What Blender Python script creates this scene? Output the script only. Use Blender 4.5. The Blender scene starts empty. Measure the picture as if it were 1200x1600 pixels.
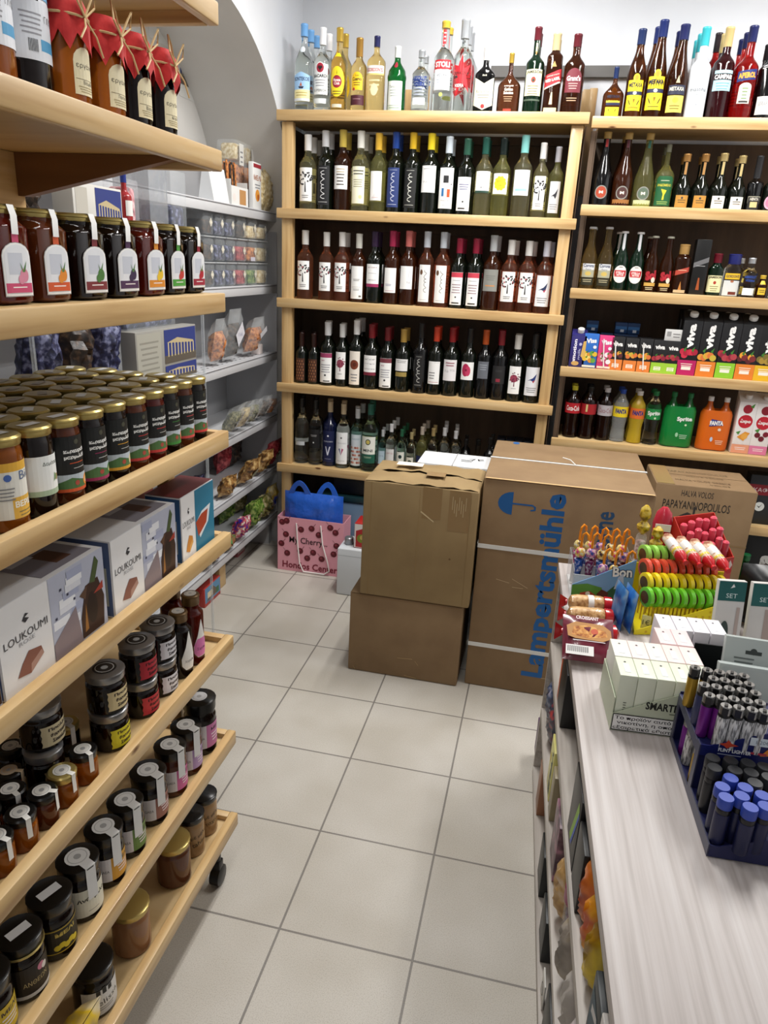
import bpy, bmesh, math, random
from mathutils import Vector, Matrix
PI = math.pi
rnd = random.Random(11)
PENDING = []            # objects are linked together at the very end
# ---------------------------------------------------------------- camera
FOC = 1119.96
YAW, PIT, ROLL = -0.2049, 0.3360, 0.0508
CAM = Vector((0, 0, 1.5627))
cy, sy, cp, sp = math.cos(YAW), math.sin(YAW), math.cos(PIT), math.sin(PIT)
FW = Vector((sy*cp, cy*cp, -sp))
_r = Vector((cy, -sy, 0)); _u = _r.cross(FW)
RT = _r*math.cos(ROLL) + _u*math.sin(ROLL)
UP = -_r*math.sin(ROLL) + _u*math.cos(ROLL)
def ray(px, py): return RT*((px-600)/FOC) - UP*((py-800)/FOC) + FW
def ony(px, py, y): d = ray(px, py); return CAM + d*(y/d.y)
def onx(px, py, x): d = ray(px, py); return CAM + d*(x/d.x)
def onz(px, py, z): d = ray(px, py); return CAM + d*((z-CAM.z)/d.z)
sc = bpy.context.scene
cd = bpy.data.cameras.new('camera'); co = bpy.data.objects.new('camera', cd)
cd.sensor_fit = 'VERTICAL'; cd.sensor_height = 36; cd.sensor_width = 27; cd.lens = FOC*36/1600
cd.clip_start = 0.02
co.matrix_world = Matrix(((RT.x, UP.x, -FW.x, CAM.x), (RT.y, UP.y, -FW.y, CAM.y), (RT.z, UP.z, -FW.z, CAM.z), (0, 0, 0, 1)))
sc.collection.objects.link(co); sc.camera = co
# ---------------------------------------------------------------- materials
MATS = {}
def lin(c):
    c = c/255.0
    return c/12.92 if c <= 0.04045 else ((c+0.055)/1.055)**2.4
def rgb(c):
    if isinstance(c, str): c = tuple(int(c[i:i+2], 16) for i in (0, 2, 4))
    return (lin(c[0]), lin(c[1]), lin(c[2]), 1)
def M(c, rough=0.5, metal=0.0, trans=0.0, ior=1.45, alpha=1.0, spec=0.5, coat=0.0, emit=0.0):
    key = (c, rough, metal, trans, ior, alpha, spec, coat, emit)
    if key in MATS: return MATS[key]
    m = bpy.data.materials.new('m%03d' % len(MATS)); m.use_nodes = True
    b = m.node_tree.nodes['Principled BSDF']
    b.inputs['Base Color'].default_value = rgb(c)
    b.inputs['Roughness'].default_value = rough; b.inputs['Metallic'].default_value = metal
    b.inputs['Transmission Weight'].default_value = trans; b.inputs['IOR'].default_value = ior
    b.inputs['Alpha'].default_value = alpha; b.inputs['Specular IOR Level'].default_value = spec
    b.inputs['Coat Weight'].default_value = coat
    if emit: b.inputs['Emission Color'].default_value = rgb(c); b.inputs['Emission Strength'].default_value = emit
    m.diffuse_color = rgb(c)
    MATS[key] = m
    return m
def nodes(m): return m.node_tree.nodes, m.node_tree.links, m.node_tree.nodes['Principled BSDF']
def new(nt, t, **kw):
    n = nt.nodes.new(t)
    for k, v in kw.items(): setattr(n, k, v)
    return n
def ramp(nt, stops, fac):
    r = nt.nodes.new('ShaderNodeValToRGB')
    e = r.color_ramp.elements
    e[0].position, e[0].color = stops[0][0], rgb(stops[0][1])
    e[1].position, e[1].color = stops[-1][0], rgb(stops[-1][1])
    for p, c in stops[1:-1]:
        x = e.new(p); x.color = rgb(c)
    nt.links.new(fac, r.inputs['Fac']); return r
def noise_mat(key, stops, scale=(1, 1, 1), nscale=5, rough=0.5, detail=4, bump=0.0, trans=0, knots=None, coat=0, rot=(0, 0, 0), dist=0.0, spec=0.5):
    """colour driven by noise in object space (grain, speckle, crumple)"""
    if key in MATS: return MATS[key]
    m = bpy.data.materials.new(key); m.use_nodes = True; nt = m.node_tree
    b = nt.nodes['Principled BSDF']; b.inputs['Roughness'].default_value = rough
    b.inputs['Transmission Weight'].default_value = trans; b.inputs['Coat Weight'].default_value = coat
    b.inputs['Specular IOR Level'].default_value = spec
    tc = new(nt, 'ShaderNodeTexCoord'); mp = new(nt, 'ShaderNodeMapping'); mp.inputs['Scale'].default_value = scale; mp.inputs['Rotation'].default_value = rot
    nt.links.new(tc.outputs['Object'], mp.inputs['Vector'])
    no = new(nt, 'ShaderNodeTexNoise'); no.inputs['Scale'].default_value = nscale; no.inputs['Detail'].default_value = detail
    no.inputs['Distortion'].default_value = dist
    nt.links.new(mp.outputs['Vector'], no.inputs['Vector'])
    r = ramp(nt, stops, no.outputs['Fac']); col = r.outputs['Color']
    if knots:
        vo = new(nt, 'ShaderNodeTexVoronoi'); vo.inputs['Scale'].default_value = knots[0]
        mp2 = new(nt, 'ShaderNodeMapping'); mp2.inputs['Scale'].default_value = knots[2]
        nt.links.new(tc.outputs['Object'], mp2.inputs['Vector']); nt.links.new(mp2.outputs['Vector'], vo.inputs['Vector'])
        r2 = ramp(nt, [(0.0, (0, 0, 0)), (knots[3], (20, 20, 20)), (knots[3]*1.8, (255, 255, 255))], vo.outputs['Distance'])
        mx = new(nt, 'ShaderNodeMix', data_type='RGBA'); nt.links.new(r2.outputs['Color'], mx.inputs['Factor'])
        mx.inputs['A'].default_value = rgb(knots[1]); nt.links.new(col, mx.inputs['B']); col = mx.outputs['Result']
    nt.links.new(col, b.inputs['Base Color'])
    if bump:
        bp = new(nt, 'ShaderNodeBump'); bp.inputs['Strength'].default_value = bump; bp.inputs['Distance'].default_value = 0.004
        nt.links.new(no.outputs['Fac'], bp.inputs['Height']); nt.links.new(bp.outputs['Normal'], b.inputs['Normal'])
    MATS[key] = m; return m
def film(key, c, alpha, rough=0.15, bump=0.0, nscale=40):
    """thin see-through plastic: part straight-through, part glossy sheet"""
    if key in MATS: return MATS[key]
    m = bpy.data.materials.new(key); m.use_nodes = True; nt = m.node_tree; b = nt.nodes['Principled BSDF']
    b.inputs['Base Color'].default_value = rgb(c); b.inputs['Roughness'].default_value = rough
    b.inputs['Alpha'].default_value = alpha; b.inputs['Specular IOR Level'].default_value = 0.6
    if bump:
        no = new(nt, 'ShaderNodeTexNoise'); no.inputs['Scale'].default_value = nscale
        tc = new(nt, 'ShaderNodeTexCoord'); nt.links.new(tc.outputs['Object'], no.inputs['Vector'])
        bp = new(nt, 'ShaderNodeBump'); bp.inputs['Strength'].default_value = bump; bp.inputs['Distance'].default_value = 0.01
        nt.links.new(no.outputs['Fac'], bp.inputs['Height']); nt.links.new(bp.outputs['Normal'], b.inputs['Normal'])
    MATS[key] = m; return m
def wood(axis, key='pine', stops=None, knots=True):
    sc3 = [14, 14, 14]; sc3[axis] = 0.8
    kn = [3, 3, 3]; kn[axis] = 1.2
    return noise_mat('%s%d' % (key, axis), stops or [(0.3, (176, 138, 88)), (0.5, (202, 168, 116)), (0.7, (212, 182, 134))], tuple(sc3), 3.0, 0.42, 3, 0.05,
                     knots=((3.2, (96, 58, 30), tuple(kn), 0.045) if knots else None), coat=0.15)
PINE = [wood(i) for i in range(3)]
PLY = noise_mat('ply', [(0.3, (188, 156, 106)), (0.7, (206, 178, 132))], (2, 9, 9), 2, 0.45, 3)
DARKBOARD = noise_mat('darkboard', [(0.3, (74, 58, 44)), (0.7, (96, 76, 58))], (9, 9, 1.2), 2.5, 0.6, 3)
CARD = noise_mat('card', [(0.35, (130, 104, 74)), (0.65, (140, 114, 82))], (1, 1, 1), 9, 0.75, 6, 0.03)
CARD2 = noise_mat('card2', [(0.35, (142, 118, 80)), (0.65, (152, 128, 88))], (1, 1, 1), 9, 0.75, 6, 0.03)
STEEL = M((196, 197, 200), 0.4, 0.0)
BLACK = M((14, 14, 15), 0.35); WHITE = M((236, 236, 234), 0.5); GOLD = M((190, 170, 104), 0.3, 0.75)
SILVER = M((200, 202, 206), 0.3, 0.8)
# ---------------------------------------------------------------- mesh builder
class MB:
    def __init__(s): s.v = []; s.f = []; s.m = []; s.s = []; s.mats = []
    def mi(s, mat):
        if mat not in s.mats: s.mats.append(mat)
        return s.mats.index(mat)
    def add(s, vs, fs, mat, smooth=False):
        o = len(s.v); s.v += [tuple(v) for v in vs]; i = s.mi(mat)
        for f in fs: s.f.append(tuple(k+o for k in f)); s.m.append(i); s.s.append(smooth)
        return s
    def box(s, x0, y0, z0, x1, y1, z1, mat, bev=0.0, xf=None):
        if bev:
            bm = bmesh.new(); bmesh.ops.create_cube(bm, size=1)
            for v in bm.verts: v.co = Vector(((x0+x1)/2+v.co.x*(x1-x0), (y0+y1)/2+v.co.y*(y1-y0), (z0+z1)/2+v.co.z*(z1-z0)))
            bmesh.ops.bevel(bm, geom=bm.edges[:], offset=bev, segments=2, affect='EDGES', profile=0.5)
            bm.verts.index_update(); vs = [v.co.copy() for v in bm.verts]; fs = [[v.index for v in f.verts] for f in bm.faces]; bm.free()
        else:
            vs = [Vector((x, y, z)) for z in (z0, z1) for y in (y0, y1) for x in (x0, x1)]
            fs = [(0, 2, 3, 1), (4, 5, 7, 6), (0, 1, 5, 4), (2, 6, 7, 3), (0, 4, 6, 2), (1, 3, 7, 5)]
        if xf: vs = [xf(v) for v in vs]
        return s.add(vs, fs, mat)
    def lathe(s, prof, mat, seg=20, shape=None, xf=None, smooth=True):
        """prof: (r, z) from bottom to top; shape(theta, r, z) -> (x, y)"""
        vs = []; fs = []; n = len(prof)
        for r, z in prof:
            for k in range(seg):
                t = 2*PI*k/seg
                x, y = shape(t, r, z) if shape else (r*math.cos(t), r*math.sin(t))
                vs.append(Vector((x, y, z)))
        for i in range(n-1):
            for k in range(seg):
                a = i*seg+k; b = i*seg+(k+1) % seg
                fs.append((a, b, b+seg, a+seg))
        fs.append(tuple(range(seg-1, -1, -1))); fs.append(tuple((n-1)*seg+k for k in range(seg)))
        if xf: vs = [xf(v) for v in vs]
        return s.add(vs, fs, mat, smooth)
    def tube(s, pts, r, mat, seg=8, closed=False):
        pts = [Vector(p) for p in pts]; n = len(pts); vs = []; fs = []
        rr = r if isinstance(r, (list, tuple)) else [r]*n
        ref = Vector((0.137, 0.311, 0.94))
        for i, p in enumerate(pts):
            a = pts[i-1] if i else (pts[-1] if closed else pts[0]); b = pts[(i+1) % n] if (i < n-1 or closed) else pts[-1]
            t = (b-a).normalized(); q = ref if abs(t.dot(ref)) < 0.95 else Vector((1, 0, 0))
            u = t.cross(q).normalized(); w = t.cross(u)
            for k in range(seg): vs.append(p + u*(rr[i]*math.cos(2*PI*k/seg)) + w*(rr[i]*math.sin(2*PI*k/seg)))
        for i in range(n if closed else n-1):
            for k in range(seg):
                a = i*seg+k; b = i*seg+(k+1) % seg; c = ((i+1) % n)*seg
                fs.append((a, b, c+(k+1) % seg, c+k))
        if not closed: fs += [tuple(range(seg-1, -1, -1)), tuple((n-1)*seg+k for k in range(seg))]
        return s.add(vs, fs, mat, True)
    def prism(s, poly, d, mat, xf=None):
        """poly: (x, z) outline at y=0, thickness d in +y"""
        n = len(poly)
        vs = [Vector((x, 0, z)) for x, z in poly] + [Vector((x, d, z)) for x, z in poly]
        fs = [tuple(range(n)), tuple(range(2*n-1, n-1, -1))] + [(i, i+n, (i+1) % n+n, (i+1) % n) for i in range(n)]
        if xf: vs = [xf(v) for v in vs]
        return s.add(vs, fs, mat)
    def pillow(s, w, h, d, mat, nx=10, nz=12, crimp=0.12, seed=0, wr=0.15, flat=0.0, xf=None):
        """a filled bag: w along x, h along z, thick d in y, pinched to thin seams top and bottom"""
        R = random.Random(seed); vs = []; fs = []
        def thick(u, v):
            a = max(0, 1-abs(2*u-1)**2.6); e = min(v, 1-v)
            b = min(1, max(0.0, (e-crimp*0.5)/0.28)); b = math.sqrt(max(0, b*(2-b)))
            return d*0.5*(a**0.6)*b+0.0012
        for side in (-1, 1):
            for j in range(nz+1):
                for i in range(nx+1):
                    u = i/nx; v = j/nz; t = thick(u, v)
                    edge = (i in (0, nx)) or (j in (0, nz))
                    k = 0 if edge else (R.random()-0.5)*wr*t
                    sq = 1-0.06*min(1, t/(d*0.5+1e-6))
                    vs.append(Vector(((u-0.5)*w*sq, side*(t+k) if not edge else side*0.0006, v*h)))
        n = (nx+1)*(nz+1)
        for j in range(nz):
            for i in range(nx):
                a = j*(nx+1)+i
                fs.append((a, a+1, a+nx+2, a+nx+1)); fs.append((n+a, n+a+nx+1, n+a+nx+2, n+a+1))
        if xf: vs = [xf(v) for v in vs]
        return s.add(vs, fs, mat, True)
    def mesh(s, name):
        me = bpy.data.meshes.new(name); me.from_pydata(s.v, [], s.f)
        for m in s.mats: me.materials.append(m)
        me.polygons.foreach_set('material_index', s.m); me.polygons.foreach_set('use_smooth', s.s)
        me.update()
        try: me.set_sharp_from_angle(angle=math.radians(38))
        except Exception: pass
        return me
    def build(s, name, parent=None, loc=None, rz=0): return link(name, s.mesh(name), parent, loc, rz)
def link(name, data, parent=None, loc=None, rz=0):
    o = bpy.data.objects.new(name, data); PENDING.append(o)
    if parent: o.parent = parent
    if loc is not None: o.location = loc
    if rz: o.rotation_euler = (0, 0, rz)
    return o
LABELS = {}
def tag(o, label, cat, group=None):
    o['label'] = label; o['category'] = cat
    if group: o['group'] = group
    LABELS.setdefault(label, []).append(o.name)
    return o
def thing(name, label, cat, loc=(0, 0, 0), rz=0, group=None, rot=None):
    o = link(name, None, None, loc, rz); o.empty_display_size = 0.05
    if rot: o.rotation_euler = rot
    return tag(o, label, cat, group)
def struct(o): o['kind'] = 'structure'; return o
VES = {}                # round things and their radii, settled at the end
def copy_tree(o, label, loc=None, rz=None, group=None):
    c = o.copy(); PENDING.append(c)
    if loc is not None: c.location = loc
    if rz is not None: c.rotation_euler = (0, 0, rz)
    tag(c, label, o['category'], group or o.get('group'))
    if o.name in VES: VES[c.name] = (c, VES[o.name][1])
    for p in [q for q in PENDING if q.parent == o]:
        d = p.copy(); d.parent = c; PENDING.append(d)
        for p2 in [q for q in PENDING if q.parent == p]:
            e = p2.copy(); e.parent = d; PENDING.append(e)
    return c
# ---------------------------------------------------------------- printing (2-D drawings laid on labels and box faces)
FONTS = {}
def glyphs(s, bold=0.0):
    k = (s, bold)
    if k in FONTS: return FONTS[k]
    cu = bpy.data.curves.new('t', 'FONT'); cu.body = s; cu.resolution_u = 2; cu.fill_mode = 'FRONT'; cu.offset = bold
    ob = bpy.data.objects.new('t', cu); sc.collection.objects.link(ob)
    dg = bpy.context.evaluated_depsgraph_get(); dg.update()
    me = bpy.data.meshes.new_from_object(ob.evaluated_get(dg))
    vs = [(v.co.x, v.co.y) for v in me.vertices]; fs = [tuple(p.vertices) for p in me.polygons]
    bpy.data.objects.remove(ob); bpy.data.meshes.remove(me); bpy.data.curves.remove(cu)
    if vs:
        x0 = min(v[0] for v in vs); x1 = max(v[0] for v in vs); y0 = min(v[1] for v in vs); y1 = max(v[1] for v in vs)
        vs = [(v[0]-(x0+x1)/2, v[1]-(y0+y1)/2) for v in vs]
    else: x0 = x1 = y0 = y1 = 0
    FONTS[k] = (vs, fs, x1-x0, y1-y0); return FONTS[k]
# each drawing item: ('R',cx,cz,w,h,col) ('D',cx,cz,rx,rz,col) ('P',pts,col) ('T',text,cx,cz,h,col,w,rot,bold) ('L',cx,cz,w,n,dz,col)
def R_(cx, cz, w, h, c): return ('R', cx, cz, w, h, c)
def D_(cx, cz, r, c, rz=None): return ('D', cx, cz, r, rz or r, c)
def P_(pts, c): return ('P', pts, c)
def T_(t, cx, cz, h, c, w=None, rot=0, bold=0.0): return ('T', t, cx, cz, h, c, w, rot, bold)
def L_(cx, cz, w, n, dz, c): return ('L', cx, cz, w, n, dz, c)
def arch(cx, z0, w, h, c, rise=0.3):
    p = [(cx-w/2, z0), (cx+w/2, z0)]
    for k in range(9):
        t = PI*k/8; p.append((cx+w/2*math.cos(t), z0+h*(1-rise)+h*rise*math.sin(t)))
    return P_(p, c)
def tree(cx, cz, s, c, n=26, c2=None):
    q = random.Random(int(cx*1e4)+n); o = [P_([(cx-s*.03, cz-s*.5), (cx+s*.05, cz-s*.5), (cx+s*.02, cz), (cx-s*.02, cz)], c)]
    for k in range(n):
        a = q.random()*2*PI; d = math.sqrt(q.random())*s*.42
        x = cx+d*math.cos(a)*0.95; z = cz+s*.15+d*math.sin(a)*.85
        o.append(D_(x, z, s*.045, (c2 if c2 and k % 4 == 0 else c)))
    return o
def scribble(cx, cz, h, c, turns=7, w=0.16, vert=True):
    """hand-written looking stroke running up (or along) the label"""
    out = []; q = random.Random(int(h*1e5)); pts = []
    n = turns*6
    for k in range(n+1):
        t = k/n; a = t*turns*2*PI+1.3*math.sin(t*turns*2.3)
        pts.append((cx+math.sin(a)*h*w*(0.5+0.6*q.random()), cz-h/2+h*t+math.cos(a)*h*0.03) if vert else (cx-h/2+h*t+math.cos(a)*h*0.03, cz+math.sin(a)*h*w*(0.5+0.6*q.random())))
    lw = h*0.012
    for a, b in zip(pts, pts[1:]):
        dx, dz = b[0]-a[0], b[1]-a[1]; l = math.hypot(dx, dz) or 1; nx, nz = -dz/l*lw, dx/l*lw
        out.append(P_([(a[0]-nx, a[1]-nz), (b[0]-nx, b[1]-nz), (b[0]+nx, b[1]+nz), (a[0]+nx, a[1]+nz)], c))
    return out
def flat(it):
    for i in it:
        if isinstance(i, list):
            yield from flat(i)
        else: yield i
def decal(items, F, name, parent=None, step=None, eps=0.0003, rough=0.5, metal=0.0, key=None):
    """draws the items, slices them so they follow a curved surface, maps (x, z, lift) through F"""
    if key and key in FONTS: return link(name, FONTS[key], parent)
    bm = bmesh.new(); mats = []
    lay = bm.faces.layers.int.new('m'); z = 0; xs = [0, 0]
    def mi(c):
        m = c if isinstance(c, bpy.types.Material) else M(c, rough, metal)
        if m not in mats: mats.append(m)
        return mats.index(m)
    def face(pts, c, lift):
        vs = [bm.verts.new((p[0], p[1], lift)) for p in pts]
        for p in pts: xs[0] = min(xs[0], p[0]); xs[1] = max(xs[1], p[0])
        try: f = bm.faces.new(vs); f[lay] = mi(c); f.material_index = mi(c)
        except ValueError: pass
    for n, it in enumerate(flat(items)):
        lift = eps*(1+n*0.25) if n < 8 else eps*(3+min(n, 60)*0.02)
        k = it[0]
        if k == 'R': _, x, zz, w, h, c = it; face([(x-w/2, zz-h/2), (x+w/2, zz-h/2), (x+w/2, zz+h/2), (x-w/2, zz+h/2)], c, lift)
        elif k == 'D':
            _, x, zz, r, r2, c = it; g = 10 if r < 0.006 else 18
            face([(x+r*math.cos(2*PI*i/g), zz+r2*math.sin(2*PI*i/g)) for i in range(g)], c, lift)
        elif k == 'P': face(it[1], it[2], lift)
        elif k == 'L':
            _, x, zz, w, m_, dz, c = it
            for i in range(m_):
                ww = w*(1-0.25*((i*37) % 5)/5); face([(x-ww/2, zz-i*dz-dz*.18), (x+ww/2, zz-i*dz-dz*.18), (x+ww/2, zz-i*dz+dz*.18), (x-ww/2, zz-i*dz+dz*.18)], c, lift)
        elif k == 'T':
            _, t, x, zz, h, c, w, rot, bold = it
            vs, fs, tw, th = glyphs(t, bold)
            if not vs: continue
            kz = h/th; kx = (w/tw) if w else kz
            cr, sr = math.cos(rot), math.sin(rot)
            pp = []
            for a, b in vs:
                a *= kx; b *= kz; pp.append((x+a*cr-b*sr, zz+a*sr+b*cr))
            bv = [bm.verts.new((p[0], p[1], lift)) for p in pp]; i_ = mi(c)
            for p in pp: xs[0] = min(xs[0], p[0]); xs[1] = max(xs[1], p[0])
            for f in fs:
                try: q = bm.faces.new([bv[i] for i in f]); q.material_index = i_
                except ValueError: pass
    if step:
        k = math.ceil(xs[0]/step)
        while k*step < xs[1]:
            bmesh.ops.bisect_plane(bm, geom=bm.verts[:]+bm.edges[:]+bm.faces[:], plane_co=(k*step+1e-5, 0, 0), plane_no=(1, 0, 0)); k += 1
    for v in bm.verts: v.co = F(v.co.x, v.co.y, v.co.z)
    me = bpy.data.meshes.new(name); bm.to_mesh(me); bm.free()
    for m in mats: me.materials.append(m)
    if key: FONTS[key] = me
    return link(name, me, parent)
def plane_map(o, ux, uz, n):
    o, ux, uz, n = Vector(o), Vector(ux), Vector(uz), Vector(n)
    return lambda x, z, l: o+ux*x+uz*z+n*l
def front_map(y): return lambda x, z, l: Vector((x, y-l, z))
# ================================================================ the room
def floor_mat():
    m = bpy.data.materials.new('floor_tiles'); m.use_nodes = True; nt = m.node_tree; b = nt.nodes['Principled BSDF']
    tc = new(nt, 'ShaderNodeTexCoord'); mp = new(nt, 'ShaderNodeMapping')
    mp.inputs['Location'].default_value = (1.1370*3, -2.2556*3, 0); mp.inputs['Scale'].default_value = (3, 3, 3)
    nt.links.new(tc.outputs['Object'], mp.inputs['Vector'])
    br = new(nt, 'ShaderNodeTexBrick'); br.offset = 0; br.squash = 1
    br.inputs['Scale'].default_value = 1; br.inputs['Brick Width'].default_value = 1; br.inputs['Row Height'].default_value = 1
    br.inputs['Mortar Size'].default_value = 0.0095; br.inputs['Mortar Smooth'].default_value = 0.2; br.inputs['Bias'].default_value = 0
    br.inputs['Color1'].default_value = rgb((201, 196, 187)); br.inputs['Color2'].default_value = rgb((197, 192, 184)); br.inputs['Mortar'].default_value = rgb((132, 127, 122))
    nt.links.new(mp.outputs['Vector'], br.inputs['Vector'])
    no = new(nt, 'ShaderNodeTexNoise'); no.inputs['Scale'].default_value = 420; no.inputs['Detail'].default_value = 2
    nt.links.new(tc.outputs['Object'], no.inputs['Vector'])
    r = ramp(nt, [(0.3, (222, 218, 212)), (0.5, (250, 250, 250)), (0.68, (255, 254, 252))], no.outputs['Fac'])
    mx = new(nt, 'ShaderNodeMix', data_type='RGBA', blend_type='MULTIPLY'); mx.inputs['Factor'].default_value = 1
    nt.links.new(br.outputs['Color'], mx.inputs['A']); nt.links.new(r.outputs['Color'], mx.inputs['B'])
    n2 = new(nt, 'ShaderNodeTexNoise'); n2.inputs['Scale'].default_value = 3.5; nt.links.new(tc.outputs['Object'], n2.inputs['Vector'])
    r2 = ramp(nt, [(0.35, (238, 236, 232)), (0.65, (255, 255, 255))], n2.outputs['Fac'])
    m2 = new(nt, 'ShaderNodeMix', data_type='RGBA', blend_type='MULTIPLY'); m2.inputs['Factor'].default_value = 1
    nt.links.new(mx.outputs['Result'], m2.inputs['A']); nt.links.new(r2.outputs['Color'], m2.inputs['B'])
    nt.links.new(m2.outputs['Result'], b.inputs['Base Color']); b.inputs['Roughness'].default_value = 0.5
    bp = new(nt, 'ShaderNodeBump'); bp.inputs['Strength'].default_value = 0.25; bp.inputs['Distance'].default_value = 0.002; bp.invert = True
    nt.links.new(br.outputs['Fac'], bp.inputs['Height']); nt.links.new(bp.outputs['Normal'], b.inputs['Normal'])
    return m
PLASTER = noise_mat('plaster', [(0.3, (206, 209, 215)), (0.7, (213, 216, 221))], (1, 1, 1), 4, 0.8, 5, 0.04)
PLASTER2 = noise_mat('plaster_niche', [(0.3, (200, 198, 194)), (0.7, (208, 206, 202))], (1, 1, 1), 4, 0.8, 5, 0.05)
X0, X1, Y0, Y1, ZC = -2.05, 1.75, -1.6, 3.80, 2.95
struct(MB().box(X0, Y0, -0.1, X1, Y1+.1, 0, floor_mat()).build('floor'))
struct(MB().box(X0, Y0, ZC, X1, Y1+.1, ZC+.1, PLASTER).build('ceiling'))
struct(MB().box(X0, Y1, 0, X1, Y1+.1, ZC, PLASTER).build('wall_back'))
struct(MB().box(X1, Y0, 0, X1+.1, Y1+.1, ZC, PLASTER).build('wall_right'))
struct(MB().box(X0, Y0-.1, 0, X1, Y0, ZC, PLASTER).build('wall_front'))
# left wall with an arched niche: outline in (y, z), wall face at x=-1.30, niche back at x=-1.70
XW, XN = -1.305, -1.70
arc = [(3.70, 0), (3.685, 1.5), (3.63, 1.85), (3.57, 2.0), (3.50, 2.119), (3.38, 2.25), (3.20, 2.375), (2.95, 2.458), (2.60, 2.49), (1.75, 2.49), (1.45, 2.458), (1.2, 2.375), (1.02, 2.25), (.90, 2.1), (.82, 1.9), (.77, 1.5), (.75, 0)]
def smooth_arc(p, it=2):
    for _ in range(it):
        q = [p[0]]
        for a, b in zip(p, p[1:]): q += [(a[0]*.75+b[0]*.25, a[1]*.75+b[1]*.25), (a[0]*.25+b[0]*.75, a[1]*.25+b[1]*.75)]
        p = q+[p[-1]]
    return p
arc = smooth_arc(arc)
arc = [(y, z+.02) if z > .1 else (y, z) for y, z in arc]
w = MB()
n = len(arc)
outer = [(Y1, 0), (Y1, ZC), (Y0, ZC), (Y0, 0)]
face = [(Y1, 0), (Y1, ZC), (Y0, ZC), (Y0, 0)] + arc[::-1]
w.add([(XW, y, z) for y, z in face], [tuple(range(len(face)))], PLASTER)
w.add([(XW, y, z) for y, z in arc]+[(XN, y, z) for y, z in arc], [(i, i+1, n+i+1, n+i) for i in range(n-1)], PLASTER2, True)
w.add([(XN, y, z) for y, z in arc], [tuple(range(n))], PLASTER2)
w.box(X0, Y0, 0, XN-.003, Y1, ZC, PLASTER)
struct(w.build('wall_left'))
# dark conduit strip on the back wall and the slats behind the units
struct(MB().box(-0.39, 3.775, 2.385, 0.32, 3.799, 2.43, M((96, 94, 92), 0.6)).build('trim_1'))
# ceiling lights: two pairs of tubes running towards the back wall
def ceiling_light(x, y, L, power, label):
    t = thing('ceiling_light', label, 'lamp', (x, y, ZC-0.001))
    MB().box(-.15, -L/2-.03, -.05, .15, L/2+.03, 0, M((235, 235, 235), 0.4), 0.006).build('housing', t)
    for s in (-1, 1):
        l = bpy.data.lights.new('tube', 'AREA'); l.shape = 'RECTANGLE'; l.size = 0.05; l.size_y = L; l.energy = power; l.color = (1.0, 0.985, 0.955)
        o = link('tube', l, t, (s*.07, 0, -.056))
LP = 0.62
ceiling_light(-0.30, 2.62, 1.2, 30*LP, 'white twin tube ceiling light above the floor before the bottle shelves')
ceiling_light(0.95, 2.62, 1.2, 24*LP, 'white twin tube ceiling light above the right bottle shelves')
ceiling_light(-0.25, 0.75, 1.2, 7*LP, 'white twin tube ceiling light above the aisle by the counter')
ceiling_light(-0.2, -0.9, 1.2, 4*LP, 'white twin tube ceiling light nearest the shop front')  # unseen fixture, added as fill so the camera end is not dark
wd = bpy.data.worlds.new('world'); sc.world = wd; wd.use_nodes = True
wd.node_tree.nodes['Background'].inputs['Color'].default_value = (0.6, 0.65, 0.7, 1); wd.node_tree.nodes['Background'].inputs['Strength'].default_value = 0.15
# ================================================================ wooden bottle shelving
LZ = [2.18, 1.773, 1.371, 0.960, 0.540]
t = thing('wooden_shelving_unit', 'tall pine shelving unit of wine and spirit bottles beside the grey metal shelves', 'shelf', (0, 3.42, 0))
def shelf_unit(t, x0, x1, zs, railx0, railx1, ztop, leftpost=True):
    PX = PINE[0]
    for k, z in enumerate(zs):
        sh = MB().box(x0+.006, .022, z-.028, x1-.006, .362, z, PLY).build('shelf_board', t)
        MB().box(railx0, 0, z-.042, railx1, .021, z+.002, PX, 0.003).build('front_rail', t)
    if leftpost:
        MB().box(x0+.015, .0225, 0, x0+.068, .062, ztop, PINE[2], .003).build('front_post', t)
    MB().box(x1-.062, .0225, 0, x1-.012, .062, ztop, PINE[2], .003).build('front_post', t)
    MB().box(x0+.001, .063, 0, x0+.005, .362, ztop, DARKBOARD).build('side_panel', t)
    MB().box(x1-.005, .063, 0, x1-.001, .362, ztop, DARKBOARD).build('side_panel', t)
    MB().box(x0, .3635, 0, x1, .372, ztop, DARKBOARD).build('back_panel', t)
shelf_unit(t, -1.293, .062, LZ, -1.296, .069, 2.137); UNIT1 = t
for k, zz in enumerate(LZ[1:]):
    MB().box(-1.2, .345, zz+.33, .0, .362, zz+.365, DARKBOARD).build('back_cleat', t)
RZ = [2.166, 1.831, 1.490, 1.146, 0.812, 0.486]
t = thing('wooden_shelving_unit', 'tall pine shelving unit on the right holding drinks cartons, beer and brandy', 'shelf', (0, 3.42, 0))
shelf_unit(t, .105, 1.70, RZ, .08, 1.70, 2.123, False)
MB().box(.0855, .064, 0, .1045, .11, 2.123, DARKBOARD).build('front_post', t)
# slats standing behind the top shelf
for px, y2 in [(906, 140), (918, 137), (929, 135)]:
    p = ony(px, y2, 3.765); MB().box(p.x-.017, .3735, 2.19, p.x+.017, .379, p.z, PINE[2], .002).box(p.x-.017, .3735, 1.9, p.x+.017, .379, 2.19, PINE[2]).build('slat', t)
p = ony(638, 138, 3.77); MB().box(p.x-.018, .3735, 1.9, p.x+.018, .379, p.z, PINE[2], .002).build('slat', UNIT1)
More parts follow.
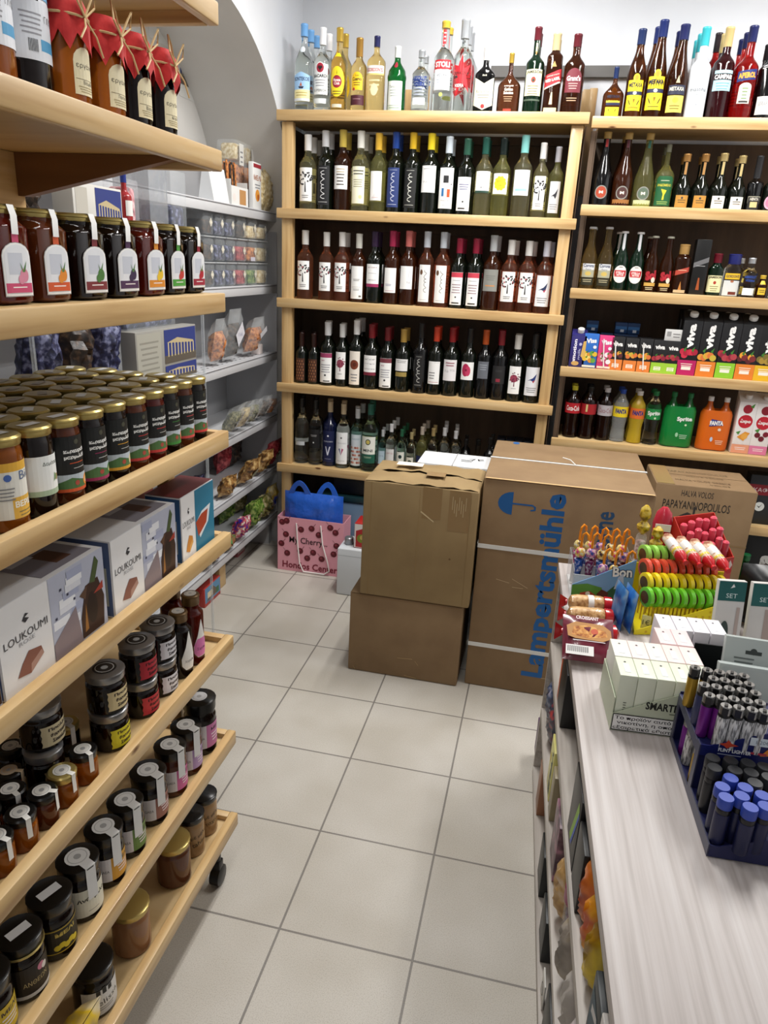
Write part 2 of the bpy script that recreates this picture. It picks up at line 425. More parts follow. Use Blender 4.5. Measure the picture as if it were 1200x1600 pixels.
# ================================================================ grey metal gondola in the niche
GZ = [1.764, 1.424, 1.085, 0.752, 0.460, 0.190]
GX0, GX1, GY0, GY1 = -1.685, -1.385, .82, 3.664
t = thing('metal_shelving_unit', 'grey perforated metal shelving unit stocked with snacks in the arched niche', 'shelf', (0, 0, 0))
GREY = M((176, 177, 180), 0.45); LIP = M((206, 207, 210), 0.35)
for k, z in enumerate(GZ):
    b = MB().box(GX0+.006, GY0+.004, z-.02, GX1-.014, GY1-.004, z, M((208, 209, 212), 0.4))
    for i in range(56):
        for j in range(2):
            y = GY0+.1+i*.05; x = GX1-.04-j*.03; h = .004
            b.add([(x-h, y-h*2, z+.0004), (x+h, y-h*2, z+.0004), (x+h, y+h*2, z+.0004), (x-h, y+h*2, z+.0004)], [(0, 1, 2, 3)], M((90, 90, 92), 0.6))
    b.build('shelf_board', t)
    l = MB().box(GX1-.0135, GY0, z-.043, GX1, GY1-.004, z+.0002, LIP, .002); l.box(GX1, GY0, z-.007, GX1+.002, GY1-.004, z-.004, M((120, 120, 124), .5)); l.build('price_rail', t)
MB().box(GX0, GY0, 0, GX0+.005, GY1, 2.0, GREY).build('back_panel', t)
MB().box(GX0+.006, GY1-.0035, 0, GX1+.0, GY1, 2.0, GREY).build('end_panel', t)
MB().box(GX0+.01, GY0+.02, 0.0, GX1-.03, GY0+.05, .146, GREY).build('foot', t)
MB().box(GX0+.01, GY1-.06, 0.0, GX1-.03, GY1-.03, .146, GREY).build('foot', t)
# ================================================================ pine rack with jars, left foreground
SZ = [1.985, 1.746, 1.487, 1.205, .972, .710, .441, .186]     # tops of the front rails
RX0, RX1, RY0, RY1 = -1.10, -.640, .28, 1.403
t = thing('wooden_display_rack', 'pine display rack on casters with tray shelves full of jars and boxes', 'rack', (0, 0, 0))
SB = [z-(.0003 if i < 3 else .014) for i, z in enumerate(SZ)]   # where goods stand
SHADEW = noise_mat('rackshade', [(0.3, (112, 76, 46)), (0.7, (134, 94, 58))], (1, 9, 9), 2, .5, 3)  # rack wood with the shade under the shelf put into its colour
for i, z in enumerate(SZ):
    s = SB[i]
    MB().box(RX0+.022, RY0+.02, s-.016, RX1-.0215, RY1-.0215, s, PLY).build('shelf_board', t)
    MB().box(RX1-.021, RY0, z-.037, RX1, RY1, z, PINE[1], .003).build('front_rail', t)
    MB().box(RX0+.001, RY1-.021, z-.037, RX1-.0215, RY1-.001, z-.001, PINE[0], .002).build('end_rail', t)
for x in (-.765, -1.03):
    for y in (.33, 1.35):
        for k in range(7):
            lo = SZ[k+1]; hi = SB[k]-.017
            if k > 2: MB().box(x-.014, y-.014, SB[k+1]+.0005, x+.014, y+.014, hi, PINE[2], .002).build('upright', t)
for k in range(2):
    MB().box(-1.075, RY0+.03, SB[k+1]+.0005, -1.055, RY1-.03, SB[k]-.017, PINE[1]).build('back_board', t)
MB().prism([(-.69, SB[1]-.0165), (-1.085, SB[1]-.0165), (-1.085, SB[1]-.095), (-1.04, SB[1]-.095)], .025, SHADEW, xf=lambda v: v+Vector((0, RY1-.05, 0))).build('bracket', t)
for i, (x, y) in enumerate([(-.675, 1.345), (-1.05, 1.345), (-.675, .36), (-1.05, .36)]):
    c = MB().lathe([(.010, .06), (.010, .12), (.022, .125), (.022, SB[7]-.0165)], BLACK, 14, xf=lambda v, x=x, y=y: v+Vector((x, y, 0)))
    c.lathe([(.02, -.015), (.027, -.012), (.027, .012), (.02, .015)], BLACK, 18, xf=lambda v, x=x, y=y: Vector((x+v.z, y+v.x, .0272+v.y)))
    c.box(x-.012, y-.012, .03, x+.012, y+.012, .075, BLACK, .003)
    c.build('caster', t)
# ================================================================ counter (low shelf unit turned 2.3 degrees)
CA = math.atan(.04); CO = Vector((.150, 1.3, 0))
def cxy(u, v, z=0): return Vector((CO.x+u*math.cos(CA)-v*math.sin(CA)*1, CO.y+u*math.sin(CA)+v*math.cos(CA), z))
CTOP = .740
GW = noise_mat('greywood', [(0.3, (164, 155, 151)), (0.5, (182, 174, 171)), (0.7, (194, 188, 186))], (60, 1.6, 60), 1.6, .42, 5, .02, rot=(0,0,CA))
GW2 = noise_mat('greywood_shelf', [(0.28, (150, 142, 134)), (0.5, (176, 168, 160)), (0.72, (192, 186, 178))], (24, 1.2, 24), 2.6, .45, 4)
t = thing('shop_counter', 'low counter with a grey wood grain top and open shelves under it', 'counter', CO, CA)
YA, YB = -1.0, .735
MB().box(-.006, YA, CTOP-.024, .60, YB+.012, CTOP, GW, .0015).build('counter_top', t)
for z in (.49, .255, .03):
    MB().box(.0, YA, z-.022, .58, YB-.02, z, GW2, .001).build('shelf_board', t)
MB().box(.002, YB-.0195, 0, .59, YB, CTOP-.0245, GW2).build('end_panel', t)
MB().box(.30, YA, .031, .316, YB-.02, .233, GW2).build('back_panel', t)
MB().box(.30, YA, .2555, .316, YB-.02, .4675, GW2).build('back_panel', t)
MB().box(.30, YA, .4905, .316, YB-.02, .7155, GW2).build('back_panel', t)
MB().box(.01, YA, 0, .58, YB-.02, .0075, GW2).build('plinth', t)
# ================================================================ bottles
GL = {
 'dark': M((12, 16, 10), .06, spec=.6), 'black': M((9, 9, 10), .1, spec=.6), 'navy': M((14, 20, 52), .08, spec=.6),
 'clear': M((246, 250, 248), .02, trans=1.0, ior=1.33), 'aqua': M((206, 236, 226), .02, trans=1.0, ior=1.33),
 'white': M((240, 236, 188), .02, trans=.96, ior=1.33), 'rose': M((222, 146, 112), .03, trans=.95, ior=1.33),
 'gold': M((244, 214, 140), .02, trans=.97, ior=1.33), 'amber': M((104, 56, 26), .03, trans=.88, ior=1.35),
 'whisky': M((104, 58, 34), .03, trans=.88, ior=1.35), 'brown': M((58, 26, 10), .07, trans=.35), 'green': M((20, 120, 50), .03, trans=.85, ior=1.35),
 'red': M((180, 20, 18), .03, trans=.8, ior=1.35), 'olive': M((196, 194, 124), .03, trans=.92, ior=1.33), 'campari': M((46, 7, 12), .05, trans=.35),
 'frost': M((224, 228, 232), .35), 'dgreen': M((10, 34, 20), .06, trans=.2, spec=.6),
}
def profile(H, R, sh0, sh1, rn, top, base=0.9, waist=None):
    p = [(R*base*.9, 0), (R*.985, R*.08), (R, R*.2)]
    if waist:
        for f, k in waist: p.append((R*k, f*H))
    else: p.append((R, sh0*H))
    for k in range(1, 7):
        t = k/6; p.append((rn*R+(R*(waist[-1][1] if waist else 1)-rn*R)*(0.5+0.5*math.cos(PI*t)), H*(sh0+(sh1-sh0)*t)))
    p.append((rn*R, top*H)); return p
def rad_at(prof, z):
    for (r0, z0), (r1, z1) in zip(prof, prof[1:]):
        if z0 <= z <= z1: return r0+(r1-r0)*((z-z0)/(z1-z0) if z1 > z0 else 0)
    return prof[-1][0]
def sup(n, fx, fy, zb0, zb1):
    def f(t, r, z):
        c, s = math.cos(t), math.sin(t)
        k = (abs(c)**n+abs(s)**n)**(-1/n)
        b = 1 if z <= zb0 else (0 if z >= zb1 else 1-(z-zb0)/(zb1-zb0))
        k = b*k+(1-b)
        return r*k*c*(1+(fx-1)*b), r*k*s*(1+(fy-1)*b)
    return f
MESHC = {}
def vessel(root, H, R, glass, sh0=.62, sh1=.74, rn=.37, top=.97, cap=(.80, '202020'), labels=(), sq=None, waist=None, caprough=.35, capmetal=.0, capr=1.1, key=None, seg=24, caplabel=None, ring=None, liquid=None):
    """body, cap and paper labels as children of root; labels: (part name, [items]) with z measured from the base"""
    prof = profile(H, R, sh0, sh1, rn, top, waist=waist)
    VES[root.name] = (root, max(R*(max(sq[1], sq[2])*(1.12 if sq[0] > 4 else 1) if sq else 1), rn*R*capr*1.04, max([R*k for f, k in waist]) if waist else 0)+.0013)
    shp = sup(sq[0], sq[1], sq[2], sh0*H, sh1*H) if sq else None
    def mk(name, f, k):
        if key and (key, k) in MESHC: return link(name, MESHC[(key, k)], root)
        o = f().build(name, root)
        if key: MESHC[(key, k)] = o.data
        return o
    body = mk('glass_body', lambda: MB().lathe(prof, GL[glass] if isinstance(glass, str) else glass, seg, shp), 'b')
    cm = cap[1] if isinstance(cap[1], bpy.types.Material) else M(cap[1], caprough, capmetal)
    rc = rn*R*capr
    def capf():
        m = MB().lathe([(rc*.98, cap[0]*H), (rc, cap[0]*H+.001), (rc, H*.985-.004), (rc*1.04, H*.985-.003), (rc*1.04, H-.0025), (rc*.93, H)], cm, 18)
        return m
    cp = mk('cap', capf, 'c')
    if sq:
        n, fx, fy = sq
        def F(x, z, l):
            r = rad_at(prof, z); q = min(.9999, abs(x)/(r*fx))
            return Vector((x, -(r*fy)*(1-q**n)**(1/n)-l-.0004, z))
    else:
        def F(x, z, l):
            r = rad_at(prof, z)+l+.0004; a = x/R
            return Vector((r*math.sin(a), -r*math.cos(a), z))
    for i, (nm, items) in enumerate(labels):
        decal(items, F, nm, body, step=.006, eps=.0003, key=(key, nm, i) if key else None)
    if caplabel:
        def G(x, z, l):
            r = rc+l+.0002; a = x/rc; return Vector((r*math.sin(a), -r*math.cos(a), z))
        decal(caplabel, G, 'cap_print', cp, step=.004, eps=.0002, key=(key, 'cl') if key else None)
    return root
CREAM = 'f2efe6'; WH = 'f4f4f2'; INK = '2a2a2e'; GRY = '8a8a8c'; MAR = '8e1f3e'
BOT = []
def put_bottle(px, py, y, zs, spec, label, cat, name='wine_bottle', behind=(), group=None, dy=.082, rz=None):
    p = ony(px, py, y); H = p.z-zs; x = p.x
    s = dict(spec(H) if callable(spec) else spec)
    R = s.pop('R', .1245*H)
    t = thing(name, label, cat, (x, y, zs+.0008), rz or 0)
    vessel(t, H, R, s.pop('glass'), **s)
    for k, bl in enumerate(behind):
        copy_tree(t, bl, (x, y+dy*(k+1), zs+.0008), None, group)
    return t
def wl(z0, z1, w, c, extra=lambda H, R, a, b, w: []):
    """paper label between fractions z0..z1 of the height, w = width over bottle diameter"""
    def f(H, R): W = w*2*R; return ('paper_label', [R_(0, (z0+z1)/2*H, W, (z1-z0)*H, c)]+list(flat(extra(H, R, z0*H, z1*H, W))))
    return f
def wine(glass, cap, lab, capz=.79, **kw):
    def f(H):
        R = .1245*H
        d = dict(R=R, glass=glass, cap=(capz, cap), labels=[l(H, R) for l in lab], sh0=.60, sh1=.755, rn=.385, top=.965)
        d.update(kw); return d
    return f
def x_tree(c, c2=None, n=30): return lambda H, R, a, b, w: [tree(0, a+(b-a)*.58, (b-a)*.62, c, n, c2), L_(0, a+(b-a)*.17, w*.5, 2, (b-a)*.06, GRY)]
def x_scr(c): return lambda H, R, a, b, w: [scribble(0, (a+b)/2, (b-a)*.72, c, 6, .09), L_(0, a+(b-a)*.07, w*.7, 1, .004, c), L_(0, b-(b-a)*.06, w*.6, 1, .003, c)]
def x_lines(c, n=5, top=.8): return lambda H, R, a, b, w: [L_(0, a+(b-a)*top, w*.7, n, (b-a)*.13, c)]
def x_blob(c, f=.62, r=.27, c2=None): return lambda H, R, a, b, w: [D_(0, a+(b-a)*f, w*r*1.25, c), D_(w*.05, a+(b-a)*f+.001, w*r*.55, c2 or c), L_(0, a+(b-a)*.3, w*.6, 3, (b-a)*.09, GRY)]
def x_bird(c, c2): return lambda H, R, a, b, w: [P_([(w*-.3, a+(b-a)*.52), (w*.05, a+(b-a)*.62), (w*.3, a+(b-a)*.78), (w*.22, a+(b-a)*.58), (w*.1, a+(b-a)*.5), (-w*.1, a+(b-a)*.54)], c), P_([(w*.02, a+(b-a)*.5), (w*.24, a+(b-a)*.57), (w*.12, a+(b-a)*.45)], c2), L_(0, a+(b-a)*.27, w*.7, 3, (b-a)*.07, GRY)]
def x_none(H, R, a, b, w): return []
def band(z0, z1, w, c): return wl(z0, z1, w, c, x_none)
SPEC = M((206, 204, 200), .4)
Y3 = 3.497
def dots_cap(H, R):
    q = random.Random(3); return [D_((q.random()-.5)*R*.7, H*(.80+.16*q.random()), R*.035, INK) for _ in range(26)]
def rows(zs, items, y=Y3, shelf='', n2=None):
    for it in items:
        px, py, spec, label, beh = it[:5]
        put_bottle(px, py, y, zs, spec, label, 'wine bottle' if len(it) < 6 else it[5], it[6] if len(it) > 6 else 'wine_bottle', beh)
# ---- second shelf: white wines
z = LZ[1]
treew = wine('white', 'e9e8e6', [wl(.115, .56, .8, WH, x_tree(INK))])
rows(z, [
 (481.8, 210.8, treew, 'white wine bottle with a dark tree on its label, at the left post', ['white wine bottle right behind the tree-label bottle by the left post', 'grey-capped white wine bottle third back by the left post of the second shelf']),
 (509.5, 204.5, wine('dark', 'cfd0d2', [wl(.07, .56, .78, '15161a', x_scr('d8d8da'))], capz=.80), 'black wine bottle with white handwritten label and silver-white capsule', ['silver-capped black bottle standing behind the handwritten black label bottle']),
 (537, 203.4, wine('whisky', 'c9b04e', [wl(.27, .56, .88, WH, lambda H, R, a, b, w: [L_(0, b-(b-a)*.15, w*.6, 2, (b-a)*.12, 'b8a98a'), T_('ΑΒΓ', 0, a+(b-a)*.62, .007, INK, w*.5), L_(0, a+(b-a)*.4, w*.6, 2, (b-a)*.12, INK), R_(0, a+(b-a)*.2, w*.3, .004, INK)][:1]+[L_(0, b-(b-a)*.38, w*.55, 4, (b-a)*.14, '55504a')])]), 'amber wine bottle with gold capsule and short white label on the second shelf', ['gold-capped bottle standing behind the amber wine bottle']),
 (565, 205, wine('white', 'ecebe2', [wl(.10, .56, .80, 'f1eed2', lambda H, R, a, b, w: [L_(0, b-(b-a)*.12, w*.8, 2, (b-a)*.08, '3a3a30'), L_(0, b-(b-a)*.36, w*.7, 4, (b-a)*.06, '9a977c'), D_(w*.2, a+(b-a)*.18, w*.12, 'd8cf9a')])]), 'white wine bottle with cream capsule and tall cream label', ['cream-capped bottle standing behind the tall cream label bottle', 'grey-capped bottle third back behind the tall cream label']),
 (593, 208.6, wine('olive', 'e2b43c', [wl(.15, .52, .74, WH, lambda H, R, a, b, w: [P_([(-w*.4, a+.004), (0, a+(b-a)*.28), (w*.1, a+(b-a)*.2), (w*.4, a+.004)], 'dfe0e0'), L_(0, a+(b-a)*.1, w*.6, 1, .003, 'c76b5a')])]), 'white wine bottle with orange-yellow capsule and plain white label', ['bottle with a tan capsule standing behind the orange-capped white wine']),
 (620, 207, wine('dark', '1c3f8c', [wl(.07, .56, .76, '27386e', x_scr('c8cde0'))], capz=.80), 'dark wine bottle with blue capsule and blue handwritten label', ['blue-capped dark bottle standing behind the blue handwritten label']),
 (647, 207.7, wine('dark', 'd9b024', [wl(.07, .56, .76, '1d1e1e', x_scr('d4d4cc'))], capz=.80), 'dark wine bottle with golden yellow capsule and black handwritten label', ['gold-capped dark bottle behind the golden yellow capsule bottle']),
 (675.7, 209, wine('dark', 'f0d628', [wl(.27, .60, .88, WH, lambda H, R, a, b, w: [scribble(-w*.2, a+(b-a)*.4, w*.35, INK, 3, .2, False), scribble(w*.2, a+(b-a)*.5, w*.3, INK, 3, .3, False), L_(0, b-(b-a)*.12, w*.7, 1, .004, GRY)])], capz=.80), 'dark wine bottle with bright yellow capsule and inked leaf label', ['yellow-capped bottle behind the inked leaf label bottle']),
 (703.7, 213.8, wine('dark', 'd9e4ee', [wl(.08, .60, .90, WH, lambda H, R, a, b, w: [R_(0, a+(b-a)*.72, w*.34, (b-a)*.18, '2a2a2c'), R_(-w*.18, a+(b-a)*.4, w*.16, (b-a)*.2, '2b70a8'), R_(w*.02, a+(b-a)*.42, w*.2, (b-a)*.24, 'e8e4dc'), R_(w*.2, a+(b-a)*.38, w*.2, (b-a)*.2, 'c0552c'), D_(w*.36, a+(b-a)*.6, .003, INK), T_('Ampelones', 0, a+(b-a)*.2, .005, INK, w*.55), L_(0, a+(b-a)*.08, w*.3, 1, .003, GRY)])], caplabel=None), 'dark wine bottle with red and blue capsule and a tall collage label', ['bottle with a patterned capsule behind the collage label bottle']),
 (732, 217, wine('dark', '2d5a48', [wl(.06, .50, .82, WH, lambda H, R, a, b, w: [L_(0, b-(b-a)*.08, w*.6, 1, .004, '9a9aa8'), L_(0, b-(b-a)*.22, w*.7, 3, (b-a)*.07, '6a6a90'), D_(0, a+(b-a)*.27, .004, INK), R_(-w*.08, a+(b-a)*.07, w*.5, .006, '333333')])]), 'dark wine bottle with green capsule showing its back label', ['green-capped bottle behind the dark bottle with the back label']),
 (761, 215, wine('white', '23584c', [wl(.30, .57, .92, WH, lambda H, R, a, b, w: [T_('ΜΟΣΧΑΤΟ', 0, b-(b-a)*.2, .007, '777777', w*.7), L_(0, a+(b-a)*.5, w*.5, 1, .004, INK), R_(0, a+.004, w, .008, '2c4a40'), D_(-w*.05, a+(b-a)*.24, .0025, INK), D_(w*.08, a+(b-a)*.26, .002, INK)])]), 'white wine bottle with dark green capsule and a white label with green foot', ['dark green capped bottle behind the green-footed label bottle']),
 (789, 216, wine('olive', '14201e', [wl(.29, .55, .92, WH, lambda H, R, a, b, w: [[D_(0, a+(b-a)*.52, w*.3, 'e6dc2e')]+[D_(w*.3*math.cos(k*PI/5), a+(b-a)*.52+w*.3*math.sin(k*PI/5), w*.11, 'e6dc2e') for k in range(10)], T_('ΣΟΥΣΤ', 0, a+(b-a)*.62, .008, '4a5a20', w*.4), T_('ΟΝ', 0, a+(b-a)*.42, .006, '4a5a20', w*.22)][0:3])]), 'white wine bottle with black capsule and a yellow sun on its label', ['black-capped bottle behind the yellow sun label bottle']),
 (822.7, 212, wine('white', '8edad6', [wl(.27, .58, .92, 'f0f4f4', lambda H, R, a, b, w: [L_(0, b-(b-a)*.2, w*.7, 3, (b-a)*.13, 'd2d8da'), R_(0, a+(b-a)*.22, w*.7, (b-a)*.1, '9fd6da')])]), 'white wine bottle with turquoise capsule and pale blue label', []),
 (851, 223.6, treew, 'white wine bottle with a tree label, second from the right post of the second shelf', ['white wine bottle behind the tree label near the right post of the second shelf']),
 (881.5, 230, wine('olive', 'a9a8ae', [wl(.08, .52, .75, 'cfd0d2', x_bird('2c2c34', '2c2c34'))]), 'white wine bottle with grey capsule and a black swallow label, at the right post', []),
])
# ---- third shelf: rose wines
z = LZ[2]
rt = lambda g='rose': wine(g, 'e9e8e4', [wl(.14, .56, .82, WH, x_tree(INK, 'b04a55'))], capz=.795)
photi = lambda: wine('rose', 'ccd3dc', [wl(.06, .56, .72, WH, lambda H, R, a, b, w: [D_(-w*.28, b-(b-a)*.2, w*.13, '6a4b34', w*.2), scribble(w*.1, a+(b-a)*.55, (b-a)*.6, '8d8a86', 5, .08), L_(0, a+(b-a)*.06, w*.6, 1, .003, GRY)])])
back3 = lambda: wine('dark', '8f1e38', [wl(.05, .52, .78, WH, lambda H, R, a, b, w: [R_(0, b-(b-a)*.08, w, (b-a)*.15, 'cb4354'), L_(0, b-(b-a)*.25, w*.6, 1, .004, '444455'), L_(0, b-(b-a)*.38, w*.75, 4, (b-a)*.08, 'a08a90'), D_(0, a+(b-a)*.24, .004, INK), R_(0, a+(b-a)*.06, w*.6, .006, '333333')])])
rows(z, [
 (477.5, 360, rt(), 'rosé wine bottle with a tree label, nearest the left post on the third shelf', []),
 (511, 363, rt(), 'rosé wine bottle with a tree label, second from the left post on the third shelf', []),
 (535.6, 363, rt(), 'rosé wine bottle with a tree label, third from the left post on the third shelf', ['rosé bottle behind the third tree label from the left post']),
 (562, 365.4, wine('brown', 'dddcd2', [wl(.05, .53, .88, WH, lambda H, R, a, b, w: [L_(0, a+(b-a)*.6, w*.5, 2, .006, '6a6862'), R_(0, a+(b-a)*.36, w*.7, .001, GRY), L_(0, a+(b-a)*.3, w*.5, 2, .005, GRY), R_(w*.3, a+(b-a)*.08, w*.18, .008, '6a6862')])]), 'dark rosé bottle with off-white capsule and tall plain white label', []),
 (587, 362, wine('dark', '33203e', [wl(.23, .55, .88, WH, lambda H, R, a, b, w: [R_(0, a+(b-a)*.07, w, (b-a)*.14, '9c2d5c'), T_('ΑΓΟΡΑ', 0, b-(b-a)*.15, .006, '7a3050', w*.7), L_(0, b-(b-a)*.4, w*.6, 1, .004, GRY), T_('ΜΠΟΥ', 0, a+(b-a)*.3, .006, '55505a', w*.6)])]), 'dark bottle with purple capsule and a white label with magenta foot', ['purple-capped bottle behind the magenta-footed label bottle']),
 (615, 361, wine('brown', 'a8284f', [wl(.16, .50, .82, WH, lambda H, R, a, b, w: [L_(w*.2, b-.004, w*.3, 1, .002, GRY), L_(-w*.1, a+(b-a)*.34, w*.5, 2, .006, '8a8aa8'), L_(0, a+(b-a)*.08, w*.7, 1, .004, 'b04a70')])]), 'rosé bottle with raspberry pink capsule and plain white label', ['maroon-capped bottle behind the raspberry capsule bottle']),
 (640.4, 361, wine('brown', 'd0726c', [wl(.22, .53, .86, WH, lambda H, R, a, b, w: [scribble(w*.22, a+(b-a)*.3, w*.3, '33406a', 4, .3, False), R_(w*.2, a+(b-a)*.7, .001, (b-a)*.4, 'a8a8b8'), R_(w*.28, a+(b-a)*.68, .001, (b-a)*.4, 'a8a8b8')])]), 'rosé bottle with salmon capsule and an inked flower label', ['salmon-capped bottle behind the inked flower label']),
 (669.6, 362, photi(), 'rosé bottle with white capsule and handwritten upright label, left of the pair', []),
 (694.8, 363, photi(), 'rosé bottle with white capsule and handwritten upright label, right of the pair', ['white-capped rosé bottle behind the right handwritten label of the pair']),
 (722, 372.7, back3(), 'dark bottle with red capsule and red-topped back label, left of the two', ['red-capped dark bottle behind the left red-topped label']),
 (748, 373, back3(), 'dark bottle with red capsule and red-topped back label, right of the two', ['red-capped dark bottle behind the right red-topped label']),
 (777, 368, wine('brown', 'c2c6c8', [wl(.26, .55, .92, '8b8c86', lambda H, R, a, b, w: [L_(0, b-(b-a)*.3, w*.6, 3, (b-a)*.09, '70716c'), R_(0, a+(b-a)*.25, w*.6, .005, 'c98a52')])]), 'rosé bottle with silver capsule and a grey label', ['silver-capped bottle behind the grey label bottle']),
 (806, 375.4, rt(), 'rosé wine bottle with a tree label, left of two tree labels near the right post', ['rosé bottle behind the left tree label near the right post']),
 (834.8, 377, rt(), 'rosé wine bottle with a tree label, right of two tree labels near the right post', ['rosé bottle behind the right tree label near the right post']),
 (863, 377.5, wine('rose', 'd5d6e2', [wl(.10, .53, .88, 'eceef2', x_bird('2e3a5c', 'b8455c'))]), 'rosé bottle with a swallow on its label, beside the right post of the third shelf', ['bottle behind the rosé swallow label']),
])
# ---- fourth shelf: red wines
z = LZ[3]
brownlab = wine('dark', '2c1512', [wl(.05, .50, .80, '4a2a1c', lambda H, R, a, b, w: [R_(w*(i-3)*.12, a+(b-a)*(.1+.13*j), w*.08, (b-a)*.07, 'a5714a') for i in range(7) for j in range(7) if (i+j) % 2])], capz=.72)
bl4 = lambda c: wine('dark', c[0], [wl(.05, .52, .86, WH, lambda H, R, a, b, w: [R_(0, b-(b-a)*.08, w, (b-a)*.15, c[1]), L_(-w*.2, b-(b-a)*.24, w*.3, 2, .004, 'a05070'), L_(0, b-(b-a)*.4, w*.75, 4, (b-a)*.08, 'a0a0a8'), D_(0, a+(b-a)*.25, .005, INK), R_(w*.1, a+(b-a)*.05, w*.5, .005, '333333')])])
bl4a = bl4(('e6e7e8', '9c3f64')); bl4b = bl4(('6b1a20', '7a3a44'))
rows(z, [
 (464, 519, brownlab, 'small dark bottle with a brown mosaic label, touching the left post on the fourth shelf', ['small dark bottle behind the mosaic label at the left post']),
 (484.6, 520.6, brownlab, 'small dark bottle with a brown mosaic label, second from the left post', ['small dark bottle behind the second mosaic label']),
 (507, 502.6, bl4a, 'red wine bottle with white capsule and purple-topped back label', ['white-capped red wine behind the purple-topped back label']),
 (531, 506, wine('dark', 'e4e4e2', [wl(.12, .56, .80, WH, lambda H, R, a, b, w: [D_(0, a+(b-a)*.58, w*.34, '9c4a5c'), tree(0, a+(b-a)*.55, (b-a)*.5, '7a3046', 22), L_(0, a+(b-a)*.2, w*.4, 1, .004, INK)])]), 'red wine bottle with a dusky red tree label, fourth from the left post', ['white-capped red wine behind the dusky red tree label']),
 (553.6, 500, wine('dark', 'f0efee', [wl(.05, .55, .78, 'efe6da', x_blob('7a3a24', .6, .3, '5a2616'))], caplabel=None), 'red wine bottle with cream label and a round red-brown seal', ['red wine bottle second back behind the round seal label', 'red wine bottle third back behind the round seal label']),
 (579.5, 506.5, wine('dark', '7e1c22', [wl(.22, .53, .88, WH, lambda H, R, a, b, w: [R_(0, a+(b-a)*.08, w, (b-a)*.16, '7a2438'), T_('ΑΓΙΟΡ', 0, b-(b-a)*.2, .007, '4a4a50', w*.75), T_('ΓΙΤΙΚΟ', 0, b-(b-a)*.42, .006, '8a8a90', w*.75), T_('ΜΠΟΥΡΑ', 0, a+(b-a)*.32, .006, '4a4a50', w*.8)])]), 'red wine bottle with dark red capsule and white label with a wine-red foot', ['red-capped bottle behind the wine-red footed label']),
 (605.8, 511.6, bl4b, 'red wine bottle with maroon capsule and maroon-topped back label', ['maroon-capped bottle behind the maroon-topped back label']),
 (632, 514, wine('dark', 'b39045', [wl(.34, .53, .90, 'ecebea', x_lines('8a8a8a', 2, .85)), wl(.25, .32, .80, 'a08a4a', x_none)]), 'red wine bottle with gold capsule, white label and a gold band', ['dark-capped bottle behind the gold band bottle']),
 (661, 505, wine('black', '161616', [wl(.09, .56, .6, '1b1b1c', x_scr('b8b8b4'))]), 'black wine bottle with black handwritten label on the fourth shelf', []),
 (683, 511, wine('dark', 'd2452a', [wl(.16, .50, .85, WH, lambda H, R, a, b, w: [L_(w*.2, b-.006, w*.4, 1, .002, GRY), L_(-w*.15, a+(b-a)*.5, w*.5, 3, (b-a)*.12, '8a8a8a'), L_(0, a+(b-a)*.09, w*.8, 1, .004, 'b03a4a')])]), 'red wine bottle with bright orange-red capsule and plain white label', ['red-capped bottle behind the orange-red capsule bottle']),
 (709, 512, wine('dark', '8c1c20', [wl(.23, .54, .90, 'ece9ea', lambda H, R, a, b, w: [scribble(-w*.22, a+(b-a)*.45, w*.3, INK, 3, .3, False), scribble(w*.2, a+(b-a)*.5, w*.3, INK, 3, .3, False), L_(0, b-(b-a)*.15, w*.6, 2, (b-a)*.12, 'a06070')])]), 'red wine bottle with deep red capsule and inked leaf label', ['dark red capped bottle behind the red inked leaf label']),
 (738, 513, wine('dark', '141414', [wl(.26, .52, .90, WH, lambda H, R, a, b, w: [D_(-w*.12, a+(b-a)*.55, w*.28, 'b0244e', (b-a)*.36), D_(w*.05, a+(b-a)*.5, w*.2, 'c43c62', (b-a)*.28), D_(-w*.08, a+(b-a)*.55, w*.08, '7c1434')])]), 'red wine bottle with black capsule and a crimson flower label', []),
 (762, 515.6, wine('black', 'b8501e', [wl(.30, .55, .72, '6a6e76', x_lines('9aa0a8', 3, .8))]), 'dark wine bottle with orange-brown capsule and grey label', []),
 (784, 516.4, wine('black', '7c1a26', [wl(.24, .50, .92, '232324', lambda H, R, a, b, w: [R_(0, a+(b-a)*.2, w*.3, (b-a)*.18, '8c2a3c'), L_(0, b-(b-a)*.25, w*.5, 2, .005, '444446')])]), 'dark wine bottle with wine-red capsule and a black label', ['dark bottle behind the black label with wine-red capsule']),
 (811, 523.6, wine('dark', 'dedcd6', [wl(.12, .54, .74, WH, lambda H, R, a, b, w: [D_(-w*.05, a+(b-a)*.56, w*.32, 'a04058'), tree(0, a+(b-a)*.52, (b-a)*.5, '6a2840', 22), L_(0, a+(b-a)*.2, w*.4, 1, .004, INK)])]), 'red wine bottle with a red tree on a white label, second from the right post', ['white-capped red wine behind the red tree label near the right post']),
 (840, 522, wine('dark', '1a1a1c', [wl(.11, .53, .86, 'e8eaee', x_bird('2a3c78', 'b0404a'))]), 'red wine bottle with a blue swallow label beside the right post of the fourth shelf', ['dark bottle behind the blue swallow label']),
])
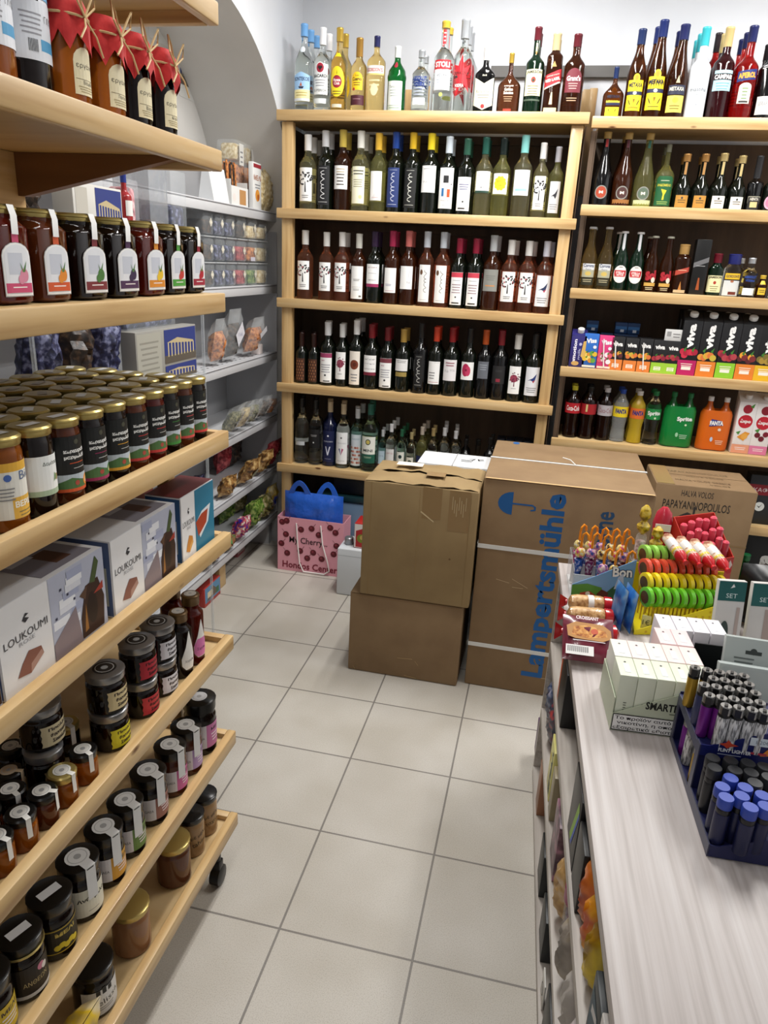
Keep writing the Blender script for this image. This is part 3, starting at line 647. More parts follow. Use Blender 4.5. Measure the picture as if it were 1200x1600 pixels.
# ---- fifth shelf: ouzo and tsipouro
z = LZ[4]
def ouzo(glass, cap, lab, R=.12, sh0=.62, sh1=.76, rn=.34, capz=.84, **kw):
    def f(H):
        d = dict(R=R*H, glass=glass, cap=(capz, cap), labels=[l(H, R*H) for l in lab], sh0=sh0, sh1=sh1, rn=rn, top=.95); d.update(kw); return d
    return f
CORK = 'c9b593'
rows(z, [
 (465.5, 621, ouzo('clear', '101010', [wl(.29, .35, .7, 'b9bcbe', x_none)], capz=.86), 'clear spirit bottle with black stopper at the left post of the bottom shelf', ['clear bottle behind the one at the left post of the bottom shelf'], 'spirit bottle', 'spirit_bottle'),
 (487.5, 624, ouzo('clear', '101010', [wl(.27, .56, .9, '141416', lambda H, R, a, b, w: [L_(0, b-(b-a)*.3, w*.5, 2, .006, 'a0a0a0'), D_(0, a+(b-a)*.3, .004, 'd0d0d0')])], capz=.86), 'clear spirit bottle with a black wrap label and black stopper', ['black-stoppered bottle behind the black wrap label'], 'spirit bottle', 'spirit_bottle'),
 (510, 627, ouzo('navy', CORK, [wl(.07, .56, .92, '171f48', lambda H, R, a, b, w: [D_(0, b-(b-a)*.16, .005, 'e8e8ee'), T_('ΤΣΙΠΟΥΡΟ', 0, a+(b-a)*.66, .007, 'd8dae8', w*.75), P_([(-w*.2, a+(b-a)*.5), (-w*.12, a+(b-a)*.5), (0, a+(b-a)*.3), (w*.12, a+(b-a)*.5), (w*.2, a+(b-a)*.5), (w*.04, a+(b-a)*.22), (-w*.04, a+(b-a)*.22)], 'd8dae8'), L_(0, a+(b-a)*.1, w*.5, 1, .004, 'a8aac8')])]), 'navy blue spirit bottle with cork stopper and a white V on it', ['cork-stoppered bottle behind the navy blue bottle'], 'spirit bottle', 'spirit_bottle'),
 (533.5, 630, ouzo('clear', CORK, [wl(.07, .57, .92, 'eceded', lambda H, R, a, b, w: [D_(0, b-(b-a)*.17, .005, '55555a'), T_('ΤΣΙΠΟΥΡΟ', 0, a+(b-a)*.66, .007, '9a9aa4', w*.75), P_([(-w*.2, a+(b-a)*.48), (-w*.08, a+(b-a)*.5), (0, a+(b-a)*.28)], '6a6a90'), P_([(w*.05, a+(b-a)*.5), (w*.2, a+(b-a)*.48), (0, a+(b-a)*.28)], 'b0587c'), L_(0, a+(b-a)*.1, w*.6, 1, .004, GRY)])]), 'clear spirit bottle with cork stopper and a white wrap label', ['cork-stoppered bottle behind the white wrap label'], 'spirit bottle', 'spirit_bottle'),
 (555, 639, ouzo('aqua', 'e6e8ea', [wl(.05, .58, .82, 'd8e2e8', lambda H, R, a, b, w: [T_('ΑΔΟΛΟ', 0, b-(b-a)*.14, .008, '5a8aa8', w*.7), [D_((i-2)*w*.19, a+(b-a)*(.1+.12*j), w*.1, ['a05a48', 'c98a78', 'e8dcd4'][(i+j) % 3]) for i in range(5) for j in range(5)]])]), 'aqua ouzo bottle with white cap and a photo print label', ['white-capped ouzo bottle behind the photo print label', 'white-capped ouzo bottle third back behind the photo print label'], 'ouzo bottle', 'ouzo_bottle'),
 (579.5, 630, ouzo('aqua', '2c6a5a', [wl(.13, .53, .95, 'e6e8de', lambda H, R, a, b, w: [D_(0, b-(b-a)*.2, w*.17, '22383a'), D_(0, b-(b-a)*.2, w*.12, 'c8b860'), T_('MINI', 0, a+(b-a)*.48, .014, '1a2a2a', w*.62, 0, .02), R_(0, a+(b-a)*.17, w, (b-a)*.34, '1e5a48'), L_(0, a+(b-a)*.24, w*.5, 2, .005, 'b8c8a8')])], R=.135), 'large aqua ouzo bottle with green cap and cream and green label', ['green-capped ouzo bottle behind the large cream and green label'], 'ouzo bottle', 'ouzo_bottle'),
 (595, 672.5, ouzo('aqua', 'd8dadc', [wl(.08, .5, .8, 'c4dcec', lambda H, R, a, b, w: [T_('ΟΥΖΟ', 0, a+(b-a)*.7, .006, '3a6a9a', w*.6), R_(0, a+(b-a)*.12, w, (b-a)*.18, 'b04048')])]), 'small ouzo bottle with pale blue label left of the carton flap', ['small white-capped bottle behind the pale blue label', 'small white-capped bottle third back behind the pale blue label'], 'ouzo bottle', 'ouzo_bottle'),
 (612, 662, ouzo('clear', 'e8e8ea', [wl(.06, .5, .85, 'dcdcda', lambda H, R, a, b, w: [T_('ΟΥΖΟ', 0, b-(b-a)*.2, .008, 'a03038', w*.7), D_(0, a+(b-a)*.4, .007, 'b85a54')])]), 'small clear ouzo bottle with white label and red emblem', ['small white-capped bottle behind the red emblem label', 'small white-capped bottle third back behind the red emblem label'], 'ouzo bottle', 'ouzo_bottle'),
 (627.4, 671, ouzo('aqua', '2a6a4a', [wl(.06, .5, .9, 'e6e8de', lambda H, R, a, b, w: [D_(0, b-(b-a)*.25, w*.2, '22383a'), T_('MINI', 0, a+(b-a)*.42, .008, '1a2a2a', w*.6, 0, .02), R_(0, a+(b-a)*.12, w, (b-a)*.24, '1e5a48')])]), 'small ouzo bottle with green cap and cream label', ['small green-capped bottle second in its row', 'small green-capped bottle third in its row', ], 'ouzo bottle', 'ouzo_bottle'),
 (643, 675.7, ouzo('clear', 'b8a878', [wl(.05, .42, .8, 'e2e0d2', lambda H, R, a, b, w: [D_(0, a+(b-a)*.7, w*.25, '4a5a50'), L_(0, a+(b-a)*.4, w*.6, 3, .006, GRY)])]), 'small clear bottle with gold cap, right of the small green-capped one', ['small gold-capped bottle behind the first one'], 'ouzo bottle', 'ouzo_bottle'),
 (661, 667, ouzo('olive', 'cfc4b4', [wl(.05, .42, .9, '1c2550', x_lines('d8d8e8', 2, .6))]), 'small spirit bottle with tan cap and navy label', ['small pale-capped bottle behind the navy label', 'small pale-capped bottle third back behind the navy label'], 'spirit bottle', 'spirit_bottle'),
 (675.6, 669, ouzo('clear', 'b09a68', [wl(.05, .48, .85, 'd2d6da', x_lines('6a6a74', 3, .7))]), 'small spirit bottle with cork-brown cap and pale label', ['small bottle behind the cork-brown cap'], 'spirit bottle', 'spirit_bottle'),
 (692, 668, ouzo('clear', 'dfe0e2', [wl(.05, .45, .9, 'dadcdc', x_lines('5a5a60', 3, .8))]), 'small clear bottle with white cap, left of the last white-capped pair', ['small white-capped bottle second in the left row', 'small white-capped bottle third in the left row'], 'spirit bottle', 'spirit_bottle'),
 (708, 673, ouzo('clear', 'dfe0e2', [wl(.05, .45, .9, 'dadcdc', x_lines('5a5a60', 3, .8))]), 'small clear bottle with white cap, right of the last white-capped pair', ['small white-capped bottle second in the right row', 'small white-capped bottle third in the right row'], 'spirit bottle', 'spirit_bottle'),
 (728, 686, ouzo('black', '161616', [], capz=.86), 'small black bottle beside the round clear bottle', ['small black bottle behind the first small black one'], 'spirit bottle', 'spirit_bottle'),
 (767, 684, ouzo('black', '161616', [], capz=.86), 'small black bottle between round clear bottle and big carton', ['small black bottle second back by the big carton'], 'spirit bottle', 'spirit_bottle'),
])
p = ony(744, 690, 3.5); t = thing('spirit_bottle', 'round clear spirit bottle with a black stopper on the bottom shelf', 'spirit bottle', (p.x, 3.56, z+.0008))
vessel(t, p.z-z, .052, 'clear', sh0=.25, sh1=.62, rn=.25, top=.9, cap=(.85, '161616'), labels=[('paper_label', [D_(0, .03, .018, 'd0d0d0')])])
# dark trays of bottles stacked at the back right of the bottom shelf
for k in range(5):
    for j in range(2):
        px = 784+k*14; p = ony(px, 682, 3.66)
        tag(MB().box(-.021, -.045, 0, .021, .045, .098, M((44, 50, 66), .3), .004).box(-.0205, -.046, .06, .0205, -.0448, .085, M((96, 104, 122), .4)).build('drink_carton', None, (p.x, 3.665, z+.0008+j*.0995)),
            'small dark blue carton, %s of its stack, %s' % (['bottom', 'top'][j], ['farthest left in the back corner', 'second from the left in the back corner', 'in the middle of the back corner stacks', 'second from the post in the back corner', 'right beside the post in the back corner'][k]), 'carton', 'dark blue cartons in the back corner')
# ================================================================ top shelf, left unit: spirits
z = LZ[0]; Y4 = 3.50
def sp(glass, cap, labs, R=.13, sh0=.62, sh1=.76, rn=.36, capz=.82, top=.95, **kw):
    def f(H):
        d = dict(R=R*H, glass=glass, cap=(capz, cap), labels=[l(H, R*H) for l in labs], sh0=sh0, sh1=sh1, rn=rn, top=top); d.update(kw); return d
    return f
def lb(fn, nm='paper_label'): return lambda H, R: (nm, list(flat(fn(H, R))))
def spirit(px, py, spec, label, cat, behind=(), zs=z, y=Y4, dy=.09): return put_bottle(px, py, y, zs, spec, label, cat, 'spirit_bottle', behind, None, dy)
spirit(476, 38, sp('clear', '6fa6dc', [lb(lambda H, R: [R_(0, H*.33, R*1.95, H*.16, '9cc4e8'), P_([(-R*.95, H*.41), (0, H*.45), (R*.95, H*.41)], '9cc4e8'), T_('BONTEKOE', 0, H*.37, H*.045, '2b3f66', R*1.75, 0, .03), R_(0, H*.20, R*1.95, H*.10, 'eee2a8'), P_([(-R*.3, H*.285), (R*.3, H*.285), (R*.2, H*.26), (-R*.2, H*.26)], '33384a'), P_([(-R*.16, H*.29), (R*.12, H*.29), (0, H*.335)], 'b5603c'), L_(0, H*.215, R*1.3, 2, H*.03, 'b8a860'), R_(0, H*.135, R*1.9, H*.03, 'dfe3e6')]), lb(lambda H, R: [D_(0, H*.71, R*.52, 'e6edf2', H*.035), L_(0, H*.715, R*.6, 2, H*.02, '55607a')])], R=.135, sh0=.52, sh1=.80, rn=.34, capz=.86), 'clear rum bottle with light blue cap and sailing ship label, far left on top', 'rum bottle', ['blue-capped rum bottle second in line at the far left on top', 'blue-capped rum bottle third in line at the far left on top'], dy=.088)
spirit(505.4, 44, sp('clear', 'f0f0f2', [lb(lambda H, R: [R_(0, H*.385, R*1.9, H*.36, 'e9ecea'), D_(0, H*.52, R*.52, 'f6f6f4'), D_(0, H*.52, R*.45, 'a31f35'), P_([(-R*.3, H*.525), (-R*.1, H*.55), (0, H*.53), (R*.1, H*.55), (R*.3, H*.525), (R*.08, H*.50), (0, H*.475), (-R*.08, H*.50)], '1c1416'), T_('BACARDI', 0, H*.425, H*.038, '26262a', R*1.75, 0, .03), L_(0, H*.375, R*1.3, 3, H*.032, '9a9a9e'), T_('SUPERIOR', 0, H*.255, H*.03, '3a3a3e', R*1.6), R_(0, H*.13, R*1.5, H*.06, 'dfe4e4')])], R=.128, sh0=.60, sh1=.73, rn=.36, capz=.80, caplabel=None), 'clear white rum bottle with red round emblem and white cap', 'rum bottle', ['white-capped rum bottle behind the red round emblem bottle'])
spirit(531.5, 44, sp('gold', 'c8a648', [lb(lambda H, R: [D_(0, H*.36, R*.98, 'f2d820', H*.18), D_(0, H*.36, R*.62, '8e1c2c', H*.075), D_(0, H*.36, R*.5, 'a32234', H*.06), T_('Havana', 0, H*.38, H*.035, 'f4e4e0', R*.9, 0, .03), T_('Club', 0, H*.34, H*.035, 'f4e4e0', R*.66, 0, .03), L_(0, H*.245, R*1.1, 2, H*.03, '6a5a10'), P_([(-R*.05, H*.45), (R*.05, H*.45), (0, H*.50)], '6a5a10'), R_(0, H*.075, R*1.3, H*.04, 'd8d4c0')]), lb(lambda H, R: [P_([(-R*.6, H*.655), (R*.6, H*.655), (R*.35, H*.70), (-R*.35, H*.70)], 'f2d820')])], R=.122, sh0=.58, sh1=.76, rn=.37, capz=.84, capmetal=.6, caprough=.3), 'golden rum bottle with yellow oval label and gold cap', 'rum bottle', ['gold-capped rum bottle behind the yellow oval label'])
spirit(562.8, 60, sp('gold', 'a9803c', [lb(lambda H, R: [arch(0, H*.30, R*1.5, H*.24, 'f0c420', .4), T_('Jose', 0, H*.49, H*.035, '1c1410', R*.5), T_('Cuervo', 0, H*.445, H*.05, '1c1410', R*1.2, 0, .03), L_(0, H*.395, R*.9, 2, H*.03, '6a4a10'), D_(-R*.4, H*.31, R*.16, 'a8242c')]), ('foot_card', []) and lb(lambda H, R: [R_(0, H*.165, R*2.0, H*.135, '4a1826'), L_(0, H*.18, R*1.0, 1, H*.02, 'a07a80')], 'foot_label')], R=.13, sh0=.60, sh1=.75, rn=.40, capz=.75, capmetal=.5), 'golden tequila bottle with yellow label and a maroon band at its foot', 'tequila bottle', [])
spirit(590, 57, sp('gold', '1e2050', [lb(lambda H, R: [R_(0, H*.56, R*1.9, H*.10, 'e8e4dc'), T_("GORDON'S", 0, H*.555, H*.05, 'a02838', R*1.7, 0, .03), R_(0, H*.50, R*1.9, H*.02, 'd8c878'), L_(0, H*.42, R*1.2, 3, H*.06, 'd4c89a'), D_(0, H*.30, R*.4, 'd8cfa8', H*.08)])], R=.148, sh0=.66, sh1=.80, rn=.30, capz=.86, sq=(2.6, 1.0, .8)), 'pale gin bottle with navy cap and white band label', 'gin bottle', [])
spirit(622.5, 73, sp('green', 'dfe3e0', [lb(lambda H, R: [R_(0, H*.29, R*1.75, H*.36, 'e6ebe4'), T_('Tanqueray', 0, H*.38, H*.05, '55605a', R*1.3), L_(0, H*.33, R*1.1, 3, H*.04, 'a0a8a2'), R_(0, H*.065, R*1.75, H*.08, 'c8d4c8'), L_(0, H*.07, R*1.2, 1, H*.02, '5a7a60')]), lb(lambda H, R: [D_(0, H*.715, R*.32, '8e1f30'), D_(0, H*.715, R*.22, 'a83044')], 'wax_seal')], R=.152, sh0=.60, sh1=.80, rn=.32, capz=.83, waist=[(.5, 1), (.52, 1.05), (.56, 1.05), (.58, .98)]), 'green gin bottle with red seal and white label', 'gin bottle', [])
spirit(660, 79, sp('clear', 'c4c8cc', [lb(lambda H, R: [T_('ABSOLUT', 0, H*.54, H*.075, '1f3a86', R*1.9, 0, .04), T_('VODKA', 0, H*.455, H*.065, '1f3a86', R*1.4, 0, .04), L_(0, H*.39, R*1.5, 3, H*.05, 'b0b8c8'), R_(0, H*.185, R*1.6, H*.11, 'f4f6f6')])], R=.15, sh0=.62, sh1=.76, rn=.36, capz=.88, capmetal=.7), 'squat clear vodka bottle with blue letters and silver cap', 'vodka bottle', ['silver-capped clear vodka bottle behind the blue letters'])
spirit(698, 34, sp('clear', 'c9a83c', [lb(lambda H, R: [R_(0, H*.525, R*1.9, H*.10, 'c8262e'), T_('STOLI', 0, H*.525, H*.06, 'f6f2f0', R*1.6, 0, .04), R_(0, H*.36, R*1.9, H*.22, 'eceff2'), T_('VODKA', 0, H*.41, H*.03, '3a4048', R*1.1, 0, .02), L_(0, H*.36, R*1.1, 2, H*.03, 'a8b0b8'), P_([(-R*.9, H*.25), (R*.9, H*.25), (R*.9, H*.28), (R*.2, H*.26), (0, H*.29), (-R*.3, H*.26)], 'c8ccd0'), D_(0, H*.2, R*.2, 'aab060')]), lb(lambda H, R: [R_(0, H*.83, R*.85, H*.15, 'c2242c'), L_(0, H*.87, R*.6, 3, H*.04, 'e8b8b8')], 'neck_label')], R=.118, sh0=.60, sh1=.74, rn=.40, capz=.925, top=.94), 'tall clear vodka bottle with red neck and red and white label', 'vodka bottle', ['red-necked clear vodka bottle behind the red and white label'])
spirit(729, 31, sp('clear', 'b8bcc0', [lb(lambda H, R: [P_([(0, H*.62), (R*.3, H*.47), (R*.98, H*.52), (R*.5, H*.40), (R*.98, H*.22), (R*.1, H*.34), (-R*.6, H*.15), (-R*.35, H*.38), (-R*.98, H*.52), (-R*.35, H*.50)], 'd0222c'), T_('SERKOVA', 0, H*.425, H*.035, '1c1416', R*1.7, 0, .03), T_('VODKA', -R*.2, H*.295, H*.035, 'f4e8e6', R*1.0, 0, .03)])], R=.112, sh0=.60, sh1=.73, rn=.42, capz=.80, capmetal=.5), 'tall clear vodka bottle with a big red star and grey cap', 'vodka bottle', ['grey-capped vodka bottle behind the red star', 'grey-capped vodka bottle third in line behind the red star'])
spirit(762, 73.5, sp('black', 'e8e4dc', [lb(lambda H, R: [P_([(-R*.95, H*.13), (0, H*.06), (R*.95, H*.13), (R*.95, H*.54), (0, H*.45), (-R*.95, H*.54)], 'dedcc6'), T_("Ballantine's", 0, H*.335, H*.05, '4a4a42', R*1.5), L_(0, H*.28, R*1.2, 2, H*.04, '8a8a7a'), D_(0, H*.115, R*.2, 'a82c2c'), [P_([(-R*.22+k*R*.16, H*.56), (-R*.1+k*R*.16, H*.56), (-R*.16+k*R*.16, H*.62)], 'b8b4a0') for k in range(3)]])], R=.165, sh0=.58, sh1=.74, rn=.28, capz=.80, sq=(3.2, 1.0, .55)), 'flat dark whisky bottle with cream chevron label and white cap', 'whisky bottle', [])
spirit(800.7, 83.5, sp('whisky', 'c0a040', [lb(lambda H, R: [T_('Dimple', 0, H*.46, H*.06, 'eae0d0', R*.8, 0, .03), T_('Golden', 0, H*.40, H*.05, 'eae0d0', R*.75, 0, .03), T_('Selection', 0, H*.345, H*.05, 'eae0d0', R*.85, 0, .03), L_(0, H*.28, R*.8, 3, H*.035, 'a88a6a'), R_(0, H*.06, R*.7, H*.05, 'a8321e')])], R=.205, sh0=.45, sh1=.70, rn=.20, capz=.84, capmetal=.6, sq=(2.2, 1.0, .62)), 'dimpled round brown whisky bottle with gold cap', 'whisky bottle', [])
spirit(842.5, 43, sp('dgreen', '5a1420', [lb(lambda H, R: [R_(0, H*.36, R*1.95, H*.30, 'e9e4bc'), T_('JAMESON', 0, H*.475, H*.045, '2a2a1e', R*1.8, 0, .04), D_(0, H*.39, R*.25, 'b03028', H*.035), D_(0, H*.385, R*.14, '2c3c26', H*.02), L_(0, H*.32, R*1.2, 4, H*.03, '8a845c'), R_(0, H*.16, R*1.95, H*.02, '4a5a4a')]), lb(lambda H, R: [R_(0, H*.765, R*.5, H*.10, 'dcd4a8'), D_(0, H*.71, R*.2, 'c87a40')], 'neck_label')], R=.118, sh0=.58, sh1=.70, rn=.36, capz=.85), 'dark green whisky bottle with cream label and maroon cap', 'whisky bottle', ['maroon-capped whisky bottle behind the cream label'])
spirit(872, 52.5, sp('whisky', 'cdb98a', [lb(lambda H, R: [P_([(-R*.95, H*.32), (R*.95, H*.41), (R*.95, H*.56), (-R*.95, H*.47)], 'c01f2a'), P_([(-R*.95, H*.30), (R*.95, H*.39), (R*.95, H*.41), (-R*.95, H*.32)], 'eadfc8'), T_('RED LABEL', 0, H*.425, H*.035, 'f2e4d4', R*1.7, .23, .03), T_('JOHNNIE WALKER', 0, H*.475, H*.018, 'f2e4d4', R*1.5, .23), P_([(-R*.3, H*.58), (R*.3, H*.58), (0, H*.65)], 'b08a4a'), P_([(-R*.2, H*.12), (R*.2, H*.12), (R*.1, H*.27), (-R*.05, H*.27)], 'd8c8a0'), R_(0, H*.05, R*1.5, H*.06, 'dcc89a')])], R=.116, sh0=.70, sh1=.80, rn=.44, capz=.79, sq=(5, .92, .92)), 'square whisky bottle with slanted red label and cream cap', 'whisky bottle', ['whisky bottle behind the slanted red label'])
spirit(904.5, 54, sp('whisky', '5c1822', [lb(lambda H, R: [arch(0, H*.27, R*1.5, H*.30, '6e2430', .4), T_("Grant's", 0, H*.445, H*.065, 'f2e8e4', R*1.3, 0, .03), L_(0, H*.38, R*.9, 3, H*.03, 'c8a09a'), L_(0, H*.2, R*1.0, 2, H*.03, 'b89a7a')])], R=.142, sh0=.60, sh1=.76, rn=.36, capz=.84, sq=(2.7, 1.0, .85)), 'brown triangular whisky bottle with wine-red label and cap', 'whisky bottle', ['wine-red capped whisky bottle behind the last one on the left unit'], dy=.1)
# ---- top shelf, right unit
z = RZ[0]
def mtx(n):
    def f(H, R):
        return [R_(0, H*.26, R*1.75, H*.34, 'ecd622'), D_(0, H*.45, R*.35, 'ecd622', H*.05), D_(0, H*.455, R*.2, 'b8952a', H*.03), T_('METAXA', 0, H*.375, H*.05, '1c1a30', R*1.5, 0, .04), R_(0, H*.285, R*1.75, H*.04, '1d2246'), D_(0, H*.285, R*.2, 'dfe2ee', H*.018), P_([(-R*.7, H*.22), (-R*.45, H*.16), (-R*.3, H*.15), (-R*.5, H*.2)], '3a3216'), P_([(R*.7, H*.22), (R*.45, H*.16), (R*.3, H*.15), (R*.5, H*.2)], '3a3216'), P_([(-R*.12, H*.22), (R*.12, H*.22), (0, H*.17)], '8a6a1a'), L_(0, H*.125, R*1.1, 1, H*.02, '6a5c14')]
    return f
spirit(959, 105, sp('amber', '1a2c58', [lb(lambda H, R: [R_(0, H*.42, R*1.3, H*.22, 'ecd622'), D_(0, H*.55, R*.22, 'ecd622', H*.05), T_('METAXA', 0, H*.43, H*.055, '1c1a30', R*1.2, 0, .04), R_(0, H*.29, R*1.3, H*.05, '1d2246'), R_(0, H*.14, R*1.3, H*.18, 'ecd622'), P_([(-R*.4, H*.19), (-R*.2, H*.1), (-R*.3, H*.19)], '3a3216'), P_([(R*.4, H*.19), (R*.2, H*.1), (R*.3, H*.19)], '3a3216')])], R=.235, sh0=.45, sh1=.72, rn=.21, capz=.78, sq=(2.6, 1.0, .5)), 'small flat brandy flask with navy cap and yellow label', 'brandy bottle', [], z, Y4)
spirit(999.5, 46, sp('amber', '20305c', [lb(mtx(3))], R=.122, sh0=.50, sh1=.80, rn=.40, capz=.83), 'brandy bottle with navy cap and yellow label, second on the right top shelf', 'brandy bottle', [], z, Y4)
spirit(1036, 32, sp('amber', '1e2c66', [lb(mtx(5))], R=.112, sh0=.38, sh1=.85, rn=.40, capz=.83), 'tallest brandy bottle with yellow label and long tapering neck', 'brandy bottle', ['brandy bottle behind the tallest yellow label'], z, Y4)
spirit(1071, 39, sp('amber', '22285a', [lb(lambda H, R: [R_(0, H*.31, R*1.8, H*.10, '262a40'), T_('METAXA', 0, H*.32, H*.04, 'd8d4c0', R*1.5, 0, .03), R_(0, H*.16, R*1.75, H*.18, 'd8c85a'), D_(0, H*.2, R*.3, 'c8b040', H*.03), L_(0, H*.14, R*1.0, 2, H*.03, '7a6a20'), P_([(-R*.2, H*.38), (R*.2, H*.38), (0, H*.46)], 'c8b890')])], R=.118, sh0=.38, sh1=.84, rn=.42, capz=.84), 'brandy bottle with a navy band above its pale yellow label', 'brandy bottle', ['brandy bottle behind the navy band label'], z, Y4)
spirit(1104.5, 43, sp('frost', '3fb8c2', [lb(lambda H, R: [scribble(0, H*.46, R*1.2, '9aa0a8', 4, .25, False), T_('mastiha', 0, H*.325, H*.045, '6a7078', R*1.6), L_(0, H*.27, R*.5, 1, H*.015, 'a0a6ac'), R_(0, H*.16, R*.15, H*.02, 'a0a6ac')])], R=.12, sh0=.56, sh1=.70, rn=.38, capz=.80), 'frosted white liqueur bottle with turquoise cap', 'liqueur bottle', ['turquoise-capped white bottle second in line', 'turquoise-capped white bottle third in line'], z, Y4)
spirit(1142, 43, sp('campari', 'c8b078', [lb(lambda H, R: [R_(0, H*.42, R*1.9, H*.22, 'a8d4e0'), R_(0, H*.46, R*1.9, H*.07, '1a1418'), T_('CAMPARI', 0, H*.46, H*.05, 'f4f0ee', R*1.75, 0, .04), L_(0, H*.39, R*1.3, 3, H*.03, '6aa0b0')])], R=.122, sh0=.60, sh1=.73, rn=.38, capz=.79), 'dark red bitter bottle with pale blue label and gold cap', 'liqueur bottle', ['gold-capped bitter bottle behind the pale blue label'], z, Y4)
spirit(1125, 52, sp('red', '2a2024', [], R=.118, capz=.8), 'red aperitif bottle with black cap peeking out left of the bitter bottle', 'liqueur bottle', [], z, 3.66)
spirit(1179.5, 41, sp('red', '1a2052', [lb(lambda H, R: [P_([(-R*.9, H*.40), (R*.9, H*.43), (R*.9, H*.54), (-R*.9, H*.51)], '1c2a6a'), T_('APEROL', 0, H*.47, H*.06, 'f0a030', R*1.6, .08, .05), arch(0, H*.17, R*1.1, H*.22, 'e8dcc8', .2), L_(0, H*.33, R*.5, 4, H*.035, '6a8a5a'), R_(0, H*.19, R*.8, H*.02, '2a2a2a')])], R=.128, sh0=.56, sh1=.70, rn=.36, capz=.83), 'bright red aperitif bottle with navy label and navy cap', 'liqueur bottle', ['navy-capped red aperitif bottle second in line', 'navy-capped red aperitif bottle third in line'], z, Y4)
spirit(1213, 60, sp('black', '1c1c1e', [lb(lambda H, R: [R_(0, H*.18, R*1.8, H*.22, 'e2e0dc'), T_('SERAFINO', 0, H*.2, H*.05, '4a4a4a', R*1.4), P_([(-R*.9, H*.62), (R*.9, H*.68), (R*.9, H*.72), (-R*.9, H*.66)], 'e0e0de')])], R=.14, sh0=.62, sh1=.75, rn=.36, capz=.8), 'black liqueur bottle with a white label at the right edge on top', 'liqueur bottle', ['black liqueur bottle behind the one at the right edge'], z, 3.51)
# ---- right unit, second shelf: liqueurs and sparkling wine
z = RZ[1]
liq = lambda g, c, em, bandc, capm='b89a58': sp(g, capm, [lb(lambda H, R: [D_(0, H*.19, R*.62, '8a8a84'), D_(0, H*.19, R*.52, em), T_('M', 0, H*.19, H*.04, 'e8dcc8', R*.4, 0, .04)]+([R_(0, H*.055, R*1.9, H*.09, bandc)] if bandc else [])), lb(lambda H, R: [R_(0, H*.85, R*.7, H*.10, c)], 'neck_label')], R=.15, sh0=.30, sh1=.80, rn=.34, capz=.91, top=.915)
spirit(949, 206.7, liq('black', 'a82c2c', 'a8442c', None), 'dark liqueur bottle with red neck and round red emblem', 'liqueur bottle', [], z, 3.51)
spirit(982.5, 208, liq('brown', '5a2430', '4a2e2c', '9c6a3a'), 'brown liqueur bottle with cork top and tan foot label', 'liqueur bottle', ['brown liqueur bottle behind the tan foot label'], z, 3.51)
spirit(1016, 208.7, liq('olive', '1e5a4a', '5a6a5a', 'c8cfa0'), 'pale green liqueur bottle with green neck and pale foot label', 'liqueur bottle', [], z, 3.51)
spirit(1046, 226, sp('olive', '6a6a58', [lb(lambda H, R: [P_([(-R*.95, H*.04), (R*.95, H*.04), (R*.95, H*.46), (R*.7, H*.5), (-R*.7, H*.5), (-R*.95, H*.46)], '1c5a34'), T_('ΡΑΚΟΜΕΛΟ', 0, H*.36, H*.04, 'd8c83a', R*1.5, 0, .02), P_([(-R*.3, H*.30), (R*.3, H*.28), (R*.1, H*.2), (R*.1, H*.13), (-R*.1, H*.13), (-R*.05, H*.22)], 'e0cc30'), L_(0, H*.10, R*1.2, 2, H*.03, '9ab05a'), L_(0, H*.43, R*.9, 1, H*.02, 'e0e0c0')])], R=.155, sh0=.50, sh1=.72, rn=.26, capz=.88), 'clear liqueur bottle with a green label and yellow figure', 'liqueur bottle', ['clear liqueur bottle behind the green label'], z, 3.51)
champ = lambda lab, cap: sp('dark', cap, [lb(lambda H, R: [R_(0, H*.14, R*1.5, H*.22, lab), L_(0, H*.16, R*.9, 2, H*.04, '5a4a2a'), D_(0, H*.20, R*.12, '3a3a3a')]), lb(lambda H, R: [R_(0, H*.74, R*.8, H*.22, cap)], 'neck_foil')], R=.18, sh0=.34, sh1=.64, rn=.34, capz=.86, top=.9, capmetal=.5, capr=1.3)
spirit(1078, 241, champ('b8863a', 'b0824a'), 'small sparkling wine bottle with tan label, left of the tan pair', 'sparkling wine', ['small sparkling wine bottle behind the left tan label'], z, 3.51)
spirit(1107, 241, champ('b8863a', 'b0824a'), 'small sparkling wine bottle with tan label, right of the tan pair', 'sparkling wine', ['small sparkling wine bottle behind the right tan label'], z, 3.51)
spirit(1134.5, 240, champ('e4e2dc', 'c9b27a'), 'small sparkling wine bottle with white label, left of the white pair', 'sparkling wine', ['small sparkling wine bottle behind the left white label'], z, 3.51)
spirit(1160.5, 243.7, champ('e4e2dc', 'c9b27a'), 'small sparkling wine bottle with white label, right of the white pair', 'sparkling wine', ['small sparkling wine bottle behind the right white label'], z, 3.51)
spirit(1187.5, 244, sp('black', '2c2c2e', [lb(lambda H, R: [R_(0, H*.14, R*1.7, H*.26, 'b8b4a0'), R_(0, H*.14, R*1.6, H*.24, '1a1a1c'), T_('HENTA', 0, H*.22, H*.05, 'd8d4c8', R*1.1, 0, .02), R_(0, H*.12, R*.9, H*.10, 'c8b884')])], R=.16, sh0=.5, sh1=.62, rn=.42, capz=.56), 'black bottle with grey sleeve neck and framed black label', 'wine bottle', [], z, 3.51)
spirit(1210, 254, sp('dark', '8a5a7a', [lb(lambda H, R: [D_(0, H*.19, R*.8, 'dca0b8'), D_(0, H*.19, R*.6, 'c87896')])], R=.18, sh0=.5, sh1=.68, rn=.36, capz=.75), 'dark bottle with purple capsule and round pink label at the right edge', 'wine bottle', [], z, 3.51)
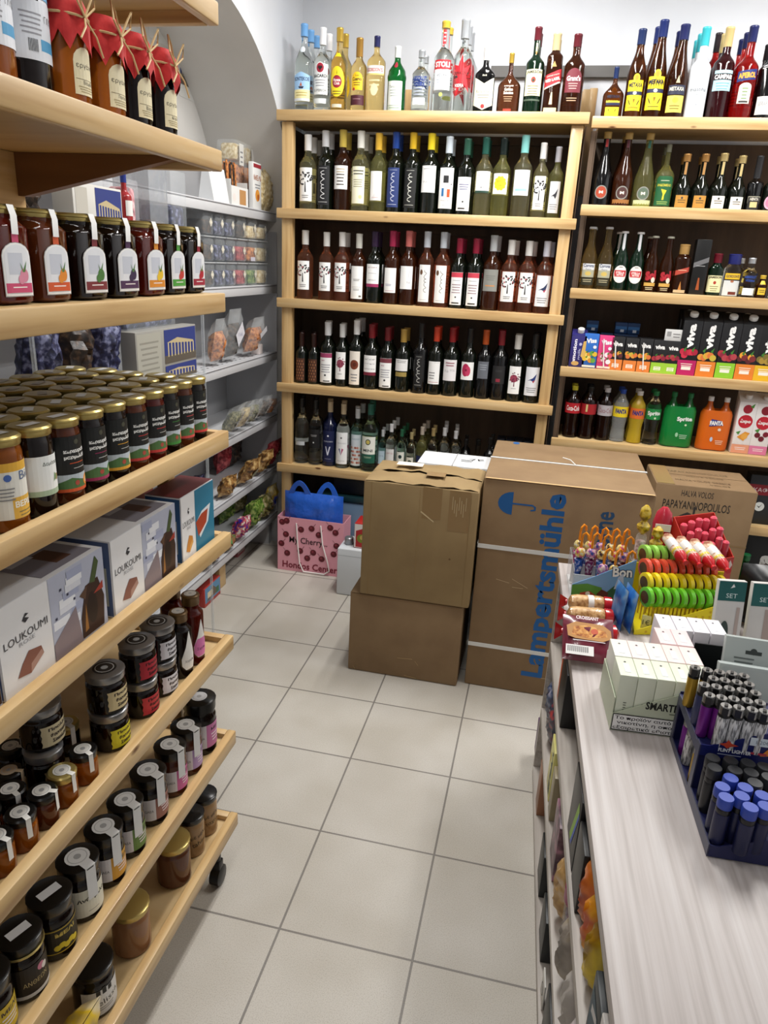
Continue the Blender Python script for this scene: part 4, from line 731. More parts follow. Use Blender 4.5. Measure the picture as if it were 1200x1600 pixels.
# ---- right unit, third shelf: beer and miniatures
z = RZ[2]
def beer(glass, cap, labs, **kw): return sp(glass, cap, labs, **{**dict(R=.145, sh0=.46, sh1=.80, rn=.40, capz=.965, top=.97, capr=1.18), **kw})
cor = lambda: beer('gold', 'd8dade', [lb(lambda H, R: [R_(0, H*.36, R*1.7, H*.10, 'd6d8da'), T_('Corona', 0, H*.38, H*.055, '22305c', R*1.4, 0, .03), T_('Extra', 0, H*.32, H*.03, '22305c', R*.7), R_(0, H*.25, R*1.7, H*.12, 'a8a890'), D_(0, H*.25, R*.4, 'c8b060', H*.035), R_(0, H*.12, R*1.7, H*.12, '2a2a1c'), L_(0, H*.15, R*1.2, 2, H*.03, 'b8b090')])])
stl = lambda: beer('dgreen', 'e8e8ea', [lb(lambda H, R: [D_(0, H*.28, R*.98, 'e6e4e0', H*.15), R_(0, H*.29, R*1.7, H*.11, 'c0202a'), T_('STELLA', 0, H*.305, H*.04, 'f4eeea', R*1.2, 0, .03), T_('ARTOIS', 0, H*.265, H*.03, 'f4eeea', R*1.0, 0, .03), L_(0, H*.40, R*.5, 1, H*.03, '6a5a4a')]), lb(lambda H, R: [P_([(-R*.38, H*.72), (0, H*.67), (R*.38, H*.72), (R*.38, H*.96), (-R*.38, H*.96)], 'dcdee2'), P_([(-R*.05, H*.72), (R*.05, H*.72), (R*.05, H*.93), (-R*.05, H*.93)], 'a8abb2')], 'neck_foil')])
sol = lambda: beer('amber', 'b8b8a8', [lb(lambda H, R: [T_('Sol', 0, H*.30, H*.17, 'a82430', R*1.6, .15, .08), R_(0, H*.14, R*1.7, H*.06, 'c8a050'), D_(R*.4, H*.22, R*.3, 'e0d8c8', H*.05), L_(0, H*.08, R*1.1, 2, H*.03, 'd8c8a0')])])
for px, py, s, l, g in [(926, 354.7, cor(), 'clear beer bottle with white and black label, left of the first pair', 'b'), (950, 355, cor(), 'clear beer bottle with white and black label, right of the first pair', 'b'), (973, 361.6, stl(), 'green beer bottle with foil neck and red band label, left one', 'b'), (998.7, 363, stl(), 'green beer bottle with foil neck and red band label, right one', 'b'), (1022, 369, sol(), 'brown-looking beer bottle with big red lettering, left one', 'b'), (1046, 370, sol(), 'brown-looking beer bottle with big red lettering, right one', 'b')]:
    put_bottle(px, py, 3.50, z, s, l, 'beer bottle', 'beer_bottle', ['beer bottle standing right behind the '+('white and black label, left one' if 'black' in l else ('foil neck, left one' if 'foil' in l else 'red lettering, left one'))] if 'left' in l else ())
spirit(1066, 382, sp('whisky', 'b08a50', [lb(lambda H, R: [P_([(-R*.95, H*.36), (R*.95, H*.46), (R*.95, H*.56), (-R*.95, H*.46)], 'b04434'), L_(0, H*.48, R*1.0, 1, H*.03, 'e0c0a0'), P_([(-R*.2, H*.08), (R*.2, H*.08), (0, H*.26)], 'b87a3a'), R_(0, H*.05, R*1.4, H*.06, 'c8b088')])], R=.19, sh0=.70, sh1=.82, rn=.55, capz=.80, sq=(4, .9, .9)), 'small square whisky bottle with slanted red label on the beer shelf', 'whisky bottle', [], z, 3.5)
b = MB().box(-.034, -.034, 0, .034, .034, .225, M((22, 22, 22), .35), .003)
p = ony(1087, 400, 3.5); p.x += .006; t = thing('whisky_box', 'black whisky gift box with grey slanted stripe on the beer shelf', 'box', (p.x, 3.50, z+.0008)); b.build('box_body', t)
VES[t.name] = (t, .043)
decal([P_([(-.033, .11), (.033, .135), (.033, .155), (-.033, .13)], '6a6a6c'), P_([(-.006, .02), (.01, .02), (.004, .07), (-.002, .07)], '9a4a20'), L_(0, .118, .04, 1, .004, 'c0c0c0')], front_map(-.034), 'box_print', t)
spirit(1112, 396, sp('dgreen', '6a1626', [lb(lambda H, R: [R_(0, H*.28, R*1.9, H*.40, 'e4dfb0'), T_('JAMESON', 0, H*.43, H*.07, '2a2a1e', R*1.7, 0, .04), D_(0, H*.31, R*.2, 'a83a2c', H*.04), L_(0, H*.22, R*1.1, 3, H*.05, '8a845c')])], R=.20, sh0=.62, sh1=.76, rn=.52, capz=.78, sq=(2.6, 1, .6)), 'small flat green whisky bottle with cream label', 'whisky bottle', [], z, 3.5)
spirit(1139, 397, sp('clear', '22286a', [lb(lambda H, R: [R_(0, H*.20, R*1.8, H*.36, 'd0d4d4'), R_(0, H*.48, R*1.7, H*.14, 'e2b82a'), T_("GORDON'S", 0, H*.48, H*.07, '2a2440', R*1.5, 0, .03), D_(0, H*.36, R*.2, 'a86a4a', H*.03), R_(R*.2, H*.08, R*.9, H*.07, '6a2a1e')])], R=.22, sh0=.64, sh1=.78, rn=.66, capz=.76, sq=(2.6, 1, .6)), 'small flat gin bottle with blue cap and yellow band', 'gin bottle', [], z, 3.5)
spirit(1167.6, 403, sp('clear', 'c0c4c8', [lb(lambda H, R: [T_('ABSOLUT', 0, H*.52, H*.07, '2a4a9a', R*1.6, 0, .04), T_('VODKA', 0, H*.43, H*.06, '2a4a9a', R*1.2, 0, .04), R_(0, H*.15, R*1.5, H*.18, 'e8eaec')])], R=.20, sh0=.60, sh1=.76, rn=.42, capz=.86, capmetal=.6), 'small clear vodka bottle with silver cap on the beer shelf', 'vodka bottle', ['small silver-capped vodka bottle behind the first one'], z, 3.5)
spirit(1186, 430, sp('whisky', 'caa838', [lb(lambda H, R: [R_(0, H*.3, R*1.5, H*.3, 'd8b838'), L_(0, H*.35, R, 2, H*.08, '4a3a1a'), R_(0, H*.68, R*1.2, H*.16, 'e0c23a')])], R=.25, sh0=.55, sh1=.72, rn=.5, capz=.84), 'tiny brown miniature bottle with yellow labels', 'miniature bottle', ['tiny miniature bottle behind the yellow labels'], z, 3.5)
spirit(1207, 424, sp('clear', '5a7a8a', [lb(lambda H, R: [R_(0, H*.2, R*1.7, H*.3, 'e8eaea')])], R=.25, sh0=.55, sh1=.72, rn=.5, capz=.78), 'tiny clear miniature bottle with white label at the right edge', 'miniature bottle', [], z, 3.5)
# ================================================================ right unit: drinks cartons and soft drinks
def xrot(p): return p
def box_thing(name, label, cat, x, y, z, w, d, h, mat, front=(), group=None, bev=.002, rz=0, part='box_body', side=None, top=None, rot=None):
    t = thing(name, label, cat, (x, y, z+.0008), rz, group, rot)
    b = MB().box(-w/2, 0, 0, w/2, d, h, mat if isinstance(mat, bpy.types.Material) else M(mat, .45), bev).build(part, t)
    if front: decal(front, front_map(-.0002), 'front_print', b)
    if side: decal(side, plane_map((w/2+.0002, 0, 0), (0, 1, 0), (0, 0, 1), (1, 0, 0)), 'side_print', b)
    if top: decal(top, plane_map((0, 0, h+.0002), (1, 0, 0), (0, 1, 0), (0, 0, 1)), 'top_print', b)
    return t
z = RZ[3]
def fruit(w, h, cs, z0, n=5, seed=1):
    q = random.Random(seed); o = []
    for k in range(n):
        o.append(D_((k-(n-1)/2)*w*.8/n+(q.random()-.5)*w*.1, z0+(q.random()-.5)*h*.10, w*.17, cs[k % len(cs)]))
    o += [P_([(-w*.1+s, z0+h*.06), (w*.08+s, z0+h*.12), (w*.02+s, z0+h*.03)], '3c7a2c') for s in (-w*.2, w*.22)]
    return o
def small_juice(px, py, cs, foot, label, straw, seed, beh=None):
    p = ony(px, py, 3.455); h = p.z-z; w = .058
    fr = [T_('viva', 0, h*.79, h*.13, 'f2f2f0', w*.72, 0, .05)]+fruit(w, h, cs, h*.48, 5, seed)+[R_(0, h*.16, w*.98, h*.32, foot), R_(0, h*.14, w*.5, h*.11, 'f0ece0'), L_(0, h*.16, w*.4, 2, h*.05, foot)]
    t = box_thing('juice_carton', label, 'juice carton', p.x, 3.455, z, w, .042, h, '1c1c1e', fr)
    if straw: MB().tube([(-w*.22, -.004, h*.88), (-w*.1, -.0045, h*.45), (w*.02, -.0045, h*.06)], .003, M('ecece8', .3), 6).build('straw', t)
    if beh: copy_tree(t, beh, (p.x, 3.505, z+.0008))
PE = ('e09a3a', 'd8743a', 'c8b040'); AP = ('a8303a', '8a2038', 'b04048'); CH = ('c02a44', 'd03048', 'a82038')
small_juice(967.6, 527, ('5a2a2e', 'e0963a'), 'e0813a', 'small black juice carton with white straw and orange foot, leftmost of five', True, 1, 'small juice carton right behind the leftmost of the five')
small_juice(989.6, 529, PE, 'e0813a', 'small black juice carton with peaches and orange foot, no straw', False, 2, 'small juice carton right behind the peach one without a straw')
small_juice(1011.6, 530, PE, 'e0813a', 'small black juice carton with peaches and a straw, in the middle of five', True, 3, 'small juice carton right behind the middle one with the straw')
small_juice(1033.6, 532, AP, '9ccc3c', 'small black juice carton with red apples and green foot, left one', False, 4, 'small juice carton right behind the left apple one')
small_juice(1054.5, 534, AP, '9ccc3c', 'small black juice carton with red apples and green foot, right one', False, 5)
def carton_top(t, w, d, h, mat, lab=None):
    m = MB(); hs = h*.86
    m.add([(-w/2, 0, hs), (w/2, 0, hs), (w/2, d, h), (-w/2, d, h), (w/2, d, hs), (-w/2, d, hs)], [(0, 1, 2, 3), (1, 4, 2), (0, 3, 5), (4, 5, 3, 2), (0, 5, 4, 1)], mat)
    m.build('carton_top', t)
def big_juice(px, py, cs, foot, label, seed, beh=None):
    """px, py: middle of the cap"""
    p = ony(px, py, 3.49); h = p.z-z+.012; w = .0795; d = .07; x = p.x-.012
    t = thing('juice_carton', label, 'juice carton', (x, 3.455, z+.0008))
    hs = h*.86; BK = M('1a1a1c', .4)
    b = MB().box(-w/2, 0, 0, w/2, d, hs-.0005, BK, .002).build('box_body', t)
    decal(fruit(w, h, cs, h*.34, 6, seed)+[R_(0, h*.12, w*.98, h*.24, foot), R_(0, h*.11, w*.5, h*.05, 'f0ece0'), L_(0, h*.18, w*.6, 2, h*.03, 'f4e8d8'), T_('viva', -w*.02, h*.62, w*.40, 'f4f4f2', h*.38, PI/2, .05)], front_map(-.0002), 'front_print', b)
    carton_top(t, w, d, h, BK)
    c = Vector((.0, d*.42, hs+(h-hs)*.42))
    MB().lathe([(.017, 0), (.018, .002), (.018, .014), (.015, .017)], M('eeeeea', .35), 18, xf=lambda v: c+Matrix.Rotation(.42, 4, 'X').to_3x3() @ v+Vector((0, -.002, .002))).build('screw_cap', t)
    if beh: copy_tree(t, beh, (x, 3.56, z+.0008))
big_juice(1089, 491, CH, 'b81e60', 'large black juice carton with cherries and magenta foot', 6, 'large juice carton behind the magenta-footed one')
big_juice(1119.5, 493, PE, 'e0812e', 'large black juice carton with peaches and orange foot', 7, 'large juice carton behind the peach one')
big_juice(1150.5, 495, AP, '8cc832', 'large black juice carton with red apples and green foot', 8, 'large juice carton behind the green-footed one')
big_juice(1181.5, 497, ('5a2024', 'e8a030', '7a2a2c'), 'e0812e', 'large black juice carton with a cut orange and orange foot', 9, 'large juice carton behind the cut orange one')
big_juice(1212, 499, ('7a6a30', 'a88a38'), 'e2b428', 'large black juice carton with pineapple and yellow foot, cut by the right edge', 10)
p = ony(900, 530, 3.46)
t = thing('milk_carton', 'purple milk drink carton with white screw cap at the left end of the cartons', 'milk carton', (max(p.x, .1485), 3.455, z+.0008)); w, d, h = .068, .055, .165
PU = M('2e2a6e', .4)
b = MB().box(-w/2, 0, 0, w/2, d, h*.86-.0005, PU, .002).build('box_body', t); carton_top(t, w, d, h, PU)
decal([T_('emotion', -w*.22, h*.42, w*.22, 'e8e6f4', h*.66, PI/2, .04), T_('milk', w*.08, h*.36, w*.16, 'c8c8e8', h*.3, PI/2), P_([(w*.2, h*.3), (w*.48, h*.2), (w*.48, h*.72), (w*.3, h*.7)], 'd8b060'), D_(w*.12, h*.62, w*.1, 'b8b8e0'), D_(-w*.1, h*.1, w*.25, 'c8a060', h*.06)], front_map(-.0002), 'front_print', b)
MB().lathe([(.014, 0), (.015, .002), (.015, .018), (.012, .021)], M('eeeeea', .35), 16, xf=lambda v: Vector((.004, d*.45, h*.925))+Matrix.Rotation(.35, 4, 'X').to_3x3() @ v).build('screw_cap', t)
for px, py, c1, lab, cs in [(926, 522, '2f6cc0', 'blue kids drink carton with yellow picture beside the purple carton', ('e0b83a', 'e8d070', 'd89030', '6aa040')), (949.5, 525, 'd8407c', 'pink kids drink carton with a straw between blue and black cartons', ('d85a6a', 'e8d0d8', 'b83060', 'f0e8ec'))]:
    p = ony(px, py, 3.455); h = p.z-z; w = .064
    t = box_thing('drink_carton', lab, 'drink carton', p.x, 3.455, z, w, .042, h, c1, [T_('Viss', 0, h*.80, h*.14, 'f2f4f8', w*.7, .1, .05)]+fruit(w, h, cs, h*.40, 5, 12)+fruit(w, h, cs, h*.25, 4, 13)+[D_(w*.28, h*.62, w*.12, 'e8eef4'), R_(0, h*.05, w*.9, h*.06, 'e8e0d0')])
    if 'pink' in lab: MB().tube([(-w*.22, -.004, h*.9), (-w*.1, -.0045, h*.45), (w*.02, -.0045, h*.06)], .003, M('ecece8', .3), 6).build('straw', t)
k = 0
for i, (px, py, lv) in enumerate([(925, 505, 0), (925.5, 484, 1), (950, 507, 0), (970.5, 507, 0), (989, 507, 0), (971, 487, 1), (990.5, 488, 1)]):
    p = ony(px, 507, 3.62)
    nm = ['bottom of the left stack', 'top of the left stack', 'standing alone', 'bottom of the middle stack', 'bottom of the right stack', 'top of the middle stack', 'top of the right stack'][i]
    box_thing('milk_carton', 'small dark blue milk carton behind the juice, '+nm, 'milk carton', p.x, 3.60, z+(.1515 if lv else 0), .055, .04, .0495 if lv else .149, '1d4478', [R_(0, (.025 if lv else .125), .05, .014, '3a78b8'), R_(.005, (.012 if lv else .112), .016, .012, 'd8e4f0')])
p = ony(1052, 522, 3.48)
box_thing('price_card', 'white price card lying on the small juice cartons', 'card', p.x, 3.46, ony(1054.5, 534, 3.455).z+.001, .074, .006, .05, 'd8d8d6', [R_(-.02, .03, .018, .02, '9a9a9a'), L_(.012, .03, .03, 2, .012, '8a8a8a')])
# ---- soft drinks
z = RZ[4]
def soda(px, py, glass, cap, lab, label, cat='soft drink', beh=(), waist=None, zb=z, y=3.50, bandz=(.48, .68)):
    p = ony(px, py, y); H = p.z-zb; R = .145*H
    t = thing('soda_bottle', label, cat, (p.x, y, zb+.0008))
    labs = [('wrap_label', [R_(0, (bandz[0]+bandz[1])/2*H, R*2.9, (bandz[1]-bandz[0])*H, lab[0])]+lab[1](H, R))]
    vessel(t, H, R, glass, sh0=.70, sh1=.90, rn=.36, top=.95, cap=(.915, cap), labels=labs, waist=waist or [(.12, .96), (.3, .86), (.45, 1.0), (.70, 1.0)])
    for k, b in enumerate(beh): copy_tree(t, b, (p.x, y+.078*(k+1), zb+.0008))
COLA = M((26, 10, 7), .05, trans=.25)
soda(899.7, 602.7, COLA, 'd8d23a', ('b8202a', lambda H, R: [T_('Coca-Cola', 0, H*.58, H*.10, 'f0e8e4', R*1.9, 0, .03)]), 'cola bottle with red label and yellow cap', beh=['cola bottle behind the yellow-capped one'])
soda(924.6, 604, COLA, '1a1a1a', ('a81e26', lambda H, R: [R_(-R*.3, H*.6, R*.25, H*.14, 'd8c88a')]), 'cola bottle with red label and black cap', beh=['cola bottle behind the black-capped one'])
soda(950.7, 606, COLA, 'd4d4d8', ('b9b4ba', lambda H, R: [T_('Coca-Cola', 0, H*.58, H*.09, '8a3a44', R*1.8)]), 'cola bottle with silver label and pale cap', beh=['cola bottle behind the silver label one'])
soda(975, 608, M((222, 226, 226), .03, trans=.8, ior=1.33), '2a50b0', ('f0d422', lambda H, R: [T_('FANTA', 0, H*.59, H*.09, '22307c', R*1.6, 0, .06)]), 'cloudy lemon soda bottle with yellow label and blue cap', beh=['soda bottle behind the blue-capped lemon one'])
soda(1001.6, 611, M((226, 196, 60), .05, trans=.5, ior=1.33), 'e4e4e2', ('e0702a', lambda H, R: [T_('FANTA', 0, H*.59, H*.09, '22307c', R*1.6, 0, .06)]), 'yellow-orange soda bottle with orange label and white cap', beh=['soda bottle behind the white-capped orange one'])
soda(1026.6, 611, 'clear', '1e7a44', ('1f8a44', lambda H, R: [T_('Sprite', 0, H*.59, H*.10, 'f0f4f0', R*1.8, .05, .04), D_(R*.2, H*.51, R*.14, 'd8e8c8')]), 'small clear lemonade bottle with green label and green cap', beh=['clear lemonade bottle behind the small green label one'])
def pack(px1, px2, py, glass, cap, wrap, txt, label, prints):
    a = ony(px1, py, 3.50); b = ony(px2, py+1.5, 3.50); H = a.z-z; x = (a.x+b.x)/2; dx = (b.x-a.x)/2; R = dx-.0006
    t = thing('bottle_pack', label, 'soft drink', (x, 3.505, z+.0008))
    for s in (-1, 1):
        prof = profile(H, R, .66, .88, .32, .95)
        bo = MB().lathe([(r, zz) for r, zz in prof], GL[glass] if isinstance(glass, str) else glass, 20, xf=lambda v, s=s: v+Vector((s*dx, 0, 0))).build('bottle', t)
        MB().lathe([(R*.36, H*.915), (R*.36, H*.99), (R*.3, H)], M(cap, .4), 16, xf=lambda v, s=s: v+Vector((s*dx, 0, 0))).build('cap', bo)
    m = MB(); n = 16; W = dx+R+.0025; D = R+.0025; zs = [.004, H*.05, H*.3, H*.68, H*.76]; kk = [.93, 1, 1, 1, .92]
    vs = []; fs = []
    for zz, k in zip(zs, kk):
        for i in range(2*n):
            t_ = 2*PI*i/(2*n); c, s_ = math.cos(t_), math.sin(t_)
            xx = (math.copysign(dx, c) if abs(c) > 1e-6 else 0)+R*1.03*c*k; vs.append((xx*k if k < 1 else xx, D*s_*k, zz))
    for j in range(len(zs)-1):
        for i in range(2*n): fs.append((j*2*n+i, j*2*n+(i+1) % (2*n), (j+1)*2*n+(i+1) % (2*n), (j+1)*2*n+i))
    m.add(vs, fs, wrap, True); wo = m.build('shrink_wrap', t)
    decal(prints(H, dx, R), front_map(-D-.0012), 'wrap_print', wo)
pack(1055.5, 1081, 612.6, M((16, 110, 50), .08, trans=.35), '16703c', M((22, 136, 62), .18, alpha=.85), 'Sprite', 'green lemonade bottles in a shrink-wrapped pair', lambda H, dx, R: [T_('Sprite', dx*.55, H*.53, H*.10, 'eef4ee', R*1.9, .06, .05), D_(dx*.8, H*.43, R*.14, 'd8e8c8'), D_(-dx*.1, H*.24, R*.18, '9ad0a8', R*.3), L_(dx*.7, H*.24, R*1.0, 3, H*.03, 'b8e0c0')])
pack(1112.7, 1138, 619.7, M((220, 104, 24), .1, trans=.3), 'e0e0de', M((232, 112, 30), .18, alpha=.85), 'Fanta', 'orange soda bottles in a shrink-wrapped pair', lambda H, dx, R: [P_([(-R*.9, H*.46), (R*.9, H*.50), (R*.5, H*.58), (-R*.7, H*.6)], '24348a'), T_('FANTA', 0, H*.53, H*.085, 'f4f2ec', R*1.7, .05, .06), D_(R*.5, H*.41, R*.2, 'f0d8c0'), D_(-R*.3, H*.22, R*.18, 'b8c8e0', R*.32), L_(dx*.7, H*.2, R*1.0, 3, H*.03, 'f4d8b8')])
def expo(px, py, c1, c2, label, fr):
    p = ony(px, py, 3.49); h = p.z-z+.005; w = .076; d = .07; x = p.x
    t = thing('juice_carton', label, 'juice carton', (x, 3.47, z+.0008)); W_ = M('ece8e6', .4)
    b = MB().box(-w/2, 0, 0, w/2, d, h*.88-.0005, W_, .002).build('box_body', t); carton_top(t, w, d, h/.98, W_)
    decal([D_(0, h*.55, w*.40, 'c02030'), T_('έxpo', 0, h*.55, w*.28, 'f4ece8', w*.6, 0, .05), D_(0, h*.76, w*.26, c1), P_([(w*.1, h*.80), (w*.35, h*.86), (w*.3, h*.78)], '4a8a3a'), R_(0, h*.08, w*.98, h*.15, c2), L_(0, h*.1, w*.6, 2, h*.03, 'f0e4e0')]+fr(w, h), front_map(-.0002), 'front_print', b)
    MB().lathe([(.014, 0), (.015, .002), (.015, .016), (.012, .019)], M('e8e4e0', .35), 16, xf=lambda v: Vector((0, d*.4, h*.93))+Matrix.Rotation(.3, 4, 'X').to_3x3() @ v).build('screw_cap', t)
expo(1171.6, 618, '9c1e30', 'e09a7a', 'white juice carton with red disc, orange slice and salmon foot', lambda w, h: [P_([(-w*.3, h*.28), (w*.1, h*.22), (w*.38, h*.36), (w*.1, h*.38)], 'e0942e'), D_(w*.1, h*.3, w*.18, 'e8a848'), P_([(-w*.4, h*.36), (-w*.15, h*.39), (-w*.25, h*.32)], '4a8a3a')])
expo(1200, 621, '8a1a2a', 'd87aa0', 'white juice carton with red disc, cherries and pink foot, cut by the right edge', lambda w, h: [D_(-w*.2, h*.34, w*.16, '6a1424'), D_(w*.05, h*.28, w*.16, '6a1424'), D_(w*.25, h*.36, w*.16, '7a1a2a'), P_([(-w*.4, h*.42), (-w*.1, h*.46), (-w*.2, h*.38)], '4a8a3a')])
# ---- dark packs low on the right unit
z = RZ[5]
for i, (px, h, c, lab, fr) in enumerate([(1172, .235, '202226', 'dark coffee pack with a red band on the low right shelf, left one', [R_(0, .165, .13, .05, '7a1420'), T_('ΚΑΦΕ', 0, .165, .02, 'd8c8c8', .08), D_(.0, .085, .022, 'd8dcd8'), P_([(-.012, .09), (0, .078), (.012, .1), (0, .085)], '2a2a2c')]), (1208, .235, '1a2420', 'dark coffee pack with a red band on the low right shelf, right one', [R_(0, .165, .13, .05, '8a1824'), T_('ΚΑΦΕ', 0, .165, .02, 'd8c8c8', .08), D_(0, .085, .022, 'd8dcd8'), P_([(-.012, .09), (0, .078), (.012, .1), (0, .085)], '2a2a2c')])]):
    p = ony(px+12+i*12, 800, 3.47); box_thing('coffee_pack', lab, 'coffee', p.x, 3.47, z, .122, .08, h, c, fr, bev=.006)
p = ony(1190, 900, 3.48); t = box_thing('juice_multipack', 'black juice multipack standing on the floor under the right shelves', 'juice carton', p.x, 3.50, 0, .26, .12, .42, '17171a', [T_('viva', .0, .25, .07, 'e8e8e6', .16, PI/2, .05)], bev=.004)
p = ony(1158, 880, 3.38); t = thing('soda_bottle', 'green bottle standing on the floor beside the black juice multipack', 'soft drink', (p.x+.02, 3.39, .0008)); vessel(t, .36, .045, 'green', sh0=.7, sh1=.9, rn=.34, cap=(.92, '1c6a3c'))
# ================================================================ cartons and bags on the floor
def cbox(x0, y0, z0, x1, y1, z1, mat, name, label, cat, bev=.006):
    t = thing(name, label, cat, ((x0+x1)/2, y0, z0+.0008)); w = (x1-x0)/2; d = y1-y0; h = z1-z0-.001
    b = MB().box(-w, 0, 0, w, d, h, mat, bev).build('box_body', t)
    return t, b, w, d, h
TAPE = M((150, 122, 82), .25); SEAM = M((96, 74, 48), .8)
t, b, w, d, h = cbox(-.627, 2.452, 0, -.185, 2.80, .347, CARD, 'cardboard_box', 'plain brown cardboard box at the bottom of the aisle stack', 'cardboard box')
decal([R_(0, h-.004, 2*w*.97, .0025, SEAM), R_(-.0, h-.012, 2*w*.9, .0015, '8c6c46')]+[P_([(a, c), (a+l, c-s), (a+l, c-s+.0025), (a, c+.002)], 'b89a6c') for a, c, l, s in [(-.02, .085, .06, -.004), (.05, .083, .014, .018), (.01, .012, .05, .006), (-.20, .02, .012, .02), (-.185, .04, .004, .04)]], front_map(-.0003), 'scuff_print', b)
decal([R_(0, d/2, .004, d, SEAM)], plane_map((0, 0, h+.0003), (1, 0, 0), (0, 1, 0), (0, 0, 1)), 'flap_seam', b)
t, b, w, d, h = cbox(-.588, 2.442, .3475, -.166, 2.745, .806, CARD2, 'cardboard_box', 'taped brown cardboard box with crumpled flaps on top of the aisle stack', 'cardboard box')
decal([R_(.045, h-.06, .07, .12, TAPE), R_(.145, h-.08, .075, .155, TAPE), R_(-.0, h*.5, .0015, h*.96, '9c8052'), R_(.185, h*.5, .002, h*.96, '8c7248'), R_(-w+.03, h*.5, .0015, h, '96794c'), P_([(.005, .36), (.055, .326), (.056, .33), (.007, .365)], 'd8c49a'), D_(.125, .19, .004, '6a5030')]+[R_(.12+k*.008, h-.05-(k % 3)*.012, .002, .05, 'c8b48c') for k in range(7)], front_map(-.0003), 'tape_print', b)
fl = MB(); q = random.Random(4); n = 14
for j, (ya, yb, up) in enumerate([(.004, .125, .012), (.135, .29, .016)]):
    vs = []
    for r in range(4):
        for i in range(n+1):
            u = i/n; v = r/3
            vs.append((-w+.004+(2*w-.008)*u, ya+(yb-ya)*v+(q.random()-.5)*.006, h+.001+(up*math.sin(PI*u*1.0)*(v if j == 0 else 1-v)*.8)+q.random()*.008*(1 if i not in (0, n) else .2)))
    fs = [(r*(n+1)+i, r*(n+1)+i+1, (r+1)*(n+1)+i+1, (r+1)*(n+1)+i) for r in range(3) for i in range(n)]
    fl = MB().add(vs, fs, CARD2); fl.build('flap', t)
decal([R_(0, 0, .10, .055, 'eceae4')], plane_map((-.075, .19, h+.026), (1, .03, 0), (-.03, 1, -.05), (0, 0, 1)), 'shipping_label', b)
decal([R_(0, 0, .07, .06, TAPE)], plane_map((.04, .10, h+.022), (1, .03, 0), (-.03, 1, -.02), (0, 0, 1)), 'tape', b)
t, b, w, d, h = cbox(-.46, 2.83, 0, -.168, 3.03, .79, M((226, 228, 230), .5), 'white_box', 'tall white box with black marks behind the aisle stack', 'box')
decal([T_('7E', .09, .12, .03, INK, .06, .2), R_(.0, .1, .004, .2, '9a9a9c'), L_(.05, .1, .05, 2, .02, INK)], plane_map((0, 0, h+.0004), (1, 0, 0), (0, 1, 0), (0, 0, 1)), 'top_print', b)
# the big carton
t, b, w, d, h = cbox(-.157, 2.486, 0, .432, 3.10, .852, CARD, 'cardboard_box', 'big strapped brown carton with blue upright lettering', 'cardboard box', .005)
BX = .1375; BLU = M((26, 92, 156), .6)
def bf(px, py): p = ony(px, py, 2.486); return (p.x-BX, p.z)
a = bf(842, 1068); c = bf(879, 783); L = math.hypot(c[0]-a[0], c[1]-a[1]); m_ = bf(856, 927)
its = [T_('Lampertsmühle', m_[0]-.008, m_[1]+.012, .104, BLU, L, PI/2, .035)]
a = bf(940, 845); c = bf(946, 795); m_ = bf(944, 828); its += [T_('orne', m_[0]+.004, m_[1], .048, M((40, 78, 116), .6), .135, PI/2, .02)]
u = bf(801, 787); ux, uz = u
its += [P_([(ux, uz-.043)]+[(ux-.052*math.sin(PI*k/10), uz-.043*math.cos(PI*k/10)) for k in range(11)]+[(ux, uz+.043)], BLU), R_(ux+.035, uz, .075, .006, BLU), P_([(ux+.07, uz+.003), (ux+.083, uz-.004), (ux+.083, uz-.018), (ux+.066, uz-.022), (ux+.064, uz-.017), (ux+.077, uz-.014), (ux+.076, uz-.006), (ux+.07, uz-.003)], BLU)]
for px, py, l, s in [(775, 905, .05, .01), (800, 905, .06, .03), (800, 918, .04, .0), (845, 1060, .03, .0)]:
    q_ = bf(px, py); its.append(P_([(q_[0], q_[1]), (q_[0]+l, q_[1]-s), (q_[0]+l, q_[1]-s+.0018), (q_[0], q_[1]+.0018)], 'c8b08a'))
decal(its, front_map(-.0003), 'front_print', b)
decal([R_(0, d*.52, 2*w, .003, SEAM), R_(0, .002, 2*w*.98, .012, 'c9a878')], plane_map((0, 0, h+.0003), (1, 0, 0), (0, 1, 0), (0, 0, 1)), 'flap_seam', b)
decal([D_(-w+.085, d-.03, .014, BLU, .02)], plane_map((0, 0, h+.0003), (1, 0, 0), (0, 1, 0), (0, 0, 1)), 'blue_mark', b)
STRAP = M((222, 222, 218), .4)
for z0 in (bf(755, 853)[1], bf(735, 1005)[1]):
    s = MB(); e = .0022
    for X0_, Y0_, X1_, Y1_ in [(-w-e, -e, w+e, -.0004), (w+.0004, -e, w+e, d+e), (-w-e, d+.0004, w+e, d+e), (-w-e, -e, -w-.0004, d+e)]: s.box(X0_, Y0_, z0-.008, X1_, Y1_, z0+.008, STRAP)
    s.build('strap', t)
yt = .30
MB().box(-w-.002, yt-.006, h+.0004, w+.002, yt+.006, h+.003, STRAP).tube([(.03, yt, h+.004), (.01, yt+.01, h+.018), (-.02, yt+.012, h+.024)], .002, STRAP, 6).build('string', t)
